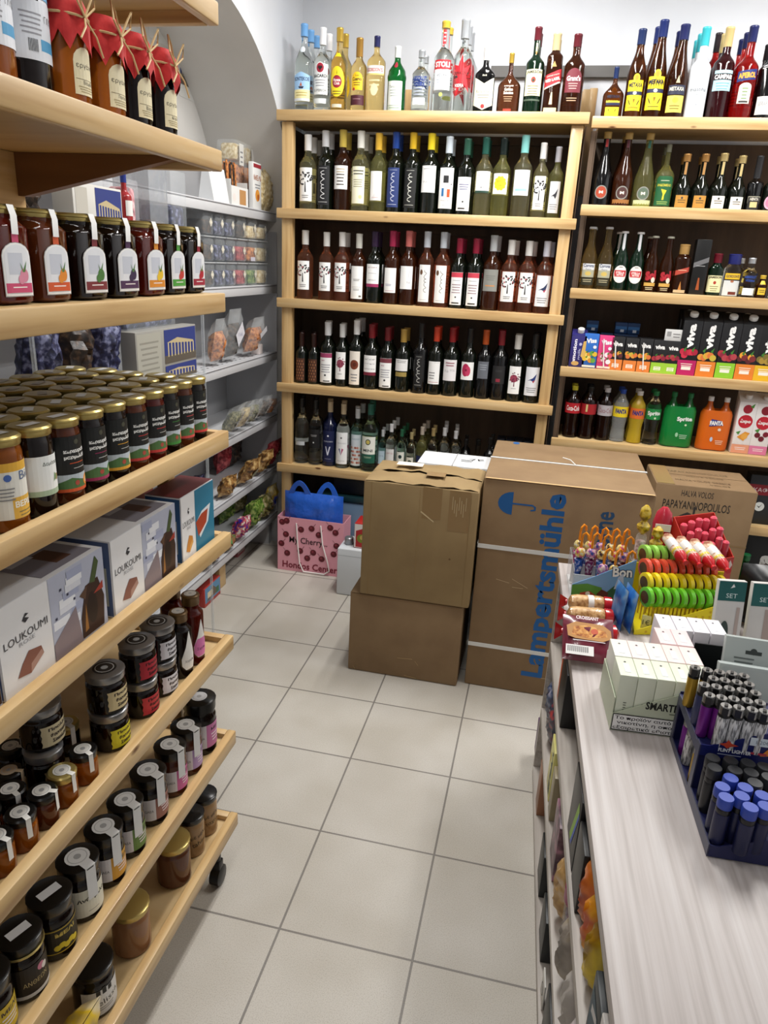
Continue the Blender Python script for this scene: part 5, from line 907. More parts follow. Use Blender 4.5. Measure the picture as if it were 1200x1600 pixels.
# halva carton
t, b, w, d, h = cbox(.518, 3.05, 0, .915, 3.36, .748, CARD, 'cardboard_box', 'brown carton with black printed village emblem beside the big carton', 'cardboard box', .005)
BX = .7165
def pf(px, py): p = ony(px, py, 3.05); return (p.x-BX, p.z)
m1 = pf(1090, 773); m2 = pf(1088, 789); e = pf(1085, 806)
decal([T_('HALVA VOLOS', m1[0], m1[1], .026, '3a3430', .125, 0, .004), T_('PAPAYANNOPOULOS', m2[0], m2[1]-.006, .036, '2c2826', .265, 0, .006), R_(e[0], e[1]-.025, .17, .012, '33302e'), P_([(e[0]-.08, e[1]-.018), (e[0]-.03, e[1]+.012), (e[0]+.005, e[1]-.004), (e[0]+.045, e[1]+.016), (e[0]+.085, e[1]-.018)], '33302e'), R_(e[0]-.005, e[1]+.015, .008, .045, '33302e'), [R_(e[0]-.06+k*.03, e[1]-.012, .008, .007, 'a08460') for k in range(5)], R_(0, h-.24, 2*w, .004, '8c7048'), R_(0, .26, 2*w*.99, .05, TAPE)], front_map(-.0003), 'front_print', b)
decal([T_('PAPAYANNOPOULOS', 0, d*.72, .03, '6a5840', .25), T_('HALVA VOLOS', .02, d*.5, .016, '6a5840', .15), T_('HALVA VOLOS GREECE', 0, d*.28, .024, '5a4834', .22), T_('VOLOS', .06, d*.14, .018, '5a4834', .08), R_(0, d*.55, 2*w, .003, SEAM), R_(-w+.04, d*.5, .07, d*.98, TAPE)], plane_map((0, 0, h+.0003), (1, 0, 0), (0, 1, 0), (0, 0, 1)), 'top_print', b)
# pink gift bag with the blue carrier bag in it
PK = M((226, 158, 172), .45); bx0, bx1, by, bd, bh = -1.243, -.888, 3.292, .138, .298
t = thing('paper_bag', 'pink paper bag with cherries printed on it, by the shelf corner', 'bag', ((bx0+bx1)/2, by, .0008)); w = (bx1-bx0)/2
m = MB(); th = .0025
m.box(-w, 0, 0, w, th, bh, PK); m.box(-w, bd-th, 0, w, bd, bh, PK); m.box(-w, th, 0, -w+th, bd-th, bh, PK); m.box(w-th, th, 0, w, bd-th, bh, PK); m.box(-w+th, th, 0, w-th, bd-th, th, PK)
b = m.build('bag_body', t)
CHY = '5e1420'; it = []
for i, (u, v) in enumerate([(-.43, .90), (-.36, .93), (-.14, .80), (.02, .84), (.30, .90), (.38, .82), (-.37, .68), (-.44, .50), (-.35, .33), (-.15, .40), (.05, .40), (-.04, .28), (.18, .30), (.36, .42), (.40, .58), (.13, .74)]):
    x, zz = u*2*w, v*bh; it += [P_([(x, zz), (x+.02*(1 if i % 2 else -1), zz+.028), (x+.023*(1 if i % 2 else -1), zz+.028), (x+.003, zz)], '7a3a48'), D_(x, zz, .0165, CHY), D_(x-.003, zz+.004, .006, '8a3040')]
it += [T_('My Cherry...', -.01, bh*.58, .044, '2a1218', .205, 0, .008), T_('Hondos Center', .0, bh*.12, .038, '7c1c30', .30, 0, .02)]
decal(it, front_map(-.0004), 'bag_print', b)
ROPE = M((236, 232, 228), .6)
hp = [ony(463, 818, by-.004), ony(465, 850, by-.006), ony(468, 880, by-.008), ony(474, 894, by-.008), ony(490, 901, by-.008), ony(506, 900, by-.008), ony(514, 893, by-.008), ony(512, 880, by-.008), ony(504, 852, by-.006), ony(501, 822, by-.004)]
MB().tube([Vector((p.x-(bx0+bx1)/2, p.y-by, max(p.z, .008))) for p in hp], .0035, ROPE, 8).build('rope_handle', t)
FB = film('bluebag', (40, 98, 204), .80, .2, .5, 30)
t = thing('plastic_bag', 'blue plastic carrier bag stuffed into the pink paper bag', 'bag', ((bx0+bx1)/2-.005, by+bd/2, .02))
MB().pillow(.315, .40, .085, FB, 18, 16, .02, 5, .4).build('bag_body', t)
for s, cx in ((-1, -.075), (1, .07)):
    m = MB(); pts = []
    for k in range(13):
        a = PI*k/12; pts.append(Vector((cx+.05*math.cos(a)*(1-.25*math.sin(a)), .012*s*math.sin(a), .345+.105*math.sin(a)**.8)))
    vs = []; fs = []
    for i, p in enumerate(pts):
        wd = .021*(1-.35*math.sin(PI*i/12)); c = Vector((cx, 0, .345)); o = (p-c).normalized()
        for e_, yy in ((-1, -.004), (1, -.004), (1, .004), (-1, .004)): vs.append(p+o*wd*e_+Vector((0, yy, 0)))
    for i in range(12):
        for k in range(4): fs.append((i*4+k, i*4+(k+1) % 4, i*4+4+(k+1) % 4, i*4+4+k))
    m.add(vs, fs, FB, True).build('carry_handle', t)
t, b, w, d, h = cbox(-.865, 3.10, 0, -.60, 3.285, .245, M((212, 216, 220), .45), 'white_box', 'white box on the floor between pink bag and aisle stack', 'box')
decal([R_(0, h-.035, 2*w*.98, .0015, 'a8acb0')], front_map(-.0003), 'lid_seam', b)
p = ony(553, 848, 3.13)
t, b, w, d, h = cbox(p.x, 3.13, .246, p.x+.16, 3.25, .372, M((170, 36, 34), .4), 'snack_box', 'small red and white box standing on the white floor box', 'box', .002)
decal([R_(0, h*.5, 2*w*.98, h*.96, 'e4dcd8'), P_([(-w*.9, h*.04), (w*.9, h*.04), (w*.9, h*.6), (-w*.2, h*.88), (-w*.9, h*.7)], 'b0282a'), D_(-w*.55, h*.4, .022, '7a8a2c'), D_(-w*.5, h*.44, .012, 'c8b060')], front_map(-.0003), 'front_print', b)
p = ony(548, 835, 3.15); t = thing('metal_tin', 'small grey tin on the white floor box, left of the red box', 'tin', (p.x-.012, 3.17, .247)); MB().lathe([(.020, 0), (.022, .003), (.022, .032), (.018, .036)], M((150, 152, 156), .35, .6), 20).build('tin_body', t)
TB = M((108, 132, 156), .3)
t, b, w, d, h = cbox(-1.08, 3.452, 0, -.42, 3.70, .36, TB, 'storage_box', 'blue-grey plastic storage box with dark lid under the bottle shelves', 'storage box', .012)
MB().box(-w-.008, -.006, h+.0005, w+.008, d+.006, h+.035, M((24, 52, 56), .35), .008).build('lid', t)
MB().box(-.06, -.012, h-.04, .06, -.0004, h-.015, TB, .003).build('handle', t)
t, b, w, d, h = cbox(-1.0, 3.47, .397, -.50, 3.68, .485, M((20, 22, 24), .4), 'storage_tray', 'black tray lying on the lid of the storage box', 'tray', .01)
# ================================================================ goods on the grey shelving (fronts face +x)
CLR = film('clearfilm', (236, 240, 242), .20, .12, .5, 60)
CLB = film('clearbox', (228, 234, 238), .16, .08)
def gpos(px, py, x): p = onx(px, py, x); return p
def pouch(name, label, cat, loc, w, h, d, mat, rz=PI/2, lean=0.0, lab=None, group=None, seed=1, crimp=.12, wr=.3, part='pouch', fill=None, labz=None):
    t = thing(name, label, cat, (loc[0], loc[1], loc[2]+.0012+d*.40*math.sin(abs(lean))), 0, group)
    t.rotation_euler = (Matrix.Rotation(rz, 4, 'Z') @ Matrix.Rotation(lean, 4, 'X')).to_euler()
    b = MB().pillow(w, h, d, mat, 10, 12, crimp, seed, wr).build(part, t)
    if fill: MB().pillow(w*.86, h*.66, d*.86, fill, 8, 8, .04, seed+1, .5, xf=lambda v: v+Vector((0, 0, h*.06))).build('contents', t)
    if lab: decal(lab, front_map(-d*.5-.004 if labz is None else labz), 'label', b)
    return t
def mix(key, a, b, c, s=60): return noise_mat(key, [(.35, a), (.5, b), (.65, c)], (1, 1, 1), s, .35, 2, .3)
NUT = mix('nuts', (112, 58, 22), (190, 110, 46), (216, 150, 84), 70); HERB = mix('herbs', (74, 76, 52), (128, 128, 92), (176, 170, 130), 90)
PASTA = mix('pasta', (186, 160, 108), (216, 196, 148), (234, 222, 190), 70); GOLDM = mix('goldmix', (70, 46, 24), (150, 108, 58), (206, 176, 120), 45)
NAVYM = mix('navysweets', (20, 22, 44), (38, 42, 78), (120, 124, 156), 55); DKM = mix('darkmix', (24, 18, 16), (46, 34, 28), (92, 70, 52), 60)
REDM = mix('redmix', (110, 24, 34), (156, 48, 58), (190, 90, 90), 60); GRN = mix('greenmix', (50, 80, 26), (96, 128, 48), (150, 160, 90), 60)
SWEET = mix('sweetmix', (30, 46, 150), (190, 60, 60), (226, 222, 214), 45); FOILM = mix('foilmix', (60, 24, 96), (170, 120, 70), (40, 110, 70), 30)
# top grey shelf
z = GZ[0]
p = gpos(336, 300, -1.42); t = thing('paper_bag', 'white paper bag standing at the left on the top grey shelf', 'bag', (-1.425, p.y, z+.0008), PI/2)
m = MB(); m.add([(-.075, -.035, 0), (.075, -.035, 0), (.075, .035, 0), (-.075, .035, 0), (-.078, -.012, .13), (.078, -.012, .13), (.078, .012, .13), (-.078, .012, .13)], [(3, 2, 1, 0), (0, 1, 5, 4), (1, 2, 6, 5), (2, 3, 7, 6), (3, 0, 4, 7)], M((222, 224, 226), .55)); m.build('bag_body', t)
t = thing('breadstick_box', 'open white carton full of brown breadsticks on the top grey shelf', 'carton', (-1.43, gpos(365, 300, -1.42).y, z+.0008), PI/2)
m = MB(); WC = M((226, 226, 224), .5)
m.box(-.09, -.04, 0, .09, -.037, .075, WC); m.box(-.09, .037, 0, .09, .04, .12, WC); m.box(-.09, -.037, 0, -.087, .037, .10, WC); m.box(.087, -.037, 0, .09, .037, .10, WC); m.box(-.087, -.037, 0, .087, .037, .003, WC); m.build('carton_body', t)
decal([R_(.03, .035, .07, .06, 'b98a58'), D_(-.06, .03, .016, 'e8dcd8')], front_map(-.0402), 'front_print', t)
q = random.Random(2)
for k in range(16):
    a = (q.random()-.5)*.5; x = -.07+.14*k/15; y = (q.random()-.5)*.045
    MB().tube([(x, y, .006), (x+.1*math.sin(a)*.6, y+.01, .165+q.random()*.02)], .0042, NUT if k % 3 else DKM, 6).build('breadstick', t)
t = thing('honey_pack', 'white pack with a honey picture leaning between breadsticks and pasta bags', 'pack', (-1.408, gpos(398, 308, -1.41).y, z+.0008), PI/2)
b = MB().box(-.05, -.012, 0, .05, .012, .20, M((224, 224, 222), .4), .004).build('box_body', t)
decal([T_('ΜΕΛΙ', 0, .135, .022, 'a05a2a', .085, PI/2*0, .02), D_(0, .06, .026, 'd8923a'), D_(.008, .052, .014, 'a85a1e'), R_(0, .185, .09, .016, '9a2a34'), L_(0, .105, .06, 2, .012, GRY)], front_map(-.0122), 'front_print', b)
for i, (px, hh, lab) in enumerate([(414, .18, 'clear bag of pale pasta beside the honey pack on the top grey shelf'), (427, .19, 'clear bag of pale pasta touching the wooden post on the top grey shelf')]):
    p = gpos(px, 318, -1.41); pouch('pasta_bag', lab, 'bag', (-1.42, (3.52, 3.612)[i], z), .085, hh, .05, PASTA, seed=30+i, wr=.5)
for i, (px, py, lab) in enumerate([(392, 262, 'clear clamshell box of biscuits on the snack packs, left one'), (419, 268, 'clear clamshell box of biscuits on the snack packs, right one with a white label')]):
    p = gpos(px, py, -1.47); t = thing('biscuit_box', lab, 'box', (-1.52, (3.44, 3.585)[i], z+.0008), PI/2)
    MB().box(-.064, -.05, .0, .064, .05, .29, CLB, .012).build('box_body', t)
    MB().box(-.056, -.040, .205, .056, .035, .275, PASTA, .012).box(-.054, -.04, .1, .054, .035, .19, NUT, .012).build('biscuits', t)
    decal([R_(.0, .22, .07, .10, 'e6e4e0'), D_(.012, .235, .02, 'b89a5a'), R_(0, .15, .07, .03, '9a3a1e')] if i else [R_(-.01, .23, .05, .09, 'dcdad4'), L_(-.01, .24, .03, 3, .02, GRY)], front_map(-.0504), 'label', t)
# second grey shelf: stacked clear tubs
z = GZ[1]
cols = [(2.93, DKM, 'dark chocolates', 0), (3.04, NAVYM, 'navy sweets', 0), (3.15, NAVYM, 'dark blue sweets', 0), (3.27, REDM, 'red sweets', 1), (3.40, GRN, 'green sweets', 1), (3.53, PASTA, 'pale biscuit sticks', 1)]
for ci, (y, mt, nm, rect) in enumerate(cols):
    for lv in range(3):
        if lv == 2 and ci in (3,): mt_, nm_ = DKM, 'dark olives'
        elif lv == 2 and ci == 4: mt_, nm_ = PASTA, 'pale biscuit sticks'
        elif lv == 1 and ci == 4: mt_, nm_ = NUT, 'orange biscuit sticks'
        else: mt_, nm_ = mt, nm
        w = .098 if not rect else .108
        t = thing('plastic_tub', 'clear tub of %s, %s of the stack %s' % (nm_, ['bottom', 'middle', 'top'][lv], ['nearest the jar rack', 'second from the jar rack', 'third from the jar rack', 'fourth from the jar rack', 'second from the wooden post', 'next to the wooden post'][ci]), 'tub', (-1.448, y, z+.0008+lv*.103), PI/2)
        MB().box(-w/2, -.045, 0, w/2, .045, .094, CLB, .012).build('tub_body', t)
        MB().box(-w/2+.006, -.039, .005, w/2-.006, .039, .068 if lv < 2 else .06, mt_, .012).build('contents', t)
        MB().box(-w/2-.003, -.048, .0945, w/2+.003, .048, .101, film('tublid', (226, 230, 232), .42, .2), .003).build('tub_lid', t)
        decal([P_([(w*.18, .05-.018), (w*.18+.015, .05), (w*.18, .05+.018), (w*.18-.015, .05)], 'e4e0d2'), P_([(w*.18, .05-.012), (w*.18+.010, .05), (w*.18, .05+.012), (w*.18-.010, .05)], '8a7a5a'), P_([(w*.18, .05-.009), (w*.18+.0075, .05), (w*.18, .05+.009), (w*.18-.0075, .05)], 'e4e0d2')]+([R_(-w*.1, .015, w*.5, .018, 'c8c4d0')] if lv == 1 and ci == 4 else []), front_map(-.0455), 'label', t)
# third grey shelf: dried fruit pouches
z = GZ[2]
for i, (px, py, w, h, mt, lab) in enumerate([(336, 560, .09, .20, NUT, 'clear pouch of orange nuts, nearest the jar rack on the third grey shelf'), (358, 558, .13, .235, DKM, 'clear pouch of dried fruit with a big white diamond label'), (388, 555, .13, .19, NUT, 'clear pouch of yellow and brown fruit leaning right of the diamond label')]):
    p = gpos(px, py, -1.43); pouch('fruit_pouch', lab, 'pouch', (-1.435, p.y, z+.004), w, h, .075, CLR, PI/2, .18 if i < 2 else .35, [P_([(0, h*.3), (.05, h*.55), (0, h*.8), (-.05, h*.55)], 'e6e6ee'), scribble(0, h*.55, .05, '8a8ab0', 4, .2, False)] if i == 1 else ([P_([(.0, h*.5), (.05, h*.7), (.02, h*.85), (-.03, h*.65)], 'e0e2ea')] if i == 2 else None), fill=mt, seed=40+i)
p = gpos(407, 546, -1.41); t = thing('salt_jar', 'small clear salt jar with white lid at the end of the third grey shelf', 'jar', (-1.43, min(p.y, 3.6), z+.0008), PI/2)
MB().box(-.024, -.024, 0, .024, .024, .05, M((226, 214, 210), .3), .004).build('jar_body', t); MB().lathe([(.012, .0505), (.012, .062), (.008, .068)], M((230, 230, 230), .3), 14).build('lid', t)
# fourth grey shelf: herb bags
z = GZ[3]
for i, (px, py, w, h, mt, lab) in enumerate([(350, 672, .11, .165, HERB, 'cellophane bag of grey-green herbs, first in the row of five herb bags'), (367, 664, .10, .16, PASTA, 'cellophane bag of pale flowers, second in the row of five herb bags'), (383, 658, .10, .145, HERB, 'cellophane bag of herbs with a slanted white label, third of five'), (399, 652, .10, .14, DKM, 'cellophane bag of dark tea with a slanted white label, fourth of five'), (414, 646, .10, .12, NUT, 'cellophane bag of brown spice with a square white label, last of five')]):
    p = gpos(px, py, -1.42); pouch('herb_bag', lab, 'bag', (-1.415, min(p.y, 3.58), z+.006), w, h, .052, CLR, PI/2, .55, [P_([(-.012, h*.35), (.012, h*.35), (.012, h*.9), (-.012, h*.9)], 'e2e2e0'), L_(0, h*.75, .016, 4, .014, '6a6a6a')] if i < 4 else [R_(0, h*.6, .05, .05, 'e2e4ea')], fill=mt, seed=50+i, wr=.5)
# fifth grey shelf
z = GZ[4]
for i, (px, py, w, h, mt, lab, cat) in enumerate([(338, 722, .14, .11, NAVYM, 'blue and white sweets bag at the left of the fifth grey shelf', 'bag'), (352, 772, .13, .10, GOLDM, 'bag of golden sweets at the front of the fifth grey shelf', 'bag'), (380, 752, .13, .15, GOLDM, 'gold patterned pouch with a round cream label, left of two', 'pouch'), (402, 742, .11, .15, GOLDM, 'gold patterned pouch leaning beside the round cream label', 'pouch'), (421, 735, .10, .17, REDM, 'red and cream snack bag beside the wooden post on the fifth grey shelf', 'bag')]):
    p = gpos(px, py, -1.41); x = -1.42 if i else -1.55
    pouch('snack_bag', lab, cat, (x, min(p.y, 3.58), z+.004), w, h, .06, mt, PI/2, .6 if i in (2, 3) else .45, [D_(.0, h*.55, .026, 'd8dcc0'), D_(0, h*.55, .018, 'b8bc9a'), scribble(0, h*.55, .024, '5a6a3a', 3, .2, False)] if i in (2, 4) else None, seed=60+i, wr=.5)
p = gpos(306, 748, -1.43); box_thing('snack_box', 'bright yellow box lying on the fifth grey shelf behind the rack', 'box', -1.46, p.y, z, .11, .08, .035, 'e0b820', rz=PI/2)
for i, (px, lab) in enumerate([(392, 'dark red snack bag at the back of the fifth grey shelf, left one'), (412, 'dark red snack bag at the back of the fifth grey shelf, right one')]):
    p = gpos(px, 700, -1.60); pouch('snack_bag', lab, 'bag', (-1.60, (3.40, 3.54)[i], z+.004), .12, .19, .07, DKM if i else REDM, PI/2, .1, seed=70+i, wr=.5)
# bottom grey shelf: sweets
z = GZ[5]
for i, (px, py, w, h, d, mt, lab, ln) in enumerate([(330, 896, .10, .07, .05, FOILM, 'bag of purple foil sweets at the front of the bottom grey shelf', .7), (352, 876, .10, .075, .05, mix('greenfoil', (20, 70, 40), (150, 90, 60), (60, 150, 90), 30), 'bag of green and copper foil sweets on the bottom grey shelf', .7), (371, 858, .11, .13, .06, SWEET, 'bag of blue, red and white sweets on the bottom grey shelf', .5), (392, 850, .12, .16, .07, GRN, 'green pasta bag with a coiled label, front one', .35), (318, 905, .08, .07, .05, GOLDM, 'bag of golden sweets at the near end of the bottom grey shelf', .7), (409, 838, .10, .14, .07, mix('greenpack', (60, 70, 40), (120, 110, 60), (190, 180, 140), 40), 'olive green snack bag between coiled label and yellow bag', .3), (424, 832, .09, .17, .06, mix('blueyellow', (24, 60, 170), (226, 190, 40), (230, 220, 190), 14), 'blue and yellow snack bag beside the wooden post on the bottom grey shelf', .25)]):
    p = gpos(px, py, -1.41); pouch('sweets_bag', lab, 'bag', (-1.42, min(p.y, 3.59), z+.005), w, h, d, mt, PI/2, ln, [D_(0, h*.5, .024, 'c8c4a0'), D_(0, h*.5, .014, '7a7a4a')] if i == 3 else None, seed=80+i, wr=.7)
for i, (px, py, mt, lab) in enumerate([(375, 800, GRN, 'green snack bag at the back of the bottom grey shelf, left one'), (400, 795, mix('greenpack', 0, 0, 0), 'olive snack bag at the back of the bottom grey shelf, right one')]):
    p = gpos(px, py, -1.58); pouch('sweets_bag', lab, 'bag', (-1.58, (3.38, 3.53)[i], z+.004), .13, .19, .08, mt, PI/2, .1, seed=90+i, wr=.6)
# on the floor under the gondola
p = onz(330, 938, 0); box_thing('magazine_box', 'red and blue picture box on the floor in front of the grey shelves', 'box', -1.40, p.y+.0, 0, .17, .05, .095, 'b03a34', [R_(0, .055, .16, .075, '5a8ab0'), P_([(-.07, .02), (0, .08), (.07, .03)], '6a5a4a'), R_(-.03, .05, .05, .03, 'd8c8a8'), R_(.05, .04, .03, .03, '3a6a4a')], rz=PI/2)
p = onz(357, 918, 0); box_thing('wooden_block', 'pale wooden block on the floor under the bottom grey shelf', 'block', -1.42, p.y, 0, .07, .06, .115, PLY, rz=PI/2)
p = onz(405, 870, 0); box_thing('snack_box', 'small pink and red box on the floor deep under the grey shelf', 'box', -1.50, min(p.y, 3.5), 0, .10, .06, .08, 'a85a62', [R_(0, .03, .095, .03, 'd8c0c0')], rz=PI/2)
# a clear souvenir stand between the jar rack and the grey shelves
XS = -1.165
def sy(px, py): return onx(px, py, XS).y
t = thing('acrylic_stand', 'clear acrylic stand with souvenirs between jar rack and grey shelves', 'display stand', (0, 0, 0)); ACR = film('acrylic', (214, 220, 224), .30, .08)
ya, yb = 1.46, 2.335
for zz in (1.598, 1.165, .7): MB().box(-1.355, ya, zz-.008, -1.145, yb, zz, ACR).build('shelf', t)
for x in (-1.350, -1.150):
    for y in (ya+.006, yb-.006): MB().box(x-.004, y-.004, .0008, x+.004, y+.004, .6915, ACR).box(x-.004, y-.004, .7005, x+.004, y+.004, 1.1565, ACR).box(x-.004, y-.004, 1.1655, x+.004, y+.004, 1.5895, ACR).build('post', t)
z = 1.598
def temple(w, h, x0=0, z0=0):
    o = [R_(x0, z0+h/2, w, h, '2e3a78'), R_(x0, z0+h*.12, w, h*.24, '5a5248'), P_([(x0-w*.42, z0+h*.62), (x0+w*.42, z0+h*.52), (x0+w*.42, z0+h*.58), (x0-w*.1, z0+h*.74)], 'b8a882')]
    o += [P_([(x0-w*.4+k*w*.1, z0+h*.2), (x0-w*.37+k*w*.1, z0+h*.2), (x0-w*.37+k*w*.1, z0+h*(.62-.01*k)), (x0-w*.4+k*w*.1, z0+h*(.62-.01*k))], 'c8b88e') for k in range(9)]
    return o
def abox(lab, y, zz, w, d, h, fl, mt, f0, f1, x=-1.25):
    t = thing('acrylic_box', lab, 'box', (x, y, zz+.0008), PI/2)
    MB().box(-w/2, -d/2, 0, w/2, d/2, h, fl, .004).build('box_body', t); MB().box(-w/2+.006, -d/2+.006, f0, w/2-.006, d/2-.006, f1, mt, .012).build('sweets', t)
abox('clear acrylic box half full of navy sweets, seen under the cloth-topped jars', 2.275, z, .10, .12, .20, CLB, NAVYM, .004, .10)
abox('grey-looking clear acrylic box beside the navy sweets box', 2.15, z, .11, .12, .20, film('greyclear', (170, 174, 180), .45, .1), DKM, .004, .05)
abox('slim clear box of pink and dark sweets beside the red souvenir bottle', 2.04, z, .06, .08, .15, CLB, mix('pinkdark', (20, 20, 30), (200, 110, 120), (230, 200, 200), 40), .01, .13)
t = thing('souvenir_box', 'souvenir box with a temple picture, seen over the square honey jars', 'box', (-1.19, 1.835, z+.0008), PI/2)
b = MB().box(-.11, 0, 0, .11, .06, .115, M((206, 204, 198), .4), .002).build('box_body', t); decal([R_(-.075, .06, .05, .09, 'b8b4aa')]+temple(.12, .105, .045, .004), front_map(-.0003), 'front_print', b)
t = thing('glass_bottle', 'small red and white souvenir bottle on the clear stand', 'bottle', (-1.20, 1.975, z+.0008), PI/2); vessel(t, .16, .020, M((150, 40, 44), .2), cap=(.85, '2a3a8a'), labels=[('paper_label', [R_(0, .07, .036, .04, 'e4e0dc')])])
for i, px in enumerate((95, 125)):
    pouch('snack_bag', ['dark cellophane bag behind the square honey jars, nearer the honey rack post', 'dark cellophane bag behind the square honey jars, beside the temple box'][i], 'bag', (-1.27, 1.53+.10*i, z), .09, .14, .07, DKM, PI/2, .1, seed=100+i, wr=.6)
z = 1.165
t = thing('souvenir_box', 'clear-sleeved souvenir box with a temple picture under the square jar shelf', 'box', (-1.17, 2.125, z+.0008), PI/2)
b = MB().box(-.19, 0, 0, .19, .05, .165, M((150, 148, 142), .35), .002).build('box_body', t); decal([R_(-.115, .083, .14, .15, 'a5a398'), L_(-.115, .13, .11, 6, .016, '8a887e')]+temple(.21, .105, .080, .055)+temple(.21, .045, .080, .003), front_map(-.0003), 'front_print', b)
abox('clear box of navy sweets behind the clear-sleeved temple box', 2.16, z, .30, .07, .25, CLB, NAVYM, .16, .225, -1.275)
for i, (px, mt) in enumerate(((110, NAVYM), (150, DKM), (190, NAVYM))):
    pouch('snack_bag', ['cellophane bag of navy sweets behind the gold lids, first of three', 'dark cellophane bag behind the gold lids, middle of three', 'cellophane bag of navy sweets behind the gold lids, third of three'][i], 'bag', (-1.25, 1.58+.135*i, z), .12, .22, .08, mt, PI/2, .2, seed=110+i, wr=.6)
# notices on the niche wall
p = onx(293, 108, XN+.002); q_ = onx(252, 38, XN+.002)
t = thing('postcard', 'white framed postcard of a temple pinned to the niche wall', 'postcard', (XN+.0015, p.y, p.z-.12), PI/2); b = MB().box(-.085, 0, 0, .085, .0012, .235, M((206, 206, 202), .5)).build('card', t); decal(temple(.14, .17, 0, .05), front_map(-.0004), 'picture', b)
t = thing('notice', 'blank white notice fixed high on the niche wall', 'notice', (XN+.0015, q_.y, q_.z-.07), PI/2); MB().box(-.10, 0, 0, .10, .002, .145, M((216, 218, 216), .4)).build('sheet', t)
# ================================================================ jars and boxes on the pine rack (labels face +x)
def jar(loc, H, R, glass, lid, labs, name, label, cat, lidh=.13, sq=None, seal=None, rim=None, rz=PI/2, key=None, lidr=.93, lidmetal=0., group=None, sh=.80, neck=.86):
    t = thing(name, label, cat, (loc[0], loc[1], loc[2]+.0008), rz, group)
    vessel(t, H, R, glass, sh0=sh-.08, sh1=sh+.02, rn=neck, top=1-lidh+.015, cap=(1-lidh, lid), labels=labs, sq=sq, capr=lidr/neck, capmetal=lidmetal, key=key, caprough=.25)
    if seal:
        it = [D_(0, 0, R*seal[1], seal[0]), D_(0, 0, R*seal[1]*.8, 'b8b8b6'), D_(0, 0, R*seal[1]*.72, seal[0]), D_(0, 0, R*seal[1]*.3, 'a8a8a8')]
        if seal[1] <= .345 and not seal[2]: it = [R_(0, 0, R*1.05, R*.5, seal[0])]
        if seal[2]: it.insert(0, R_(0, -R*lidr*.5-.002, R*seal[3], R*lidr, seal[0]))
        o = decal(it, plane_map((0, 0, H+.0003), (1, 0, 0), (0, 1, 0), (0, 0, 1)), 'seal_sticker', t, key=(key, 'seal') if key else None)
        if seal[2]:
            zl = H-seal[4]; rr = R*max(lidr, 1)+.0008
            MB().add([(-R*seal[3]/2, -R*lidr-.0008, H), (R*seal[3]/2, -R*lidr-.0008, H), (R*seal[3]/2, -rr, H*.80), (-R*seal[3]/2, -rr, H*.80), (R*seal[3]/2, -rr-.0004, zl), (-R*seal[3]/2, -rr-.0004, zl)], [(0, 1, 2, 3), (3, 2, 4, 5)], M(seal[0], .5)).build('seal_strip', t)
    return t
HON = M((176, 96, 26), .06, trans=.55, ior=1.4); DKJ = M((20, 9, 6), .06, trans=.15); BRN = M((96, 44, 18), .07, trans=.35); REDJ = M((92, 22, 12), .06, trans=.35); PASTE = M((164, 130, 90), .12); CHOC = M((96, 58, 38), .1)
def ry(px, py, x=-.70): return onx(px, py, x).y
YMAX = RY1-.024
# shelf 1: two label bottles and four cloth-topped jars
z = SB[1]
for i, (px, lab, g, items) in enumerate([(-8, 'white and blue label jar cut by the left edge on the upper rack shelf', HON, None), (44, 'dark jar with white and blue barcode label beside the cloth-topped jars', DKJ, None)]):
    H = .185; R = .040
    its = [R_(0, H*.38, R*3.0, H*.36, 'dfe3ea'), R_(.012, H*.30, R*1.0, H*.07, '4a9ac8'), L_(-.02, H*.48, R*.8, 5, H*.03, '9a9aa0'), [R_(-.026+k*.002, H*.29, .001, .014, INK) for k in range(7)], T_('ΓΛΥΚΟ', .016, H*.46, .008, INK, .03)]
    t = jar((-.705, ry(px, 70)-(.012 if i == 0 else 0), z), H, R, g, '1c1c1c', [('paper_label', its), ('seal_strip', [R_(.012, H*.72, R*.9, H*.36, 'e4e8ee'), R_(.012, H*.68, R*.9, H*.2, '6ab0dc')])], 'sweet_jar', lab, 'jar', lidh=.1)
CL = noise_mat('redcloth', [(.3, (176, 28, 30)), (.7, (206, 50, 48))], (1, 1, 1), 60, .8, 3, .2); RAF = M((206, 176, 126), .6)
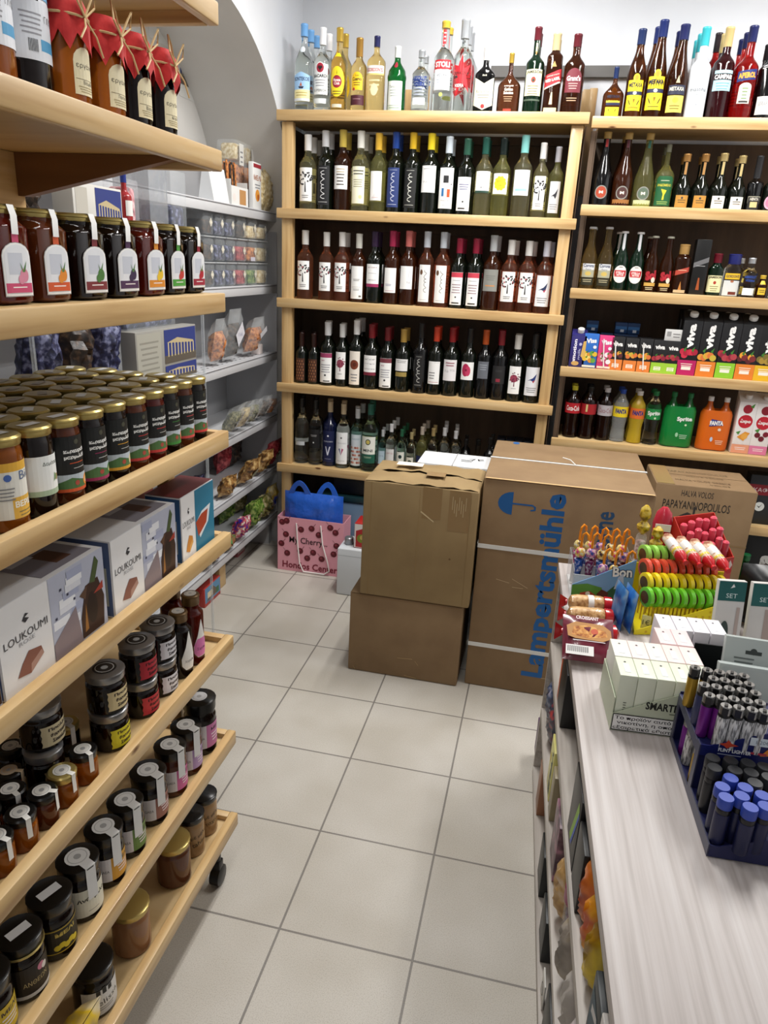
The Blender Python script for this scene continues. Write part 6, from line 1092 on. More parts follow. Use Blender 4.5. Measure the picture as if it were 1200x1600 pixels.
for i, (px, py, g, lab, tx) in enumerate([(91, 60, HON, 'honey jar under red cloth with raffia bow, nearest the blue label jar', 'Βάμβα'), (153, 60, HON, 'honey jar under red cloth with raffia bow, second of four', 'Πορτοκάλι'), (199, 85, DKJ, 'dark jar under red cloth with raffia bow, third of four', 'Βύσσινο'), (241, 95, DKJ, 'dark jar under red cloth with raffia bow, at the shelf end', 'Καρύδι')]):
    H = .125; R = .0325; y = min(ry(px, py, -.69), YMAX-R); 
    its = [arch(0, .012, R*1.35, .058, 'e6dcb8', .3), T_('εργάνη', 0, .047, .008, '3a3020', R*1.1), R_(0, .031, R*1.2, .0006, '6a5a3a'), T_(tx, .004, .027, .006, '3a3020', R*.7), L_(0, .022, R*1.0, 3, .003, 'a89a70')]
    t = jar((-.69, y, z), H, R, g, 'b02420', [('paper_label', its)], 'cloth_jar', lab, 'jar', lidh=.12, lidr=.96)
    vs = []; fs = []; n = 32; q = random.Random(i)
    ring = [(.0, H+.002), (R*.9, H+.003), (R*1.06, H-.006), (R*1.10, H-.022), (R*1.10, H-.04)]
    for j, (r, zz) in enumerate(ring):
        for k in range(n):
            a = 2*PI*k/n; sqv = 1+(.10*abs(math.cos(2*a)) if j == 4 else 0); wv = (1+.10*math.sin(7*a+i)) if j >= 3 else 1
            vs.append((r*sqv*wv*math.cos(a), r*sqv*wv*math.sin(a), zz-(.022*(math.cos(4*a)**2) if j == 4 else 0)))
    for j in range(4):
        for k in range(n): fs.append((j*n+k, j*n+(k+1) % n, (j+1)*n+(k+1) % n, (j+1)*n+k))
    MB().add(vs, fs, CL, True).build('cloth_cover', t)
    m = MB(); m.tube([(R*1.13*math.cos(2*PI*k/16), R*1.13*math.sin(2*PI*k/16), H-.020) for k in range(16)], .0018, RAF, 5, True)
    for sx in (-1, 1): m.tube([(0, -R*1.15, H-.02), (sx*.016, -R*1.25, H+.006), (sx*.026, -R*1.25, H+.018), (sx*.022, -R*1.25, H-.004), (0, -R*1.18, H-.02)], .0016, RAF, 5)
    m.tube([(0, -R*1.15, H-.02), (.012, -R*1.45, H-.04), (.024, -R*1.5, H-.062)], .0015, RAF, 5).tube([(0, -R*1.15, H-.02), (-.014, -R*1.45, H-.034), (-.03, -R*1.5, H-.05)], .0015, RAF, 5)
    m.build('raffia_bow', t)
t = thing('sweets_bag', 'cellophane bag of navy sweets behind the last cloth-topped jar', 'bag', (-.80, 1.335, z+.001), PI/2)
MB().pillow(.09, .15, .05, CLR, 10, 12, .3, 7, .5).build('pouch', t); MB().pillow(.07, .075, .042, NAVYM, 8, 8, .04, 8, .7).build('sweets', t)
# shelf 2: square jars with seal strips
z = SB[2]
q7 = [(12, 338, 'c84a70', 'd88aa0', 'rose', REDJ, 'square jar with a pink rose label, cut by the left edge'), (50, 335, 'd0562a', 'e08a2e', 'orange', BRN, 'square amber jar with an orange fruit label'), (113, 343, '7a2a30', '4a7a3a', 'leaf', DKJ, 'square dark jar with a green plant label and maroon banner'), (170, 347, '4a2a50', '3a2a4a', 'grape', DKJ, 'square dark jar with a purple plum label'), (218, 353, 'd88a2a', 'e8c030', 'flower', REDJ, 'square red-brown jar with a yellow flower label'), (258, 355, '4a9a3a', 'c03a30', 'cactus', DKJ, 'square dark jar with a green cactus and red fruit label'), (292, 357, '9a2038', 'b02030', 'cherry', DKJ, 'square dark jar with red cherries on its label, at the shelf end')]
for i, (px, py, c1, c2, k, g, lab) in enumerate(q7):
    H = .119; R = .0405; y = min(ry(px, py)-(.02 if i == 0 else 0), YMAX-R); W = R*1.42
    its = [arch(0, .010, W, .066, '9a9a98', .25), arch(0, .0112, W-.002, .064, 'f0f0ee', .25), arch(0, .013, W-.007, .060, 'e4e6ea', .25), R_(-.004, .05, W*.5, .026, 'c8ccd6'), R_(0, .0205, W-.005, .012, c1), L_(0, .0215, W*.5, 1, .004, 'f0e8e4'), L_(0, .0145, W*.7, 1, .002, 'b0b0ae'), D_(.011, .036, .0085, c2), D_(.004, .031, .006, c2), P_([(.008, .04), (.018, .054), (.013, .04)], '4a7a3a'), P_([(.011, .04), (.004, .052), (.008, .04)], '5a8a4a')]
    jar((-.70, y, z), H, R, g, GOLD, [('paper_label', its), ('banner_strip', [R_(0, .081, .0136, .011, c1)])], 'square_jar', lab, 'jar', lidh=.09, sq=(5, .95, .95), lidmetal=0, lidr=.88, sh=.86)
    t = PENDING[-1]
    root = [o for o in PENDING if o.name.startswith('square_jar')][-1]
    MB().add([(-.0068, -R*.3, H+.0006), (.0068, -R*.3, H+.0006), (.0068, -R*.90, H+.0006), (-.0068, -R*.90, H+.0006), (.0068, -R*.985-.001, H*.90), (-.0068, -R*.985-.001, H*.90), (.0068, -R*.975-.001, .085), (-.0068, -R*.975-.001, .085)], [(3, 2, 1, 0), (5, 4, 2, 3), (7, 6, 4, 5)], M('eeeeec', .5)).build('lid_strip', root)
# shelf 3: marmalade jars, front row one by one
z = SB[3]
def marm(fr, c1, word): 
    H, R = .131, .0295
    return [('paper_label', [R_(0, .062, R*2.3, .086, '141614'), T_('κερκυραϊκή', .002, .082, .0075, 'e8e8e4', R*1.55, 0, .05), T_('μαρμελάδα', .002, .073, .0075, 'e8e8e4', R*1.55, 0, .05), L_(0, .064, R*.9, 1, .003, c1), L_(.004, .056, R*.8, 1, .0025, 'c8c8c4'), D_(0, .096, .004, '4a4a3a'), R_(0, .034, R*2.3, .026, '4a7040'), P_([(-R*1.15, .034), (-R*.4, .042), (R*.3, .036), (R*1.15, .043), (R*1.15, .047), (-R*1.15, .047)], 'b8c4cc'), R_(0, .0225, R*2.3, .005, c1), D_(-.004, .033, .004, 'a84a3a'), D_(R*.6, .034, .009, fr), D_(R*.6, .034, .005, 'e8d8b0')])]
fr10 = [(20, 668, HON, None, 'amber honey jar with yellow and white label, nearest on the gold-lid shelf'), (63, 655, DKJ, None, 'black jar with a white wrap label beside the yellow label jar'), (108, 643, BRN, ('e8923a', 'd0562a'), 'amber marmalade jar with an orange slice picture'), (148, 630, DKJ, ('3a7a3a', '9a2a5a'), 'dark marmalade jar with a green leaf picture, fourth in the front row'), (187, 622, DKJ, ('d8cc9a', 'd8a030'), 'dark marmalade jar with a pear picture'), (215, 612, BRN, ('e0824a', 'c03a3a'), 'amber marmalade jar with a papaya picture and red line'), (248, 603, REDJ, ('b03038', 'c83a3a'), 'dark red marmalade jar turned sideways, red foot line'), (279, 595, BRN, ('d05a4a', 'd04a4a'), 'amber marmalade jar with red foot line, third from the shelf end'), (302, 587, DKJ, ('e0683a', '3a8a3a'), 'dark marmalade jar with green foot line, second from the shelf end'), (328, 580, DKJ, ('c03a3a', 'd03a3a'), 'dark marmalade jar with red foot line, at the shelf end')]
yprev = 0; backs = []
for i, (px, py, g, mm, lab) in enumerate(fr10):
    H, R = .131, .0295; y = min(ry(px, py, -.695), YMAX-R); y = max(y, yprev+.0645); 
    if i == 9: y = YMAX-R-.002
    if i == 8: y = min(y, YMAX-R-.067)
    yprev = y
    if i == 0: labs = [('paper_label', [R_(0, .058, R*2.4, .078, 'e4e2d8'), R_(0, .091, R*2.4, .012, 'e0ac3c'), R_(R*.35, .034, R*1.5, .03, 'e0b048'), T_('ΒΕΡΙΚΟ', R*.35, .039, .009, 'f4f0e0', R*1.3, 0, .04), L_(R*.35, .028, R*1.0, 2, .005, '8a7a4a'), T_('Bio', R*.5, .078, .012, '5a6a8a', R*.9), D_(-R*.5, .077, .005, '4a6ab0'), L_(-R*.6, .062, R*.7, 4, .005, '8a8a8a')])]
    elif i == 1: labs = [('paper_label', [R_(0, .061, R*2.5, .058, 'eef0ec'), R_(0, .036, R*2.5, .008, 'a8bca0'), T_('Δαμάσκηνο', R*.3, .078, .007, '3a4a3a', R*1.3), D_(R*.5, .056, .005, 'a08a5a'), P_([(R*.2, .05), (R*.5, .056), (R*.3, .064)], '7a9a6a')])]
    else: labs = marm(mm[0], mm[1], '')
    jar((-.695, y, z), H, R, g, GOLD, labs, 'marmalade_jar', lab, 'jar', lidh=.10, seal=('dedede', .34, False), lidr=1.0, sh=.88, neck=.92, rz=PI/2-.12)
proto = None; nrow = ['second', 'third', 'fourth', 'fifth']
for r in range(4):
    for k in range(11):
        y = YMAX-.035-k*.0665-(r % 2)*.012; x = -.761-.0665*r
        if x < -1.05: continue
        lab = 'gold-lidded marmalade jar in the %s row from the front rail' % nrow[r]
        if proto is None: proto = jar((x, y, z), .131, .0295, DKJ, GOLD, [], 'marmalade_jar', lab, 'jar', lidh=.10, seal=('c8c8c8', .30, False), lidr=1.0, sh=.88, neck=.92, rz=PI/2, group='gold-lidded jars, second row')
        else: copy_tree(proto, lab, (x, y, z+.0008), PI/2+rnd.random(), 'gold-lidded jars, %s row' % nrow[r])
# shelf 4: loukoumi boxes
z = SB[4]
def village(x0, w, h):
    o = [R_(x0+w/2, h/2, w, h, 'b8bccc')]
    q = random.Random(int(x0*1e4))
    for k in range(9):
        a = x0+w*.05+q.random()*w*.4; b_ = h*(.35+.07*k); o.append(R_(a+w*.06, b_, w*.28, h*.10, ['dfe1e8', 'eceef2', 'a8aec6'][k % 3]))
    o += [R_(x0+w*(.08+.11*k), h*(.5+.1*((k*3) % 4)), w*.035, h*.03, '3a3c50') for k in range(4)]
    o += [P_([(x0, h*.02), (x0+w*.5, h*.02), (x0+w*.42, h*.5), (x0, h*.22)], '8a7c80')]
    o += [P_([(x0+w*.5, h*.04), (x0+w*.92, h*.04), (x0+w*.96, h*.4), (x0+w*.86, h*.68), (x0+w*.62, h*.66), (x0+w*.5, h*.3)], '3a241c'), P_([(x0+w*.5, h*.58), (x0+w*.66, h*.66), (x0+w*.6, h*.5)], '5a4030'), D_(x0+w*.72, h*.35, w*.10, '241612', h*.2), P_([(x0+w*.55, h*.1), (x0+w*.62, h*.12), (x0+w*.6, h*.45)], '9a6a34'), P_([(x0+w*.76, h*.5), (x0+w*.95, h*.6), (x0+w*.95, h*.5)], 'a03a2c'), P_([(x0+w*.7, h*.66), (x0+w*.84, h*.95), (x0+w*.9, h*.86), (x0+w*.8, h*.64)], '4a5a34')]
    return o
def louk(y0, y1, xf, h, lab, flav, kind=0, white=.44, dp=.135):
    """box whose front spans y0..y1"""
    w = y1-y0; t = thing('sweets_box', lab, 'sweets box', (xf, (y0+y1)/2, z+.0008), PI/2)
    b = MB().box(-w/2, 0, 0, w/2, dp, h, M((226, 226, 228), .35), .0015).build('box_body', t)
    a = -w/2; ww = w*white
    it = [R_(a+ww/2, h/2, ww*.99, h*.985, 'ecebea')]
    it += ([R_(a+ww+(w-ww)/2, h/2, (w-ww)*.99, h*.985, '2e7a98'), P_([(a+ww+.004, h*.5), (a+ww+.03, h*.62), (a+w*.88, h*.66), (a+w*.80, h*.40), (a+ww+.02, h*.22)], 'e0e4e6'), P_([(a+ww+.002, h*.5), (a+ww+.028, h*.58), (a+w*.80, h*.60), (a+w*.74, h*.40), (a+ww+.012, h*.26)], 'b04426')] if kind else village(a+ww, w-ww, h))
    it += [T_('LOUKOUMI', a+ww/2, h*.58, h*.085, '4a4a4e', ww*.84), T_(flav, a+ww/2, h*.50, h*.045, 'a0a0a4', ww*.3), P_([(a+ww*.45, h*.74), (a+ww*.52, h*.80), (a+ww*.58, h*.78), (a+ww*.5, h*.76), (a+ww*.58, h*.73), (a+ww*.5, h*.70)], '3a3a3e'), P_([(a+ww*.25, h*.16), (a+ww*.5, h*.12), (a+ww*.78, h*.24), (a+ww*.74, h*.34), (a+ww*.5, h*.38), (a+ww*.36, h*.28)], '8a5a4c' if not kind else 'd08a3a'), P_([(a+ww*.5, h*.12), (a+ww*.78, h*.24), (a+ww*.74, h*.3), (a+ww*.52, h*.22)], 'b08a7c' if not kind else 'e0a858')]
    decal(it, front_map(-.0002), 'front_print', b)
    decal([R_(w*.2, .07, w*.5, .12, '8a8690'), R_(w*.25, .05, w*.15, .05, '5a3a2c'), R_(w*.1, .09, w*.2, .04, 'c8c8d0')] if not kind else [R_(0, dp/2, w, dp*.96, '6a2a2c')], plane_map((0, 0, h+.0002), (1, 0, 0), (0, 1, 0), (0, 0, 1)), 'top_print', b)
    decal([R_(dp/2, h*.5, dp*.96, h*.96, '4a5a80' if not kind else '1e4a78'), R_(.03, h*.4, .04, h*.5, 'a8a89a')], plane_map((-w/2-.0002, 0, 0), (0, 1, 0), (0, 0, 1), (-1, 0, 0)), 'side_print', b)
    return t
XF = -.668; ys = [onx(5, 1010, XF).y, onx(170, 950, XF).y, onx(180, 930, XF).y, onx(277, 850, XF).y, onx(283, 830, XF).y, onx(340, 810, XF).y]
louk(ys[0]-.005, ys[1], XF-.004, .140, 'white sweets box with a rose cube picture, nearest of the front row', 'ROSE')
louk(ys[2]-.004, ys[3]-.004, XF, .142, 'white sweets box with a rose cube picture, second of the front row', 'ROSE')
louk(ys[4]+.002, min(ys[5], YMAX-.004), XF, .142, 'white and blue sweets box with a red boat, at the shelf end', 'ORANGE', 1, .40, .078)
louk(ys[0]-.16, ys[0]-.012, XF-.004, .135, 'white sweets box cut by the left edge of the picture', 'ROSE', 0, .9)
for r in range(2):
    for k in range(4):
        y1 = YMAX-.004-k*.165
        if r == 1 and k == 0: continue
        t = thing('sweets_box', 'sweets box in the %s row back, %s' % (['second', 'third'][r], ['at the rack end with a dark red top', 'second from the rack end', 'third from the rack end', 'fourth from the rack end'][k]), 'sweets box', (XF-.142-r*.14, y1-.08, z+.0008), PI/2)
        b = MB().box(-.078, 0, 0, .078, .132, .138, M((96, 34, 36) if k == 0 else (196, 194, 198), .4), .0015).build('box_body', t)
        decal([R_(.02, .07, .1, .1, '7a3438' if k == 0 else '9a98a0'), R_(.03, .05, .03, .05, '4a2a24')], plane_map((0, 0, .1382), (1, 0, 0), (0, 1, 0), (0, 0, 1)), 'top_print', b)
# shelf 5: syrup bottles, stacked spread jars, mini jars
z = SB[5]
def drop(c, R, z0, h, txt): 
    return [P_([(R*.75*math.sin(PI*k/12)*(1 if k <= 12 else 1), 0) for k in range(1)]+[(-R*.02, z0+h), (-R*.35, z0+h*.6), (-R*.72, z0+h*.3), (-R*.7, z0+h*.12), (-R*.4, z0), (R*.4, z0), (R*.7, z0+h*.12), (R*.72, z0+h*.3), (R*.35, z0+h*.6), (R*.02, z0+h)], 'eae8e2'), P_([(-R*.68, z0+h*.34), (-R*.7, z0+h*.12), (-R*.4, z0+.001), (R*.4, z0+.001), (R*.7, z0+h*.12), (R*.68, z0+h*.34), (R*.4, z0+h*.5), (-R*.4, z0+h*.5)], c), T_(txt, 0, z0+h*.22, .008, '3a2a34', R*.9)]
CAPB = M((112, 86, 52), .35, .4)
for i, (px, py, H, c, g, lab, tx) in enumerate([(302, 918, .165, 'd87ab0', REDJ, 'tall syrup bottle with a pink drop label at the shelf end', 'Σιρόπι'), (279, 950, .150, 'e6e4de', DKJ, 'tall dark syrup bottle with a white drop label', 'Χαρούπι')]):
    R = .0265; y = min(ry(px, py, -.688), YMAX-R-.004); d = drop(c, R, .02, .09, tx); d[0] = P_(d[0][1][1:], 'eae8e2')
    jar((-.688, y, z), H, R, g, CAPB, [('paper_label', d)], 'syrup_bottle', lab, 'bottle', lidh=.14, seal=('c8c4bc', .5, False), lidr=.72, sh=.80, neck=.66, rz=PI/2-.25)
t = jar((-.76, YMAX-.033, z), .165, .0265, REDJ, CAPB, [], 'syrup_bottle', 'tall syrup bottle second back behind the pink drop label', 'bottle', lidh=.14, lidr=.72, sh=.80, neck=.66)
SLV = M((150, 150, 152), .3, .75)
for i, (px, py, cs) in enumerate([(245, 972, ('e4e2e6', 'e4e2e6')), (213, 1000, ('b8303c', 'c43a40')), (163, 1043, ('dcc898', 'd8cc30')), (97, 1097, ('cfc09a', 'cfc09a'))]):
    H = .0785; R = .0345; y = ry(px, py); x = -.70 if i < 3 else -.745
    for lv in range(2):
        c = cs[1-lv]; n = random.Random(i*2+lv)
        its = [P_([(-R*.95, .008), (R*.95, .008)]+[(R*(.95-.05*(k % 2)), .008+.038*k/6) for k in range(1, 7)]+[(-R*(.95-.05*(k % 2)), .008+.038*k/6) for k in range(6, 0, -1)], c)]+[T_(s, R*.05, .038-k*.0105, .0075, '2a1c20', R*(1.3-.15*k), 0, .05) for k, s in enumerate(('Πραλίνα', 'Φουντουκιού', 'Σοκολάτα'))]
        jar((x, y, z+lv*(H+.001)), H, R, DKJ, SLV, [('paper_label', its)], 'spread_jar', '%s spread jar with silver lid, %s' % ({'e4e2e6': 'white label', 'b8303c': 'red label', 'c43a40': 'red label', 'dcc898': 'cream label', 'd8cc30': 'yellow label', 'cfc09a': 'tan label'}[c], ('upper' if lv else 'lower')+' of the stack '+['beside the syrup bottles', 'second from the syrup bottles', 'third from the syrup bottles', 'half hidden behind the others'][i]), 'jar', lidh=.22, seal=('2a2624', .6, False), lidr=.98, lidmetal=0, sh=.74, neck=.9)
mini = [(148, 1177, 0, HON, 'nearest the yellow label spread jar'), (125, 1208, 1, HON, 'with gold lid at the front by the spread jars'), (95, 1240, 0, BRN, 'in front of the gold-lidded one'), (58, 1270, 0, HON, 'third along the front rail'), (32, 1305, 0, HON, 'fourth along the front rail'), (5, 1343, 0, BRN, 'cut by the left edge'), (95, 1133, 1, DKJ, 'with gold lid at the back, right one'), (68, 1165, 1, DKJ, 'with gold lid at the back, middle one'), (25, 1200, 0, HON, 'with a tan sticker, second row left'), (60, 1228, 0, DKJ, 'second row between the front jars'), (17, 1258, 0, BRN, 'second row at the left edge'), (30, 1165, 0, DKJ, 'at the back left')]
placed = []
for i, (px, py, gl, g, lab) in enumerate(mini):
    H = .060; R = .0235; zz = z; k = i
    p = onz(px, py, zz+H)
    x = min(p.x, RX1-.021-R-.002); y = p.y
    if any((x-a)**2+(y-b)**2 < (2*R+.0015)**2 for a, b in placed):
        for it in range(400):
            mv = [(x-a, y-b) for a, b in placed if (x-a)**2+(y-b)**2 < (2*R+.0015)**2]
            if not mv: break
            dx, dy = mv[0]; l = math.hypot(dx, dy) or 1; x += dx/l*.002-.0004; y += dy/l*.002; x = min(x, RX1-.021-R-.002)
    placed.append((x, y))
    jar((x, y, zz), H, R, g, GOLD if gl else '141414', [], 'mini_jar', 'mini honey jar '+lab, 'jar', lidh=.22, seal=('e6e4de' if i != 8 else 'c8b090', .62, True, .36, .035), lidr=1.0, sh=.72, neck=.9, rz=PI/2-.4+.3*(i % 3))
# shelf 6: seal-strip jars
z = SB[6]
def gmo(c, R, H, t1='ΜΕΛΙ'): return [('paper_label', [R_(0, H*.36, R*2.2, H*.44, c), R_(-R*.75, H*.36, R*.75, H*.44, 'e6e4e8'), T_(t1, R*.4, H*.48, .008, '3a2a34', R*.9, 0, .03), L_(R*.4, H*.38, R*.9, 3, H*.06, 'f0e4ea'), T_('GAEA', -R*.75, H*.34, .006, '5a5a60', R*.5)])]
g6 = [(330, 1067, 'c878a8', DKJ, 0, 'wide brown jar with pink and white label, at the shelf end'), (293, 1127, 'b49ac8', BRN, 1, 'black-lidded jar with lilac label and white seal strip'), (267, 1163, 'cf6aa0', BRN, 1, 'black-lidded jar with pink label and white seal strip'), (233, 1207, '9a6a60', DKJ, 1, 'black-lidded jar with dusky brown label and white seal strip'), (195, 1247, '6a8a4a', DKJ, 1, 'black-lidded jar with green label and white seal strip'), (165, 1295, 'd8a040', DKJ, 1, 'black-lidded jar with orange-yellow label and white seal strip'), (123, 1348, 'e4e2d0', DKJ, 1, 'black-lidded jar with cream label and white seal strip'), (80, 1410, '17170f', DKJ, 2, 'black jar with yellow ringed label and barcode lid'), (32, 1477, '1c1614', DKJ, 3, 'dark jar with gold rim and pink flower seal'), (2, 1535, 'd0b030', DKJ, 0, 'yellow label jar cut by the lower left edge')]
yp = None
for i, (px, py, c, g, k, lab) in enumerate(g6):
    H, R = (.118, .036) if i else (.142, .040); y = ry(px, py, -.698 if i else -.69); y = min(y, YMAX-R-.002)
    if yp is not None: y = min(y, yp-2*.0365-(.004 if i == 1 else 0))
    yp = y
    labs = gmo(c, R, H) if k != 2 and k != 3 else [('paper_label', [R_(0, H*.36, R*2.3, H*.46, c), R_(0, H*.56, R*2.3, .002, 'c8a830'), R_(0, H*.15, R*2.3, .002, 'c8a830'), T_('ΜΕΛΙ', 0, H*.47, .008, 'c8b050', R*1.0, 0, .04), [D_((j-2)*.008, H*(.24+.03*(j % 2)), .006, 'd8c030') for j in range(5)]] if k == 2 else [R_(0, H*.36, R*2.3, H*.5, c), T_('ΑΝΘΕΩΝ', 0, H*.32, .009, 'b8a878', R*1.2), D_(R*.3, H*.5, .007, 'c87a90'), D_(R*.5, H*.46, .006, 'e0d8d0'), R_(0, H*.12, R*2.3, H*.06, 'd0ccc4')])]
    if i == 6: labs = [('paper_label', [R_(0, H*.36, R*2.2, H*.50, 'e4e2d0'), T_('Ανθόμελο', 0, H*.42, .011, '2a2a24', R*1.6, 0, .04), L_(0, H*.2, R*.6, 1, .003, GRY)])]
    jar((-.698 if i else -.692, y, z), H, R, g, '101010', labs, 'honey_jar', lab, 'jar', lidh=.20, seal=('e2e2e0', .60, True, .55, .07) if k == 1 else (('d8d8d8', .3, False) if k else ('d0d0d2', .5, False)), lidr=1.0, sh=.74, neck=.92, rz=PI/2-.35)
    if k == 3:
        root = [o for o in PENDING if o.name.startswith('honey_jar') and not o.parent][-1]
        MB().tube([(R*1.0*math.cos(2*PI*a/24), R*1.0*math.sin(2*PI*a/24), H*.80) for a in range(24)], .0022, GOLD, 6, True).build('gold_rim', root)
# shelf 7: paste jars
z = SB[7]
g7 = [(333, 1223, PASTE, '16181c', 'sesame paste jar with handwriting and dark lid, at the bottom shelf end', 1), (298, 1267, PASTE, '16181c', 'sesame paste jar with handwriting, second from the bottom shelf end', 1), (270, 1323, CHOC, GOLD, 'chocolate brown jar with gold lid on the bottom rack shelf', 0), (203, 1423, M((150, 106, 72), .12), GOLD, 'large light brown jar with gold lid on the bottom rack shelf', 0), (143, 1507, DKJ, '101010', 'dark honey jar with a white script label on the bottom rack shelf', 2)]
yp = None
for i, (px, py, g, lid, lab, k) in enumerate(g7):
    H, R = .113, (.034 if i < 2 else .039); y = min(ry(px, py, -.705), YMAX-R-.002)
    if yp: y = min(y, yp-.079 if i > 1 else yp-.0705)
    yp = y
    labs = [] if k == 0 else ([('handwriting', [T_('με μέλι', 0, H*.55, .013, '3a2a1c', R*1.3, .15), T_('tahini' if i else 'ταχίνι', 0, H*.36, .013, '3a2a1c', R*1.2, .15)])] if k == 1 else [('paper_label', [R_(0, H*.36, R*2.2, H*.55, 'e6e6e4'), T_('Melissa', 0, H*.36, .013, '2a2a2a', R*1.6, .1), L_(0, H*.24, R*.9, 2, .005, GRY), R_(-R*.3, H*.58, .008, .012, '1a1a1a'), R_(0, H*.60, .008, .016, '1a1a1a'), R_(R*.3, H*.58, .008, .012, '1a1a1a')])])
    jar((-.705, y, z), H, R, g, lid, labs, 'paste_jar' if k < 2 else 'honey_jar', lab, 'jar', lidh=.15, lidr=1.0, sh=.80, neck=.92, rz=PI/2-.45, lidmetal=0)
p = onz(135, 1590, z+.02); pouch('sweets_pack', 'blue and yellow packet with a white tag at the front of the bottom rack shelf', 'pack', (-.70, yp-.10, z+.004), .10, .10, .05, mix('blueyel2', (20, 40, 130), (226, 190, 30), (230, 230, 230), 12), PI/2, .5, [R_(0, .06, .03, .03, 'e0e0e4')], seed=3)
# ================================================================ goods on the counter
CT = CTOP+.0008
def cl(px, py, z=CTOP):
    """pixel on the counter top -> counter coordinates (across, along)"""
    p = onz(px, py, z)-Vector((CO.x, CO.y, 0)); c, s = math.cos(CA), math.sin(CA)
    return p.x*c+p.y*s, -p.x*s+p.y*c
def cw(u, v, z=CT): return cxy(u, v, z)
# ---- carton of small upright packs
u0, v0 = cl(952, 1140); u1, v1 = cl(1072, 1160); W = .0335; NP = 5
t = thing('pack_display', 'pale green open carton with a nicotine warning on its slanted front', 'display carton', cw(u0, v0), CA+.03)
DW = W*NP+.006; DD = .146; GB = M((196, 204, 180), .45)
m = MB(); e = .0015
m.prism([(0, 0), (DW, 0), (DW, .105), (DW*.72, .098), (0, .036)], e, GB)
m.box(0, DD-e, 0, DW, DD, .07, GB); m.box(0, e, 0, e, DD-e, .07, GB); m.box(DW-e, e, 0, DW, DD-e, .07, GB); m.box(e, e, 0, DW-e, DD-e, e, GB)
b = m.build('carton_body', t)
decal([T_('SMARTER', DW*.53, .062, .0165, '1c1e1a', DW*.40, -.0, .03), D_(DW*.80, .062, .009, '1c1e1a'), D_(DW*.80, .062, .0075, 'c4ccb4'), L_(DW*.7, .049, .04, 1, .005, '6a7060'), R_(DW*.5, .0195, DW*.985, .036, '161616'), R_(DW*.5, .0195, DW*.965, .032, 'eeeeec'),
       T_('Το προϊόν αυτό περιέχει', DW*.50, .0290, .0092, '161616', DW*.93, 0, .015), T_('νικοτίνη, η οποία είναι', DW*.50, .0188, .0088, '161616', DW*.88, 0, .015), T_('εξαιρετικά εθιστική ουσία', DW*.50, .0082, .0092, '161616', DW*.95, 0, .015)], front_map(-.0003), 'front_print', b)
def upack(u, v, h, c, lab, par=None, rz=CA+.03, wd=(.0325, .0685), grp=None, z=CT+.0016, org=None):
    w, d = wd
    t = thing('slim_pack', lab, 'pack', org if org else cw(u, v, z), rz, grp)
    b = MB().box(-w/2, 0, 0, w/2, d, h, M(c, .4), .001).build('box_body', t)
    decal([R_(0, d*.42, w*.34, d*.46, 'd8dce0'), R_(0, d*.44, w*.18, d*.3, 'eceef2'), D_(-w*.02, d*.74, w*.07, '55555a')], plane_map((0, 0, h+.0001), (1, 0, 0), (0, 1, 0), (0, 0, 1)), 'top_print', b)
    decal([L_(0, h*.5, w*.18, 4, h*.045, '6a7060')], front_map(-.0001), 'front_print', b)
ox = Matrix.Rotation(CA+.03, 3, 'Z'); base = cw(u0, v0)
nth = ['left', 'second', 'middle', 'fourth', 'right']
for r, (cols, cc, hh, rn_) in enumerate([(range(5), ('dde3cf',)*5, .116, 'front'), (range(5), ('e6e6dc', 'ecdcd8', 'e8e4da', 'ecd8d4', 'ecdad6'), .117, 'second'), ((3, 4), ('', '', '', 'ecd4d4', 'ecd4d4'), .117, 'third')]):
    for k in cols:
        o = base+ox @ Vector((.003+W*(k+.5), .004+.0698*r+(.004 if r == 2 else 0), .0018))
        upack(0, 0, hh, cc[k], 'slim upright pack in the %s row of the warning carton, %s' % (rn_, nth[k]+(' of five' if r < 2 else ' of the pair')), org=o)
for k, (px, py) in enumerate([(1055, 972), (1079, 973), (1104, 976), (1124, 979)]):
    t0 = ['leftmost of four white packs by the yellow stand', 'second of four white packs by the yellow stand', 'third of four white packs by the yellow stand', 'rightmost of four white packs by the yellow stand'][k]
    upack(0, 0, .116, 'e2dfe4', 'slim white upright pack, '+t0, org=base+ox @ Vector((.136+.0345*k, .2205, .0002)))
# ---- lighter display, two tiers
NB = M((22, 30, 92), .35); NB2 = M((26, 30, 74), .4); GY_ = M((150, 152, 160), .4)
uL, vF = cl(1105, 1338); t = thing('lighter_display', 'dark blue two-tier display stand holding rows of lighters', 'display stand', cw(uL, vF), CA)
Wd = .150; vM, vB = .132, .288; ZU = .100
m = MB(); e = .002
m.box(0, 0, 0, Wd, vM, .018, NB2); m.box(0, vM, 0, Wd, vB, .002, NB2); m.box(0, vM+.001, ZU-.002, Wd, vB, ZU, NB2); m.box(0, vM, .018, Wd, vM+.001, ZU, NB2)
m.prism([(0, .002), (Wd, .002), (Wd, .085), (.11, .062), (.012, .022), (0, .022)], e, NB2, xf=lambda v: v-Vector((0, e, 0)))
m.prism([(0, ZU-.014), (Wd, ZU-.014), (Wd, ZU+.065), (.12, ZU+.055), (.014, ZU+.006), (0, ZU+.006)], e, NB, xf=lambda v: v+Vector((0, vM-.0035, 0)))
SD = M((70, 72, 92), .35)
for x in (-e, Wd): m.box(x, 0, 0, x+e, vM-.004, .022, SD); m.box(x, vM-.004, 0, x+e, vM+.012, ZU+.006, SD); m.box(x, vB-.012, 0, x+e, vB, ZU, SD); m.box(x, vM+.012, 0, x+e, vB-.012, .012, SD); m.box(x, vM+.012, ZU-.016, x+e, vB-.012, ZU+.002, SD)
m.box(0, vB, 0, Wd, vB+e, ZU+.004, NB2)
b = m.build('stand_body', t)
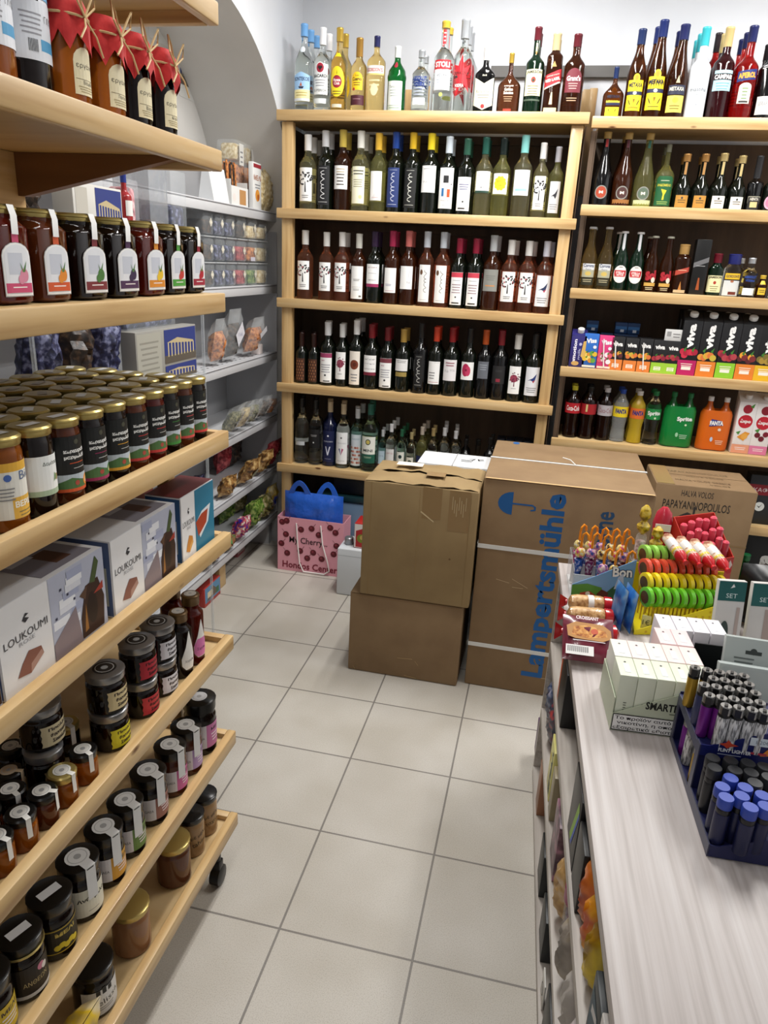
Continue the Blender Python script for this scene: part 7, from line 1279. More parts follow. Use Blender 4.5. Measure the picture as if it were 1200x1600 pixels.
decal([T_('FLINT LIGHTER', .052, ZU+.002, .0068, 'eef0f4', .05, 0, .03), L_(.045, ZU-.006, .036, 1, .004, 'b8c0d8'), P_([(.026, ZU+.013), (.036, ZU+.016), (.039, ZU+.022), (.045, ZU+.016), (.056, ZU+.013), (.045, ZU+.010), (.039, ZU+.006), (.034, ZU+.010)], 'c8452c'), P_([(.09, ZU+.000), (.125, ZU+.006), (.13, ZU+.03), (.105, ZU+.022)], 'd8862c'), R_(.088, ZU+.004, .024, .004, 'b83a48'), P_([(.112, ZU-.010), (.128, ZU-.010), (.128, ZU+.022), (.124, ZU+.036), (.116, ZU+.036), (.112, ZU+.022)], '9aa6c8'), R_(.12, ZU+.041, .004, .010, 'c8d0e0'), R_(.088, ZU+.026, .034, .015, 'd8e2ea'), T_('1.20€', .09, ZU+.026, .007, '6a7a8a', .02)], lambda x, z_, l: Vector((x, vM-.0038-l, z_)), 'front_print', b)
SIL = noise_mat('silverfoil', [(.42, (120, 120, 122)), (.5, (196, 196, 196)), (.6, (222, 222, 222))], (6, 6, 1), 70, .35, 3); CHR = M((150, 149, 147), .25, .8)
LB = {}
def lighter(px, py, c, lab, cname):
    zt = CT+ZU+.079; p = onz(px, py, zt); q_ = (CO.x*0)
    root = thing('lighter', lab, 'lighter', (p.x, p.y, CT+ZU+.0008), CA-.3, 'upper tier lighters')
    R = .0094
    def mk(nm, key, f):
        if key not in LB: LB[key] = f().mesh(nm)
        return link(nm, LB[key], root)
    mk('lighter_body', ('b', cname), lambda: MB().lathe([(R*.9, 0), (R, .002), (R, .057), (R*.92, .059)], c, 16))
    mk('metal_hood', 'h', lambda: MB().lathe([(R*.98, .0592), (R*1.0, .061), (R*1.0, .076), (R*.9, .078)], CHR, 16).lathe([(R*1.0, .0585), (R*1.03, .0588), (R*1.03, .0635), (R*1.0, .064)], BLACK, 16).box(-R*.5, -R*1.05, .064, R*.5, -R*.4, .0775, BLACK))
    mk('spark_wheel', 'w', lambda: MB().lathe([(.0030, -.0026), (.0034, -.002), (.0034, .002), (.0030, .0026)], M((52, 50, 48), .4, .6), 14, xf=lambda v: Vector((v.z, -.002+v.y, .0785+v.x*.6))).box(-.0026, -R*.8, .0772, .0026, R*.7, .0784, M((40, 40, 42), .4)))
rowsU = [[(1087, 1042), (1106, 1046), (1125, 1049), (1144, 1051), (1163, 1055)], [(1115, 1059), (1133, 1062), (1152, 1065), (1171, 1068)], [(1101, 1069), (1120, 1072), (1140, 1075), (1160, 1078), (1181, 1082)], [(1109, 1085), (1128, 1089), (1147, 1091), (1168, 1094), (1188, 1097)], [(1135, 1102), (1155, 1105), (1176, 1108), (1195, 1111)]]
PUR = M((112, 30, 132), .3, .3); GLD = M((176, 142, 50), .3, .5); NVL = M((48, 54, 92), .35)
for i_, (yy_, c, cn) in enumerate([(.245, PUR, 'purple'), (.218, SIL, 'silver'), (.165, GLD, 'gold')]):
    pz = cw(uL+.0125, vF+yy_); zz_ = CT+.0028
    root = thing('lighter', cn+' lighter lying inside the left opening under the upper tier', 'lighter', (pz.x, pz.y, zz_), CA)
    MB().lathe([(.0085, 0), (.0094, .002), (.0094, .057), (.0086, .059)], c, 16).build('lighter_body', root); MB().lathe([(.0088, .0592), (.0092, .061), (.0092, .074), (.008, .076)], CHR, 16).build('metal_hood', root)
for r, row in enumerate(rowsU):
    for k, (px, py) in enumerate(row):
        c, cn = SIL, 'silver'
        if r == 0 and k in (0, 1): c, cn = GLD, 'gold'
        if r == 2 and k == 0: c, cn = NVL, 'navy'
        if r == 3 and k in (0, 1): c, cn = PUR, 'purple'
        rn_ = ['back', 'second', 'third', 'fourth', 'front'][r]
        lighter(px, py, c, '%s lighter in the %s row of the upper tier, %s' % (cn, rn_, ['first', 'second', 'third', 'fourth', 'fifth'][k]+' from the left'), cn)
low = [(1114, 1184, 0), (1142, 1188, 0), (1169, 1192, 0), (1195, 1198, 0), (1116, 1197, 0), (1148, 1202, 0), (1174, 1207, 0), (1197, 1211, 0), (1180, 1223, 0), (1138, 1207, 1), (1157, 1222, 1), (1129, 1229, 1), (1161, 1235, 1), (1188, 1241, 1), (1135, 1246, 1), (1165, 1252, 1), (1195, 1256, 1)]
placedL = []
for i, (px, py, tpp) in enumerate(low):
    p = onz(px, py, CT+.100)
    for it in range(300):
        mv = [(p.x-a, p.y-b_) for a, b_ in placedL if (p.x-a)**2+(p.y-b_)**2 < .0232**2]
        if not mv: break
        dx, dy = mv[0]; l_ = math.hypot(dx, dy) or 1; p = Vector((p.x+dx/l_*.0015+.0002, p.y+dy/l_*.0015-.0002, p.z))
    placedL.append((p.x, p.y))
for i, ((x, y), (px, py, tpp)) in enumerate(zip(placedL, low)):
    k = (i if not tpp else i-9)
    lab = ('black-topped lighter of the lower tier, ' if not tpp else 'blue-topped lighter of the lower tier, ')+(['back left corner', 'second in its back row', 'third in its back row', 'back row at the right edge', 'second row left', 'second row middle', 'second row right', 'second row at the picture edge', 'just behind the blue tops on the right'][k] if not tpp else ['rearmost one', 'second rearmost one', 'left of the middle row', 'centre of the middle row', 'right of the middle row', 'front left corner', 'front middle', 'front right at the edge'][k])
    q_ = Vector((x, y, CT+.1))
    def _place(pos, lab=lab, tpp=tpp):
        R = .0113; root = thing('lighter', lab, 'lighter', (pos.x, pos.y, CT+.0188), CA, 'lower tier lighters'); ck = 'blue' if tpp else 'black'
        def mk(nm, key, f):
            if key not in LB: LB[key] = f().mesh(nm)
            return link(nm, LB[key], root)
        mk('lighter_body', ('fb', ck), lambda: MB().lathe([(R*.9, 0), (R, .002), (R, .054), (R*.96, .0555)], M((24, 28, 66) if tpp else (26, 27, 30), .35), 18))
        mk('collar', ('fc', ck), lambda: MB().lathe([(R*.95, .0558), (R*.98, .057), (R*.98, .0635), (R*.95, .0645)], M((18, 18, 22), .3), 18))
        mk('lighter_cap', ('ft', ck), lambda: MB().lathe([(R*.98, .065), (R, .066), (R, .0805), (R*.95, .082)], M((48, 72, 168) if tpp else (44, 45, 48), .4), 18))
    _place(q_)
# ---- yellow lollipop stand
a = Vector(onz(990, 992, CTOP)); ang = .04; LW = .235; LD = .20
t = thing('lollipop_stand', 'yellow dotted cardboard stand full of round lollipops', 'display stand', (a.x, a.y, CT), ang)
YE = M((226, 208, 24), .4); m = MB(); e = .002; FS = .28; fl_ = math.hypot(1, FS)
m.add([(0, 0, 0), (LW, LW*FS, 0), (LW, LW*FS, .088), (LW*.93, LW*.93*FS, .088), (0, 0, .010)]+[(0, e, 0), (LW, LW*FS+e, 0), (LW, LW*FS+e, .088), (LW*.93, LW*.93*FS+e, .088), (0, e, .010)], [(0, 1, 2, 3, 4), (9, 8, 7, 6, 5)]+[(i, i+5, (i+1) % 5+5, (i+1) % 5) for i in range(5)], YE)
m.add([(0, e, .0), (0, LD, .0), (0, LD, .05), (0, e, .010), (e, e, .0), (e, LD, .0), (e, LD, .05), (e, e, .010)], [(0, 1, 2, 3), (7, 6, 5, 4), (0, 3, 7, 4), (1, 5, 6, 2), (3, 2, 6, 7), (0, 4, 5, 1)], YE)
m.box(LW-e, LW*FS+e, 0, LW, LD, .088, M((190, 170, 120), .6)); m.box(0, LD-e, 0, LW, LD, .11, YE)
m.add([(e, .004, e), (LW-e, LW*FS+.004, e), (LW-e, LD-e, e), (e, LD-e, e)], [(0, 1, 2, 3)], YE)
b = m.build('stand_body', t)
decal([[D_(LW*(.12+.07*i), .008+.013*j, .003, 'c8a81c') for i in range(12) for j in range(7) if .008+.013*j < .010+.078*(.12+.07*i)-.006], D_(LW*.42, .014, .011, 'd8b850'), D_(LW*.42, .014, .008, 'a8823a')], plane_map((0, -.0003, 0), (1, FS, 0), (0, 0, 1), (FS/fl_, -1/fl_, 0)), 'front_print', b)
cols4 = [((104, 190, 40), 10, .0), ((232, 206, 30), 10, 0), ((224, 84, 60), 9, 0), ((150, 206, 84), 6, 0)]
cn4 = ['green', 'yellow', 'red', 'pale green']
Rl = Matrix.Rotation(ang, 3, 'Z'); o0 = Vector((a.x, a.y, CT)); LS = {}
for r, (c, n_, sh) in enumerate(cols4):
    yy = .046+r*.036; zb = .0028; stick = .060+r*.023; R = .025
    for k in range(n_):
        xx = .026+k*.0200; yk = xx*.20
        pos = o0+Rl @ Vector((xx, min(yy+yk, LD-.018), zb))
        root = thing('lollipop', '%s wheel lollipop in the %s row of the yellow stand, %s from the left' % (cn4[r], ['front', 'second', 'third', 'back'][r], ['first', 'second', 'third', 'fourth', 'fifth', 'sixth', 'seventh', 'eighth', 'ninth', 'tenth', 'eleventh'][k]), 'lollipop', pos, ang+.42, cn4[r]+' lollipops')
        if r not in LS:
            cm = M(c, .2, coat=.6); cc = M((90, 66, 40), .3)
            mm = MB().lathe([(R*.82, -.0068), (R, -.0048), (R, .0048), (R*.82, .0068)], cm, 26, xf=lambda v: Vector((v.z, v.x, stick+R*.7+v.y)))
            mm2 = MB().lathe([(R*.62, -.0072), (R*.64, -.0071), (R*.64, .0071), (R*.62, .0072)], cc, 22, xf=lambda v: Vector((v.z, v.x, stick+R*.7+v.y)))
            LS[r] = (mm.mesh('candy_disc'), mm2.mesh('disc_centre'), MB().tube([(0, 0, 0), (0, 0, stick-R*.25)], .0019, M((214, 176, 60), .5), 6).mesh('stick'))
        link('candy_disc', LS[r][0], root); link('disc_centre', LS[r][1], root); link('stick', LS[r][2], root)
pc = o0+Rl @ Vector((.030, .030, .0));
box_thing('price_card', 'small yellow price card standing at the left of the lollipop sticks', 'card', pc.x, pc.y, CT+.003, .022, .0015, .036, 'd8d08a', [T_('1€', 0, .018, .014, '4a4a2a', .016)], rz=ang-.2)
# candy rolls in clear wrappers leaning on the rows
rt_ = [(1056, 848, 1085, 890, 'leftmost'), (1078, 852, 1103, 892, 'second'), (1096, 853, 1124, 893, 'third'), (1112, 858, 1140, 898, 'rightmost')]
for i, (x0_, y0_, x1_, y1_, nm) in enumerate(rt_):
    A = Vector(o0+Rl @ Vector((.072+.033*i, .186, .0))); A.z = CT+.198-.003*i
    dv = Rl @ Vector((.035, -.105, -.030)); dv = dv.normalized()
    L_roll = .105; R = .0135
    root = thing('candy_roll', 'clear wrapped roll of sweets with red ends on the lollipop stand, '+nm+' of four', 'candy', A)
    root.rotation_mode = 'QUATERNION'; root.rotation_quaternion = Vector((0, 0, 1)).rotation_difference(dv)
    mm = MB().lathe([(R*.3, 0), (R, .012), (R, L_roll-.012), (R*.3, L_roll)], mix('rollmix', (150, 90, 70), (214, 180, 150), (240, 226, 210), 70), 16); mm.build('roll_body', root)
    MB().lathe([(R*1.02, .03), (R*1.03, .031), (R*1.03, .055), (R*1.02, .056)], M((224, 220, 216), .3), 16).lathe([(R*1.02, .066), (R*1.04, .067), (R*1.04, .072), (R*1.02, .073)], M((214, 190, 60), .3), 16).build('paper_band', root)
    MB().lathe([(R*.35, L_roll-.013), (R*1.05, L_roll-.024), (R*1.03, L_roll-.012), (R*.4, L_roll+.002), (R*.55, L_roll+.010)], M((190, 26, 34), .3), 12).build('red_end', root)
# red box of pink candy sticks behind
c0 = Vector((.502, 1.905, 0)); RD = M((196, 52, 40), .45)
t = thing('candy_box', 'red open box full of pink candy sticks, leaning at the far end of the counter', 'box', (c0.x, c0.y, CT+.001), 0)
t.rotation_euler = (Matrix.Rotation(.62, 4, 'Z')).to_euler()
m = MB(); w, d, h, e = .145, .095, .190, .0025
m.box(-w/2, 0, 0, w/2, e, h*.62, RD); m.box(-w/2, d-e, 0, w/2, d, h*1.12, RD); m.box(-w/2, e, 0, w/2, d-e, e, RD)
for x in (-w/2, w/2-e): m.add([(x, e, e), (x, d-e, e), (x, d-e, h*1.12), (x, e, h*.62), (x+e, e, e), (x+e, d-e, e), (x+e, d-e, h*1.12), (x+e, e, h*.62)], [(0, 1, 2, 3), (7, 6, 5, 4), (3, 2, 6, 7), (0, 3, 7, 4), (1, 5, 6, 2), (0, 4, 5, 1)], RD)
b = m.build('box_body', t)
decal([P_([(-.05, h*.35), (-.02, h*.55), (0, h*.3)], 'e8c0b0'), D_(.03, h*.25, .02, '7a1a1a'), P_([(.05, h*.5), (.06, h*.58), (.07, h*.5), (.06, h*.42)], 'f0dcd4')], front_map(-.0003), 'front_print', b)
PINK = M((226, 84, 104), .25, coat=.4)
tr = Matrix.Rotation(.62, 3, 'Z'); bo = Vector((c0.x, c0.y, CT+.001)); q = random.Random(9)
for k in range(15):
    x = -.052+.026*(k % 5); y = .019+.027*(k//5); L = .155+.02*(k//5)+q.random()*.015
    pos = bo+tr @ Vector((x, y, .004))
    root = thing('candy_stick', 'pink candy stick in the red box, %s row, %s' % (['front', 'middle', 'back'][k//5], ['left end', 'left of centre', 'centre', 'right of centre', 'right end'][k % 5]), 'candy', pos, 0, 'pink candy sticks in the red box')
    MB().lathe([(.0085, 0), (.0085, L-.03), (.0095, L-.028), (.0095, L-.004), (.006, L)], PINK, 12).build('stick_body', root)
    MB().lathe([(.0089, L*.55), (.009, L*.56), (.009, L*.66), (.0089, L*.67)], M((230, 200, 204), .3), 12).build('paper_band', root)
pp = onz(1040, 905, CTOP); t = thing('candy_stick', 'tall red wrapped lollipop with a white tag left of the red box', 'candy', (ony(1033, 830, 1.95).x, 1.95, CT), 0); MB().lathe([(.010, 0), (.012, .06), (.022, .15), (.026, .19), (.02, .22), (.008, .235)], M((186, 34, 58), .3, coat=.4), 16).build('wrapped_candy', t); MB().box(-.022, -.0275, .175, .018, -.0262, .195, WHITE).build('price_tag', t)
for i, (px, h, nm) in enumerate([(1004, .255, 'left'), (1022, .20, 'right')]):
    p = onz(px, 925, CTOP); t = thing('candy_tube', 'clear tube of small sweets with a yellow bow top, %s one behind the lollipops' % nm, 'candy', (ony(px, 830, 1.885).x+.010*i, 1.885+.001*i, CT), 0)
    MB().lathe([(.013, 0), (.014, .002), (.014, h*.66), (.011, h*.68)], CLR, 16).build('tube_body', t); MB().lathe([(.011, .003), (.012, .004), (.012, h*.6), (.010, h*.61)], mix('tubemix', (110, 60, 60), (190, 160, 150), (220, 214, 210), 80), 14).build('sweets', t)
    MB().lathe([(.004, h*.685), (.016, h*.74), (.017, h*.78), (.007, h*.83), (.015, h*.88), (.013, h*.96), (.004, h)], mix('bow', (120, 90, 20), (214, 178, 40), (226, 206, 120), 60), 14).build('bow_top', t)
# ---- umbrella sweets in their stand
pL = Vector(onz(888, 938, CTOP)); BWd = .150; v_ = cw(*cl(888, 938))
t = thing('umbrella_stand', 'blue and green cardboard stand holding chocolate umbrellas', 'display stand', (v_.x+.004, v_.y, CT), CA)
m = MB(); e = .002; SKY = M((110, 160, 206), .4)
zl = ony(888, 912, v_.y).z-CT; zr = ony(992, 876, v_.y).z-CT
m.prism([(0, 0), (BWd, 0), (BWd, zr), (.055, zl+.03), (.0, zl)], e, SKY); m.box(0, .17, 0, BWd, .172, .085, CLB); m.box(0, e, 0, e, .17, .085, CLB); m.box(BWd-e, e, 0, BWd, .17, .11, CLB); m.box(e, e, 0, BWd-e, .17, e, M((206, 206, 204), .5)); 
m.box(.004, .05, .006, BWd-.004, .052, .055, M((206, 208, 206), .5)); m.box(.004, .11, .006, BWd-.004, .112, .06, M((206, 208, 206), .5))
b = m.build('stand_body', t)
decal([P_([(0, 0), (BWd*.55, 0), (BWd*.5, zl*1.0), (BWd*.25, zl*1.15), (0, zl*.98)], '4f8c34'), P_([(BWd*.5, 0), (BWd*.99, 0), (BWd*.95, zl*.9), (BWd*.7, zl*1.2), (BWd*.55, zl*.6)], '2c5c3a'), T_('Bon', BWd*.80, zr*.72, .030, '1a2a4a', BWd*.34, .08, .09), T_('Bon', BWd*.80, zr*.72, .028, 'eef2f4', BWd*.32, .08, .03), P_([(BWd*.1, 0), (BWd*.45, 0), (BWd*.42, zl*.5), (BWd*.3, zl*.72), (BWd*.15, zl*.55)], 'a83a24'), D_(BWd*.28, zl*.55, .006, 'd8d0c0'), P_([(BWd*.45, zl*.2), (BWd*.62, zl*.2), (BWd*.62, zl*.75), (BWd*.5, zl*.9), (BWd*.43, zl*.6)], '5a2c20'), P_([(BWd*.7, zr*.35), (BWd*.86, zr*.4), (BWd*.82, zr*.7), (BWd*.74, zr*.6)], 'b8c8e0')], front_map(-.0003), 'front_print', b)
UM = [(0, .080, (34, 84, 176), 'blue'), (1, .080, (120, 34, 92), 'purple'), (2, .080, (44, 100, 190), 'blue'), (3, .080, (26, 60, 120), 'dark blue'), (4, .080, (120, 50, 40), 'brown'), (0, .135, (200, 60, 130), 'pink'), (1, .135, (60, 110, 190), 'blue'), (2, .135, (190, 60, 60), 'red'), (3, .135, (60, 100, 180), 'blue'), (4, .135, (40, 40, 60), 'dark'), (2, .028, (190, 80, 60), 'red'), (3, .028, (40, 70, 140), 'navy'), (4, .028, (110, 50, 50), 'brown')]
ORG = M((236, 142, 24), .3); tr = Matrix.Rotation(CA, 3, 'Z')
for i, (k, y, c, cn) in enumerate(UM):
    pos = Vector((v_.x+.004, v_.y, CT+.0035))+tr @ Vector((.018+.0285*k, y, 0)); lift = .018 if y < .05 else 0.03
    root = thing('umbrella_sweet', '%s foil chocolate umbrella with orange hook, %s row, %s' % (cn, {.028: 'front', .08: 'middle', .135: 'back'}[y], ['far left', 'second from left', 'centre', 'second from right', 'far right'][k]), 'sweet', pos, CA+rnd.random()*1.2-.6, 'foil umbrella sweets')
    H = .085+ (.0 if y > .05 else -.02)
    MB().lathe([(.002, 0), (.006, .012), (.0120, H-.012), (.013, H), (.006, H+.004)], noise_mat('foil%d%d%d' % c, [(.35, tuple(int(v*.6) for v in c)), (.5, c), (.7, (210, 210, 220))], (1, 1, 1), 90, .2, 2, .2), 14).build('foil_cone', root)
    MB().lathe([(.004, H+.0045), (.0125, H+.010), (.0135, H+.022), (.010, H+.030), (.003, H+.034)], mix('frill%d' % (i % 3), [(200, 60, 130), (40, 70, 150), (60, 30, 50)][i % 3], [(226, 200, 80), (200, 120, 160), (220, 190, 90)][i % 3], (226, 224, 200), 110), 14).build('frill', root)
    MB().tube([(0, 0, H+.034), (0, 0, H+.058), (.002, 0, H+.070), (.009, 0, H+.078), (.016, 0, H+.072), (.018, 0, H+.060)], .0034, ORG, 8).build('hook_handle', root)
# blue packets standing between umbrellas and lollipops
for i, (px, py, nm) in enumerate([(962, 985, 'left one'), (977, 990, 'right one')]):
    p = onz(px, py, CTOP); pouch('sweets_pack', 'bright blue sweets packet standing beside the yellow stand, '+nm, 'pack', (p.x, p.y+.03, CT+.001), .075, .105, .014, mix('bluepk', (24, 70, 150), (60, 130, 200), (150, 180, 210), 20), PI/2+.25, .05, seed=120+i)
# ---- wrapped bread rolls and croissant bag
BRD = noise_mat('bread', [(.35, (150, 104, 56)), (.5, (196, 152, 98)), (.65, (214, 178, 128))], (1, 1, 1), 90, .35, 3, .25, coat=.5); REDW = M((186, 26, 32), .25, coat=.4)
for i, (px0, px1, py, zc, nm) in enumerate([(886, 958, 936, .030, 'rearmost of three'), (884, 960, 955, .030, 'middle one of three'), (880, 966, 978, .038, 'nearest of three')]):
    A = onz(px0, py, CTOP+zc); B = onz(px1, py+6, CTOP+zc); L = (B-A).length; R = .0215 if i < 2 else .0235
    zc2 = CT+R if True else 0
    root = thing('bread_roll_pack', 'clear wrapped bread stick with red printed ends, '+nm, 'snack', (A.x, A.y, CT+R+.0004)); dvec = (B-A).normalized()
    root.rotation_mode = 'QUATERNION'; root.rotation_quaternion = Vector((0, 0, 1)).rotation_difference(Vector((dvec.x, dvec.y, 0)).normalized())
    MB().lathe([(R*.35, .004), (R*.85, .010), (R, .025), (R*.97, L*.5), (R, L*.72), (R*.9, L*.78)], BRD, 18).build('bread', root)
    MB().lathe([(R*.88, L*.785), (R*1.0, L*.8), (R*.95, L*.95), (R*.3, L*1.02)], REDW, 16).lathe([(R*.3, -.004), (R*.34, .0)], REDW, 12).build('printed_end', root)
    MB().add([(-R*.9, -.002, -.018), (R*.9, -.002, -.018), (R*.35, 0, .002), (-R*.35, 0, .002), (-R*.9, .002, -.018), (R*.9, .002, -.018)], [(0, 1, 2, 3), (3, 2, 5, 4)], REDW).build('crimped_end', root)
    MB().lathe([(R*1.02, L*.44), (R*1.025, L*.445), (R*1.025, L*.56), (R*1.02, L*.565)], M((226, 224, 220), .3), 16).build('price_label', root) if i != 1 else None
p = onz(918, 1040, CTOP); MARO = M((104, 22, 44), .28, coat=.4)
t = pouch('croissant_bag', 'maroon croissant bag with a clear window leaning on the bread sticks', 'snack', (p.x-.002, p.y-.012, CT+.004), .112, .115, .028, MARO, CA, -1.02, [P_([(-.046, .052), (-.03, .047), (.03, .045), (.049, .055), (.047, .075), (.03, .088), (-.03, .09), (-.049, .078)], 'b9854a'), P_([(-.038, .056), (.0, .05), (.04, .058), (.036, .072), (.0, .084), (-.033, .078)], mix('croissant', (150, 80, 34), (206, 140, 70), (226, 176, 100), 90)), D_(.012, .068, .008, 'c85a3a'), T_('CROISSANT', -.004, .102, .009, 'e8dcdc', .05, 0, .04), L_(.0, .043, .07, 1, .005, 'e0d8dc'), R_(-.02, .018, .06, .024, 'e4e2e0'), [R_(-.045+k*.0042, .02, .0018, .014, INK) for k in range(11)]], seed=7, labz=-.0160)
pw = onz(946, 1050, CTOP); box_thing('folded_card', 'small white folded card standing left of the warning carton', 'card', pw.x, pw.y, CT, .018, .002, .055, 'e6e4e0', rz=CA+1.2)
# ---- blister boxes and black tray on the right
t = thing('black_tray', 'open black plastic tray holding blister boxes behind the lighters', 'tray', Vector((.386, 1.262, CT)), CA)
m = MB(); BK = M((10, 12, 14), .4); w, d, h, e = .24, .185, .10, .003
m.box(0, 0, 0, w, d, e, BK); m.box(0, 0, e, w, e, h*.7, BK); m.box(0, d-e, e, w, d, h, BK); m.box(0, e, e, e, d-e, h*.8, BK); m.box(w-e, e, e, w, d-e, h*.8, BK); m.build('tray_body', t)
tb = Vector(t.location); tr = Matrix.Rotation(CA, 3, 'Z')
def lean_card(name, lab, u, v, z0, w, h, d, c, rzz, ln, items):
    pos = tb+tr @ Vector((u, v, z0)) if u < .1 else Vector((u, v, CT+.006)); t = thing(name, lab, 'blister pack', pos, 0)
    t.rotation_euler = (Matrix.Rotation(CA+rzz, 4, 'Z') @ Matrix.Rotation(-ln, 4, 'X')).to_euler()
    b = MB().box(-w/2, 0, 0, w/2, d, h, M(c, .35), .0015).build('box_body', t); decal(items(w, h), front_map(-.0003), 'front_print', b)
lean_card('blister_pack', 'grey boxed accessory with hang tab leaning in the black tray, front one', .062, .018, .010, .105, .125, .02, (172, 180, 178), -.06, .26, lambda w, h: [R_(0, h*.55, w*.9, h*.8, 'b4bcba'), T_('c', -w*.05, h*.72, h*.12, '8a9290', h*.1), L_(-w*.12, h*.52, w*.3, 2, h*.05, '5a6260'), L_(0, h*.34, w*.7, 6, h*.045, '909896')])
lean_card('blister_pack', 'grey boxed accessory with oval hang hole leaning in the black tray, rear one', .080, .060, .010, .105, .160, .016, (176, 184, 182), -.06, .26, lambda w, h: [R_(0, h*.83, w*.28, h*.045, '3a403e'), D_(0, h*.845, w*.06, '3a403e'), L_(-w*.15, h*.75, w*.35, 2, h*.05, '6a7270'), L_(0, h*.6, w*.7, 3, h*.05, '98a09e')])
tz = lambda w, h: [R_(0, h*.86, w*.98, h*.26, '1c5c5a'), T_('SET', 0, h*.80, h*.06, 'd8e8e6', w*.4), P_([(-w*.08, h*.9), (w*.08, h*.92), (w*.02, h*.96)], 'e8e8e8'), D_(-w*.12, h*.30, w*.16, '3c4a46', h*.16), R_(w*.3, h*.35, w*.12, h*.6, 'b8a8a0')]
lean_card('blister_pack', 'white and teal boxed accessory with dark oval, left of two behind the tray', .482, 1.595, .008, .062, .175, .016, (214, 212, 208), .12, .16, tz)
lean_card('blister_pack', 'white and teal boxed accessory, right of two behind the tray', .556, 1.605, .008, .062, .175, .016, (206, 204, 200), .12, .16, lambda w, h: [R_(0, h*.84, w*.98, h*.3, '1c5c5a'), T_('SET', 0, h*.78, h*.06, 'd8e8e6', w*.4), R_(w*.2, h*.35, w*.3, h*.6, 'a89890')])
pos = Vector((.575, 1.475, CT)); t = thing('white_box', 'white box with black print lying at the right edge behind the lighters', 'box', pos, CA-.2); b = MB().box(-.035, 0, 0, .035, .06, .105, M((220, 220, 222), .45), .002).build('box_body', t); decal([L_(0, .07, .055, 6, .010, '3a3a3a')], front_map(-.0003), 'front_print', b)
pos = tb+tr @ Vector((.19, .29, 0)); 
t = thing('black_bag', 'crumpled black bag behind the tray at the right of the counter', 'bag', Vector((.660, 1.80, CT+.002)), CA); MB().pillow(.24, .16, .14, M((16, 17, 20), .35), 14, 12, .06, 12, .5).build('bag_body', t)
# ================================================================ goods on the shelves under the counter
def under(name, lab, cat, px, py, lvl, w, d, h, c, inset=.03, items=None, rz=0, mat=None, puff=False):
    z = {2: .49, 1: .255, 0: .03}[lvl]
    # px, py: middle of the visible part at about half height
    ux = CO.x+inset; p = onx(px, py, CO.x-.0)
    yv = p.y; v = (yv-CO.y)
    inset = .037 if puff else .006
    pos = cxy(inset, v, z+.0008)
    if puff: return pouch(name, lab, cat, pos, w, h, d, mat or M(c, .3), CA-PI/2+rz, .0, items, seed=int(px))
    t = thing(name, lab, cat, pos, CA-PI/2+rz)
    b = MB().box(-w/2, 0, 0, w/2, d, h, mat or M(c, .4), .002).build('box_body', t)
    if items: decal(items, front_map(-.0003), 'front_print', b)
    return t
under('black_pouch', 'black pouch with white clip on the upper counter shelf, far end', 'pouch', 893, 1010, 2, .12, .10, .15, (16, 16, 18), .02)
MB_ = under('orange_torch', 'orange torch standing at the far end of the upper counter shelf', 'torch', 886, 1030, 2, .03, .03, .17, (214, 92, 30), .012)
under('snack_bag', 'black snack packet with green and blue stripe on the upper counter shelf', 'snack', 912, 1130, 2, .12, .08, .16, (18, 18, 22), .03, [P_([(-.02, .02), (.0, .02), (.05, .13), (.035, .14)], '8ab83a'), P_([(.0, .02), (.012, .02), (.055, .12), (.05, .13)], '3a5ac0')])
under('snack_bag', 'black snack packet nearest the orange bag on the upper counter shelf', 'snack', 916, 1190, 2, .085, .08, .13, (14, 14, 16), .03)
ORB = mix('orangebag', (150, 50, 10), (216, 110, 24), (232, 150, 60), 18); YLB = mix('yellowbag', (150, 110, 10), (222, 190, 24), (60, 60, 50), 12)
under('snack_bag', 'orange snack bag on the upper counter shelf', 'snack', 918, 1234, 2, .062, .06, .15, 0, .045, mat=ORB, puff=True)
under('snack_bag', 'orange and yellow snack bag behind the bright yellow one', 'snack', 921, 1272, 2, .055, .06, .14, 0, .045, mat=mix('oy', (190, 70, 10), (226, 150, 30), (236, 200, 60), 16), puff=True)
under('snack_bag', 'bright yellow snack bag on the upper counter shelf', 'snack', 922, 1318, 2, .062, .06, .13, 0, .045, mat=YLB, puff=True)
under('picture_box', 'dark boxed charger with a cable picture on the upper counter shelf', 'box', 935, 1385, 2, .075, .09, .13, (40, 48, 52), .03, [P_([(-.03, .02), (.03, .05), (.03, .1), (-.03, .11)], '2a4a5a'), P_([(-.02, .07), (.02, .09), (.015, .1), (-.02, .085)], 'c8c8c8'), R_(0, .025, .06, .018, '6a4a44')])
under('charger_box', 'white charger box with a dark window on the upper counter shelf', 'box', 942, 1455, 2, .085, .09, .14, (202, 198, 194), .03, [R_(.012, .08, .04, .05, '3a3836'), R_(.02, .085, .01, .03, '8a8886'), R_(-.02, .03, .022, .016, '3a6a98'), R_(-.03, .115, .012, .016, '9a9694')])
t = thing('charger_cable', 'white charging cable bundle on the upper counter shelf, nearest the camera', 'cable', cxy(.016, -.60, .4915), CA); MB().tube([(0, -.05, .01), (0, .0, .012), (.004, .05, .016), (.0, .09, .012)], .008, M((206, 202, 198), .4), 10).tube([(.012, -.05, .01), (.014, .0, .02), (.016, .06, .02)], .006, M((206, 202, 198), .4), 10).build('cable', t)
under('snack_box', 'small purple and blue snack packet at the far end of the lower counter shelf', 'snack', 865, 1092, 1, .11, .06, .14, 0, .02, mat=mix('pb', (50, 24, 60), (40, 70, 110), (150, 150, 170), 30), puff=True)
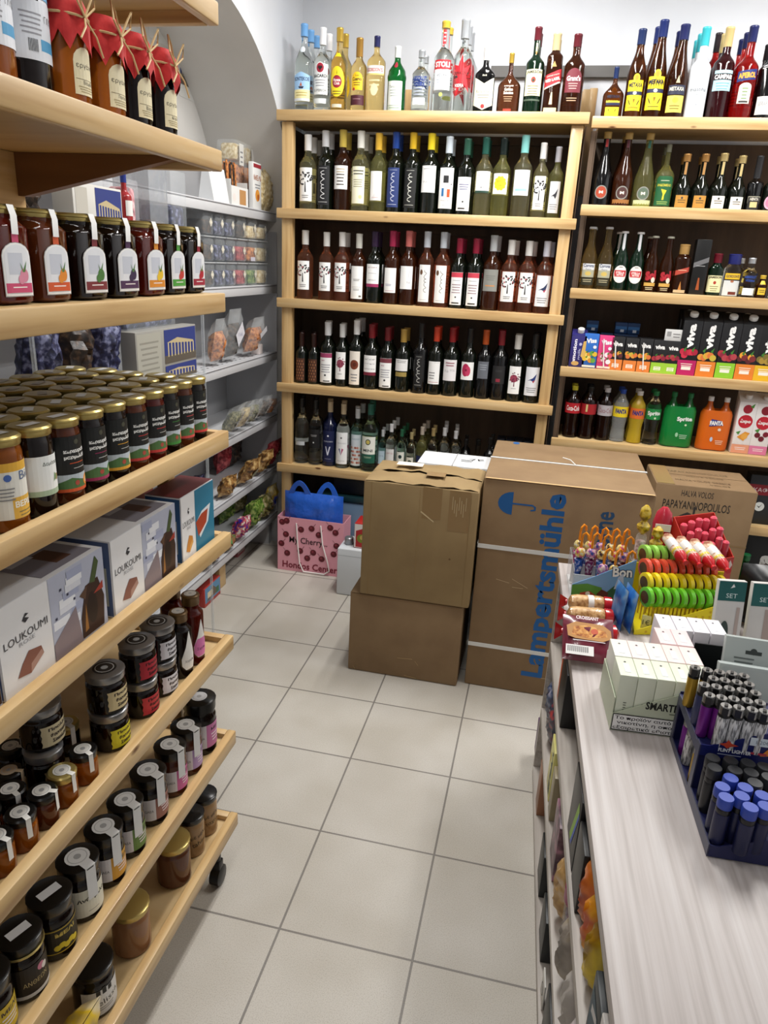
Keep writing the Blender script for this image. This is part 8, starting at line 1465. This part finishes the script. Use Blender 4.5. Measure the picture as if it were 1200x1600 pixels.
under('snack_box', 'dark red and blue snack packet second on the lower counter shelf', 'snack', 863, 1140, 1, .11, .06, .14, 0, .02, mat=mix('rb', (90, 24, 50), (24, 60, 80), (170, 60, 60), 30), puff=True)
under('tea_box', 'yellow box with dark green upright letters on the lower counter shelf', 'box', 866, 1190, 1, .085, .08, .15, (220, 214, 130), .02, [T_('ΕΠΙΔΑ', .018, .075, .026, '24402c', .13, PI/2, .05), R_(-.025, .09, .02, .02, 'e0c430')])
under('cardboard_box', 'plain beige carton behind the yellow lettered box', 'box', 866, 1225, 1, .05, .10, .13, (150, 138, 108), .02)
under('cosmetic_jar', 'clear box of pink and dark sweets on the lower counter shelf', 'box', 870, 1275, 1, .10, .10, .15, 0, .02, mat=mix('pk', (60, 24, 50), (110, 80, 90), (170, 120, 140), 30))
t = thing('sweets_tub', 'clear tub with a magenta lid on the lower counter shelf', 'tub', cxy(.052, -.15, .2558), CA); MB().lathe([(.035, 0), (.04, .01), (.042, .13), (.04, .135)], CLR, 20).build('tub_body', t); MB().lathe([(.043, .1355), (.045, .138), (.045, .165), (.04, .17)], M((150, 32, 92), .3), 24).build('tub_lid', t); MB().lathe([(.03, .004), (.036, .012), (.037, .10), (.03, .104)], mix('pk', 0, 0, 0), 16).build('sweets', t)
for i, (px, py, w, mt, lab) in enumerate([(868, 1365, .07, mix('yp', (150, 110, 60), (200, 160, 100), (216, 190, 160), 30), 'tan and yellow sweets bag on the lower counter shelf'), (874, 1425, .055, mix('gp', (120, 112, 104), (170, 160, 150), (196, 170, 90), 14), 'pale plastic bag of sweets on the lower counter shelf'), (880, 1480, .07, M((176, 170, 164), .3), 'pale grey plastic bag on the lower counter shelf'), (884, 1533, .065, mix('mp', (170, 150, 150), (196, 190, 190), (150, 170, 90), 12), 'white bag with colourful marks on the lower counter shelf'), (888, 1588, .065, M((120, 92, 96), .4), 'dusky pink bag on the lower counter shelf, nearest the camera')]):
    under('sweets_bag', lab, 'bag', px, py, 1, w, .07, .17, 0, .045, mat=mt, puff=True)
for i, (px, py, w, h, c, lab) in enumerate([(842, 1215, .07, .12, (70, 34, 80), 'purple packet on the bottom counter shelf, far end'), (844, 1270, .07, .15, (150, 100, 70), 'tan paper packet on the bottom counter shelf'), (850, 1330, .09, .13, (20, 24, 26), 'black packet on the bottom counter shelf, first of three'), (852, 1400, .09, .12, (26, 30, 32), 'black packet on the bottom counter shelf, second of three'), (854, 1530, .10, .13, (18, 20, 22), 'black packet on the bottom counter shelf, last of three')]):
    under('packet', lab, 'packet', px, py, 0, w, .08, h, c, .02)
under('tag_card', 'small white tag card on the bottom counter shelf', 'card', 858, 1437, 0, .05, .004, .07, (214, 212, 206), .012, [D_(0, .035, .014, '4a4a48'), D_(0, .035, .011, 'd6d4ce'), L_(0, .035, .012, 1, .006, '4a4a48')])
t = thing('strap_bundle', 'bundle of black straps with white clips on the bottom counter shelf', 'strap', cxy(.012, -.50, .0312), CA)
m = MB(); q = random.Random(6)
for k in range(7): m.tube([(q.random()*.03, -.10+k*.03, .01), (-.005+q.random()*.02, -.09+k*.03, .05+q.random()*.03), (q.random()*.03, -.07+k*.03, .02)], .008, BLACK, 6)
m.build('straps', t); MB().tube([(-.01, -.06, .03), (-.012, -.04, .06), (-.008, -.03, .08)], .003, M((200, 200, 196), .3), 6).tube([(-.01, .03, .02), (-.012, .045, .05)], .003, M((200, 200, 196), .3), 6).build('clips', t)
# ================================================================ settle round things so that neighbours only touch
def settle():
    V = [(o, r) for o, r in VES.values() if o.parent is None and abs(o.location.z) < 5]
    for o, r in V:
        o['r_'] = r
    grp = {}
    for o, r in V: grp.setdefault(round(o.location.z, 2), []).append([o, r, 0])
    for zk, g in grp.items():
        rack = [o for o, r, _ in g if o.location.x < -.6 and o.location.y < 1.45]
        for i in range(len(g)):            # crowded neighbours are a little slimmer first
            for j in range(i+1, len(g)):
                a, ra, _ = g[i]; b, rb, _ = g[j]; d = math.hypot(b.location.x-a.location.x, b.location.y-a.location.y)
                if d < ra+rb:
                    f = max(.90, (d-.0004)/(ra+rb))
                    for k in (i, j): g[k][2] = min(g[k][2] or 1, f)
        for e in g:
            if e[2]: e[0].scale = (e[2], e[2], 1); e[1] *= e[2]
        for it in range(120):
            moved = False
            for i in range(len(g)):
                a, ra, _ = g[i]
                for j in range(i+1, len(g)):
                    b, rb, _ = g[j]
                    dx = b.location.x-a.location.x; dy = b.location.y-a.location.y; d = math.hypot(dx, dy)
                    if d < ra+rb and d > 1e-6:
                        k = (ra+rb-d)*.5/d+1e-5; a.location.x -= dx*k; a.location.y -= dy*k; b.location.x += dx*k; b.location.y += dy*k; moved = True
                L = a.location
                if L.y > 3.43 and L.z > .4:
                    lo, hi = (-1.286, .055) if L.x < .07 else (.112, 9)
                    if L.x < .07 and L.z < 2.1 and L.y-ra < 3.484: lo, hi = -1.2235, -.0015
                    L.x = min(max(L.x, lo+ra), hi-ra); L.y = min(max(L.y, 3.442+ra), 3.763-ra)
                elif L.y < 1.45 and L.x < -.6:
                    L.y = min(L.y, RY1-.0225-ra)
                    if L.z < 1.3: L.x = min(L.x, RX1-.0217-ra)
                    if L.z < 1.1:
                        for ux, uy in ((-.765, 1.35), (-1.03, 1.35)):
                            dx = L.x-ux; dy = L.y-uy; d = math.hypot(dx, dy)
                            if d < ra+.0195: k = (ra+.0195-d)/max(d, 1e-4); L.x += dx*k; L.y += dy*k
            if not moved: break
        for i in range(len(g)):
            for j in range(i+1, len(g)):
                a, ra, _ = g[i]; b, rb, _ = g[j]; d = math.hypot(b.location.x-a.location.x, b.location.y-a.location.y)
                if d < ra+rb-1e-4:
                    f = (d-.0002)/(ra+rb)
                    for o in (a, b): o.scale = (o.scale.x*f, o.scale.y*f, 1)
    for o, r in V: del o['r_']
settle()
# ================================================================ link everything, view settings
for o in PENDING: sc.collection.objects.link(o)
sc.view_settings.view_transform = 'Standard'; sc.view_settings.look = 'None'; sc.view_settings.gamma = 1; sc.view_settings.use_curve_mapping = False
sc.view_settings.exposure = 0.34
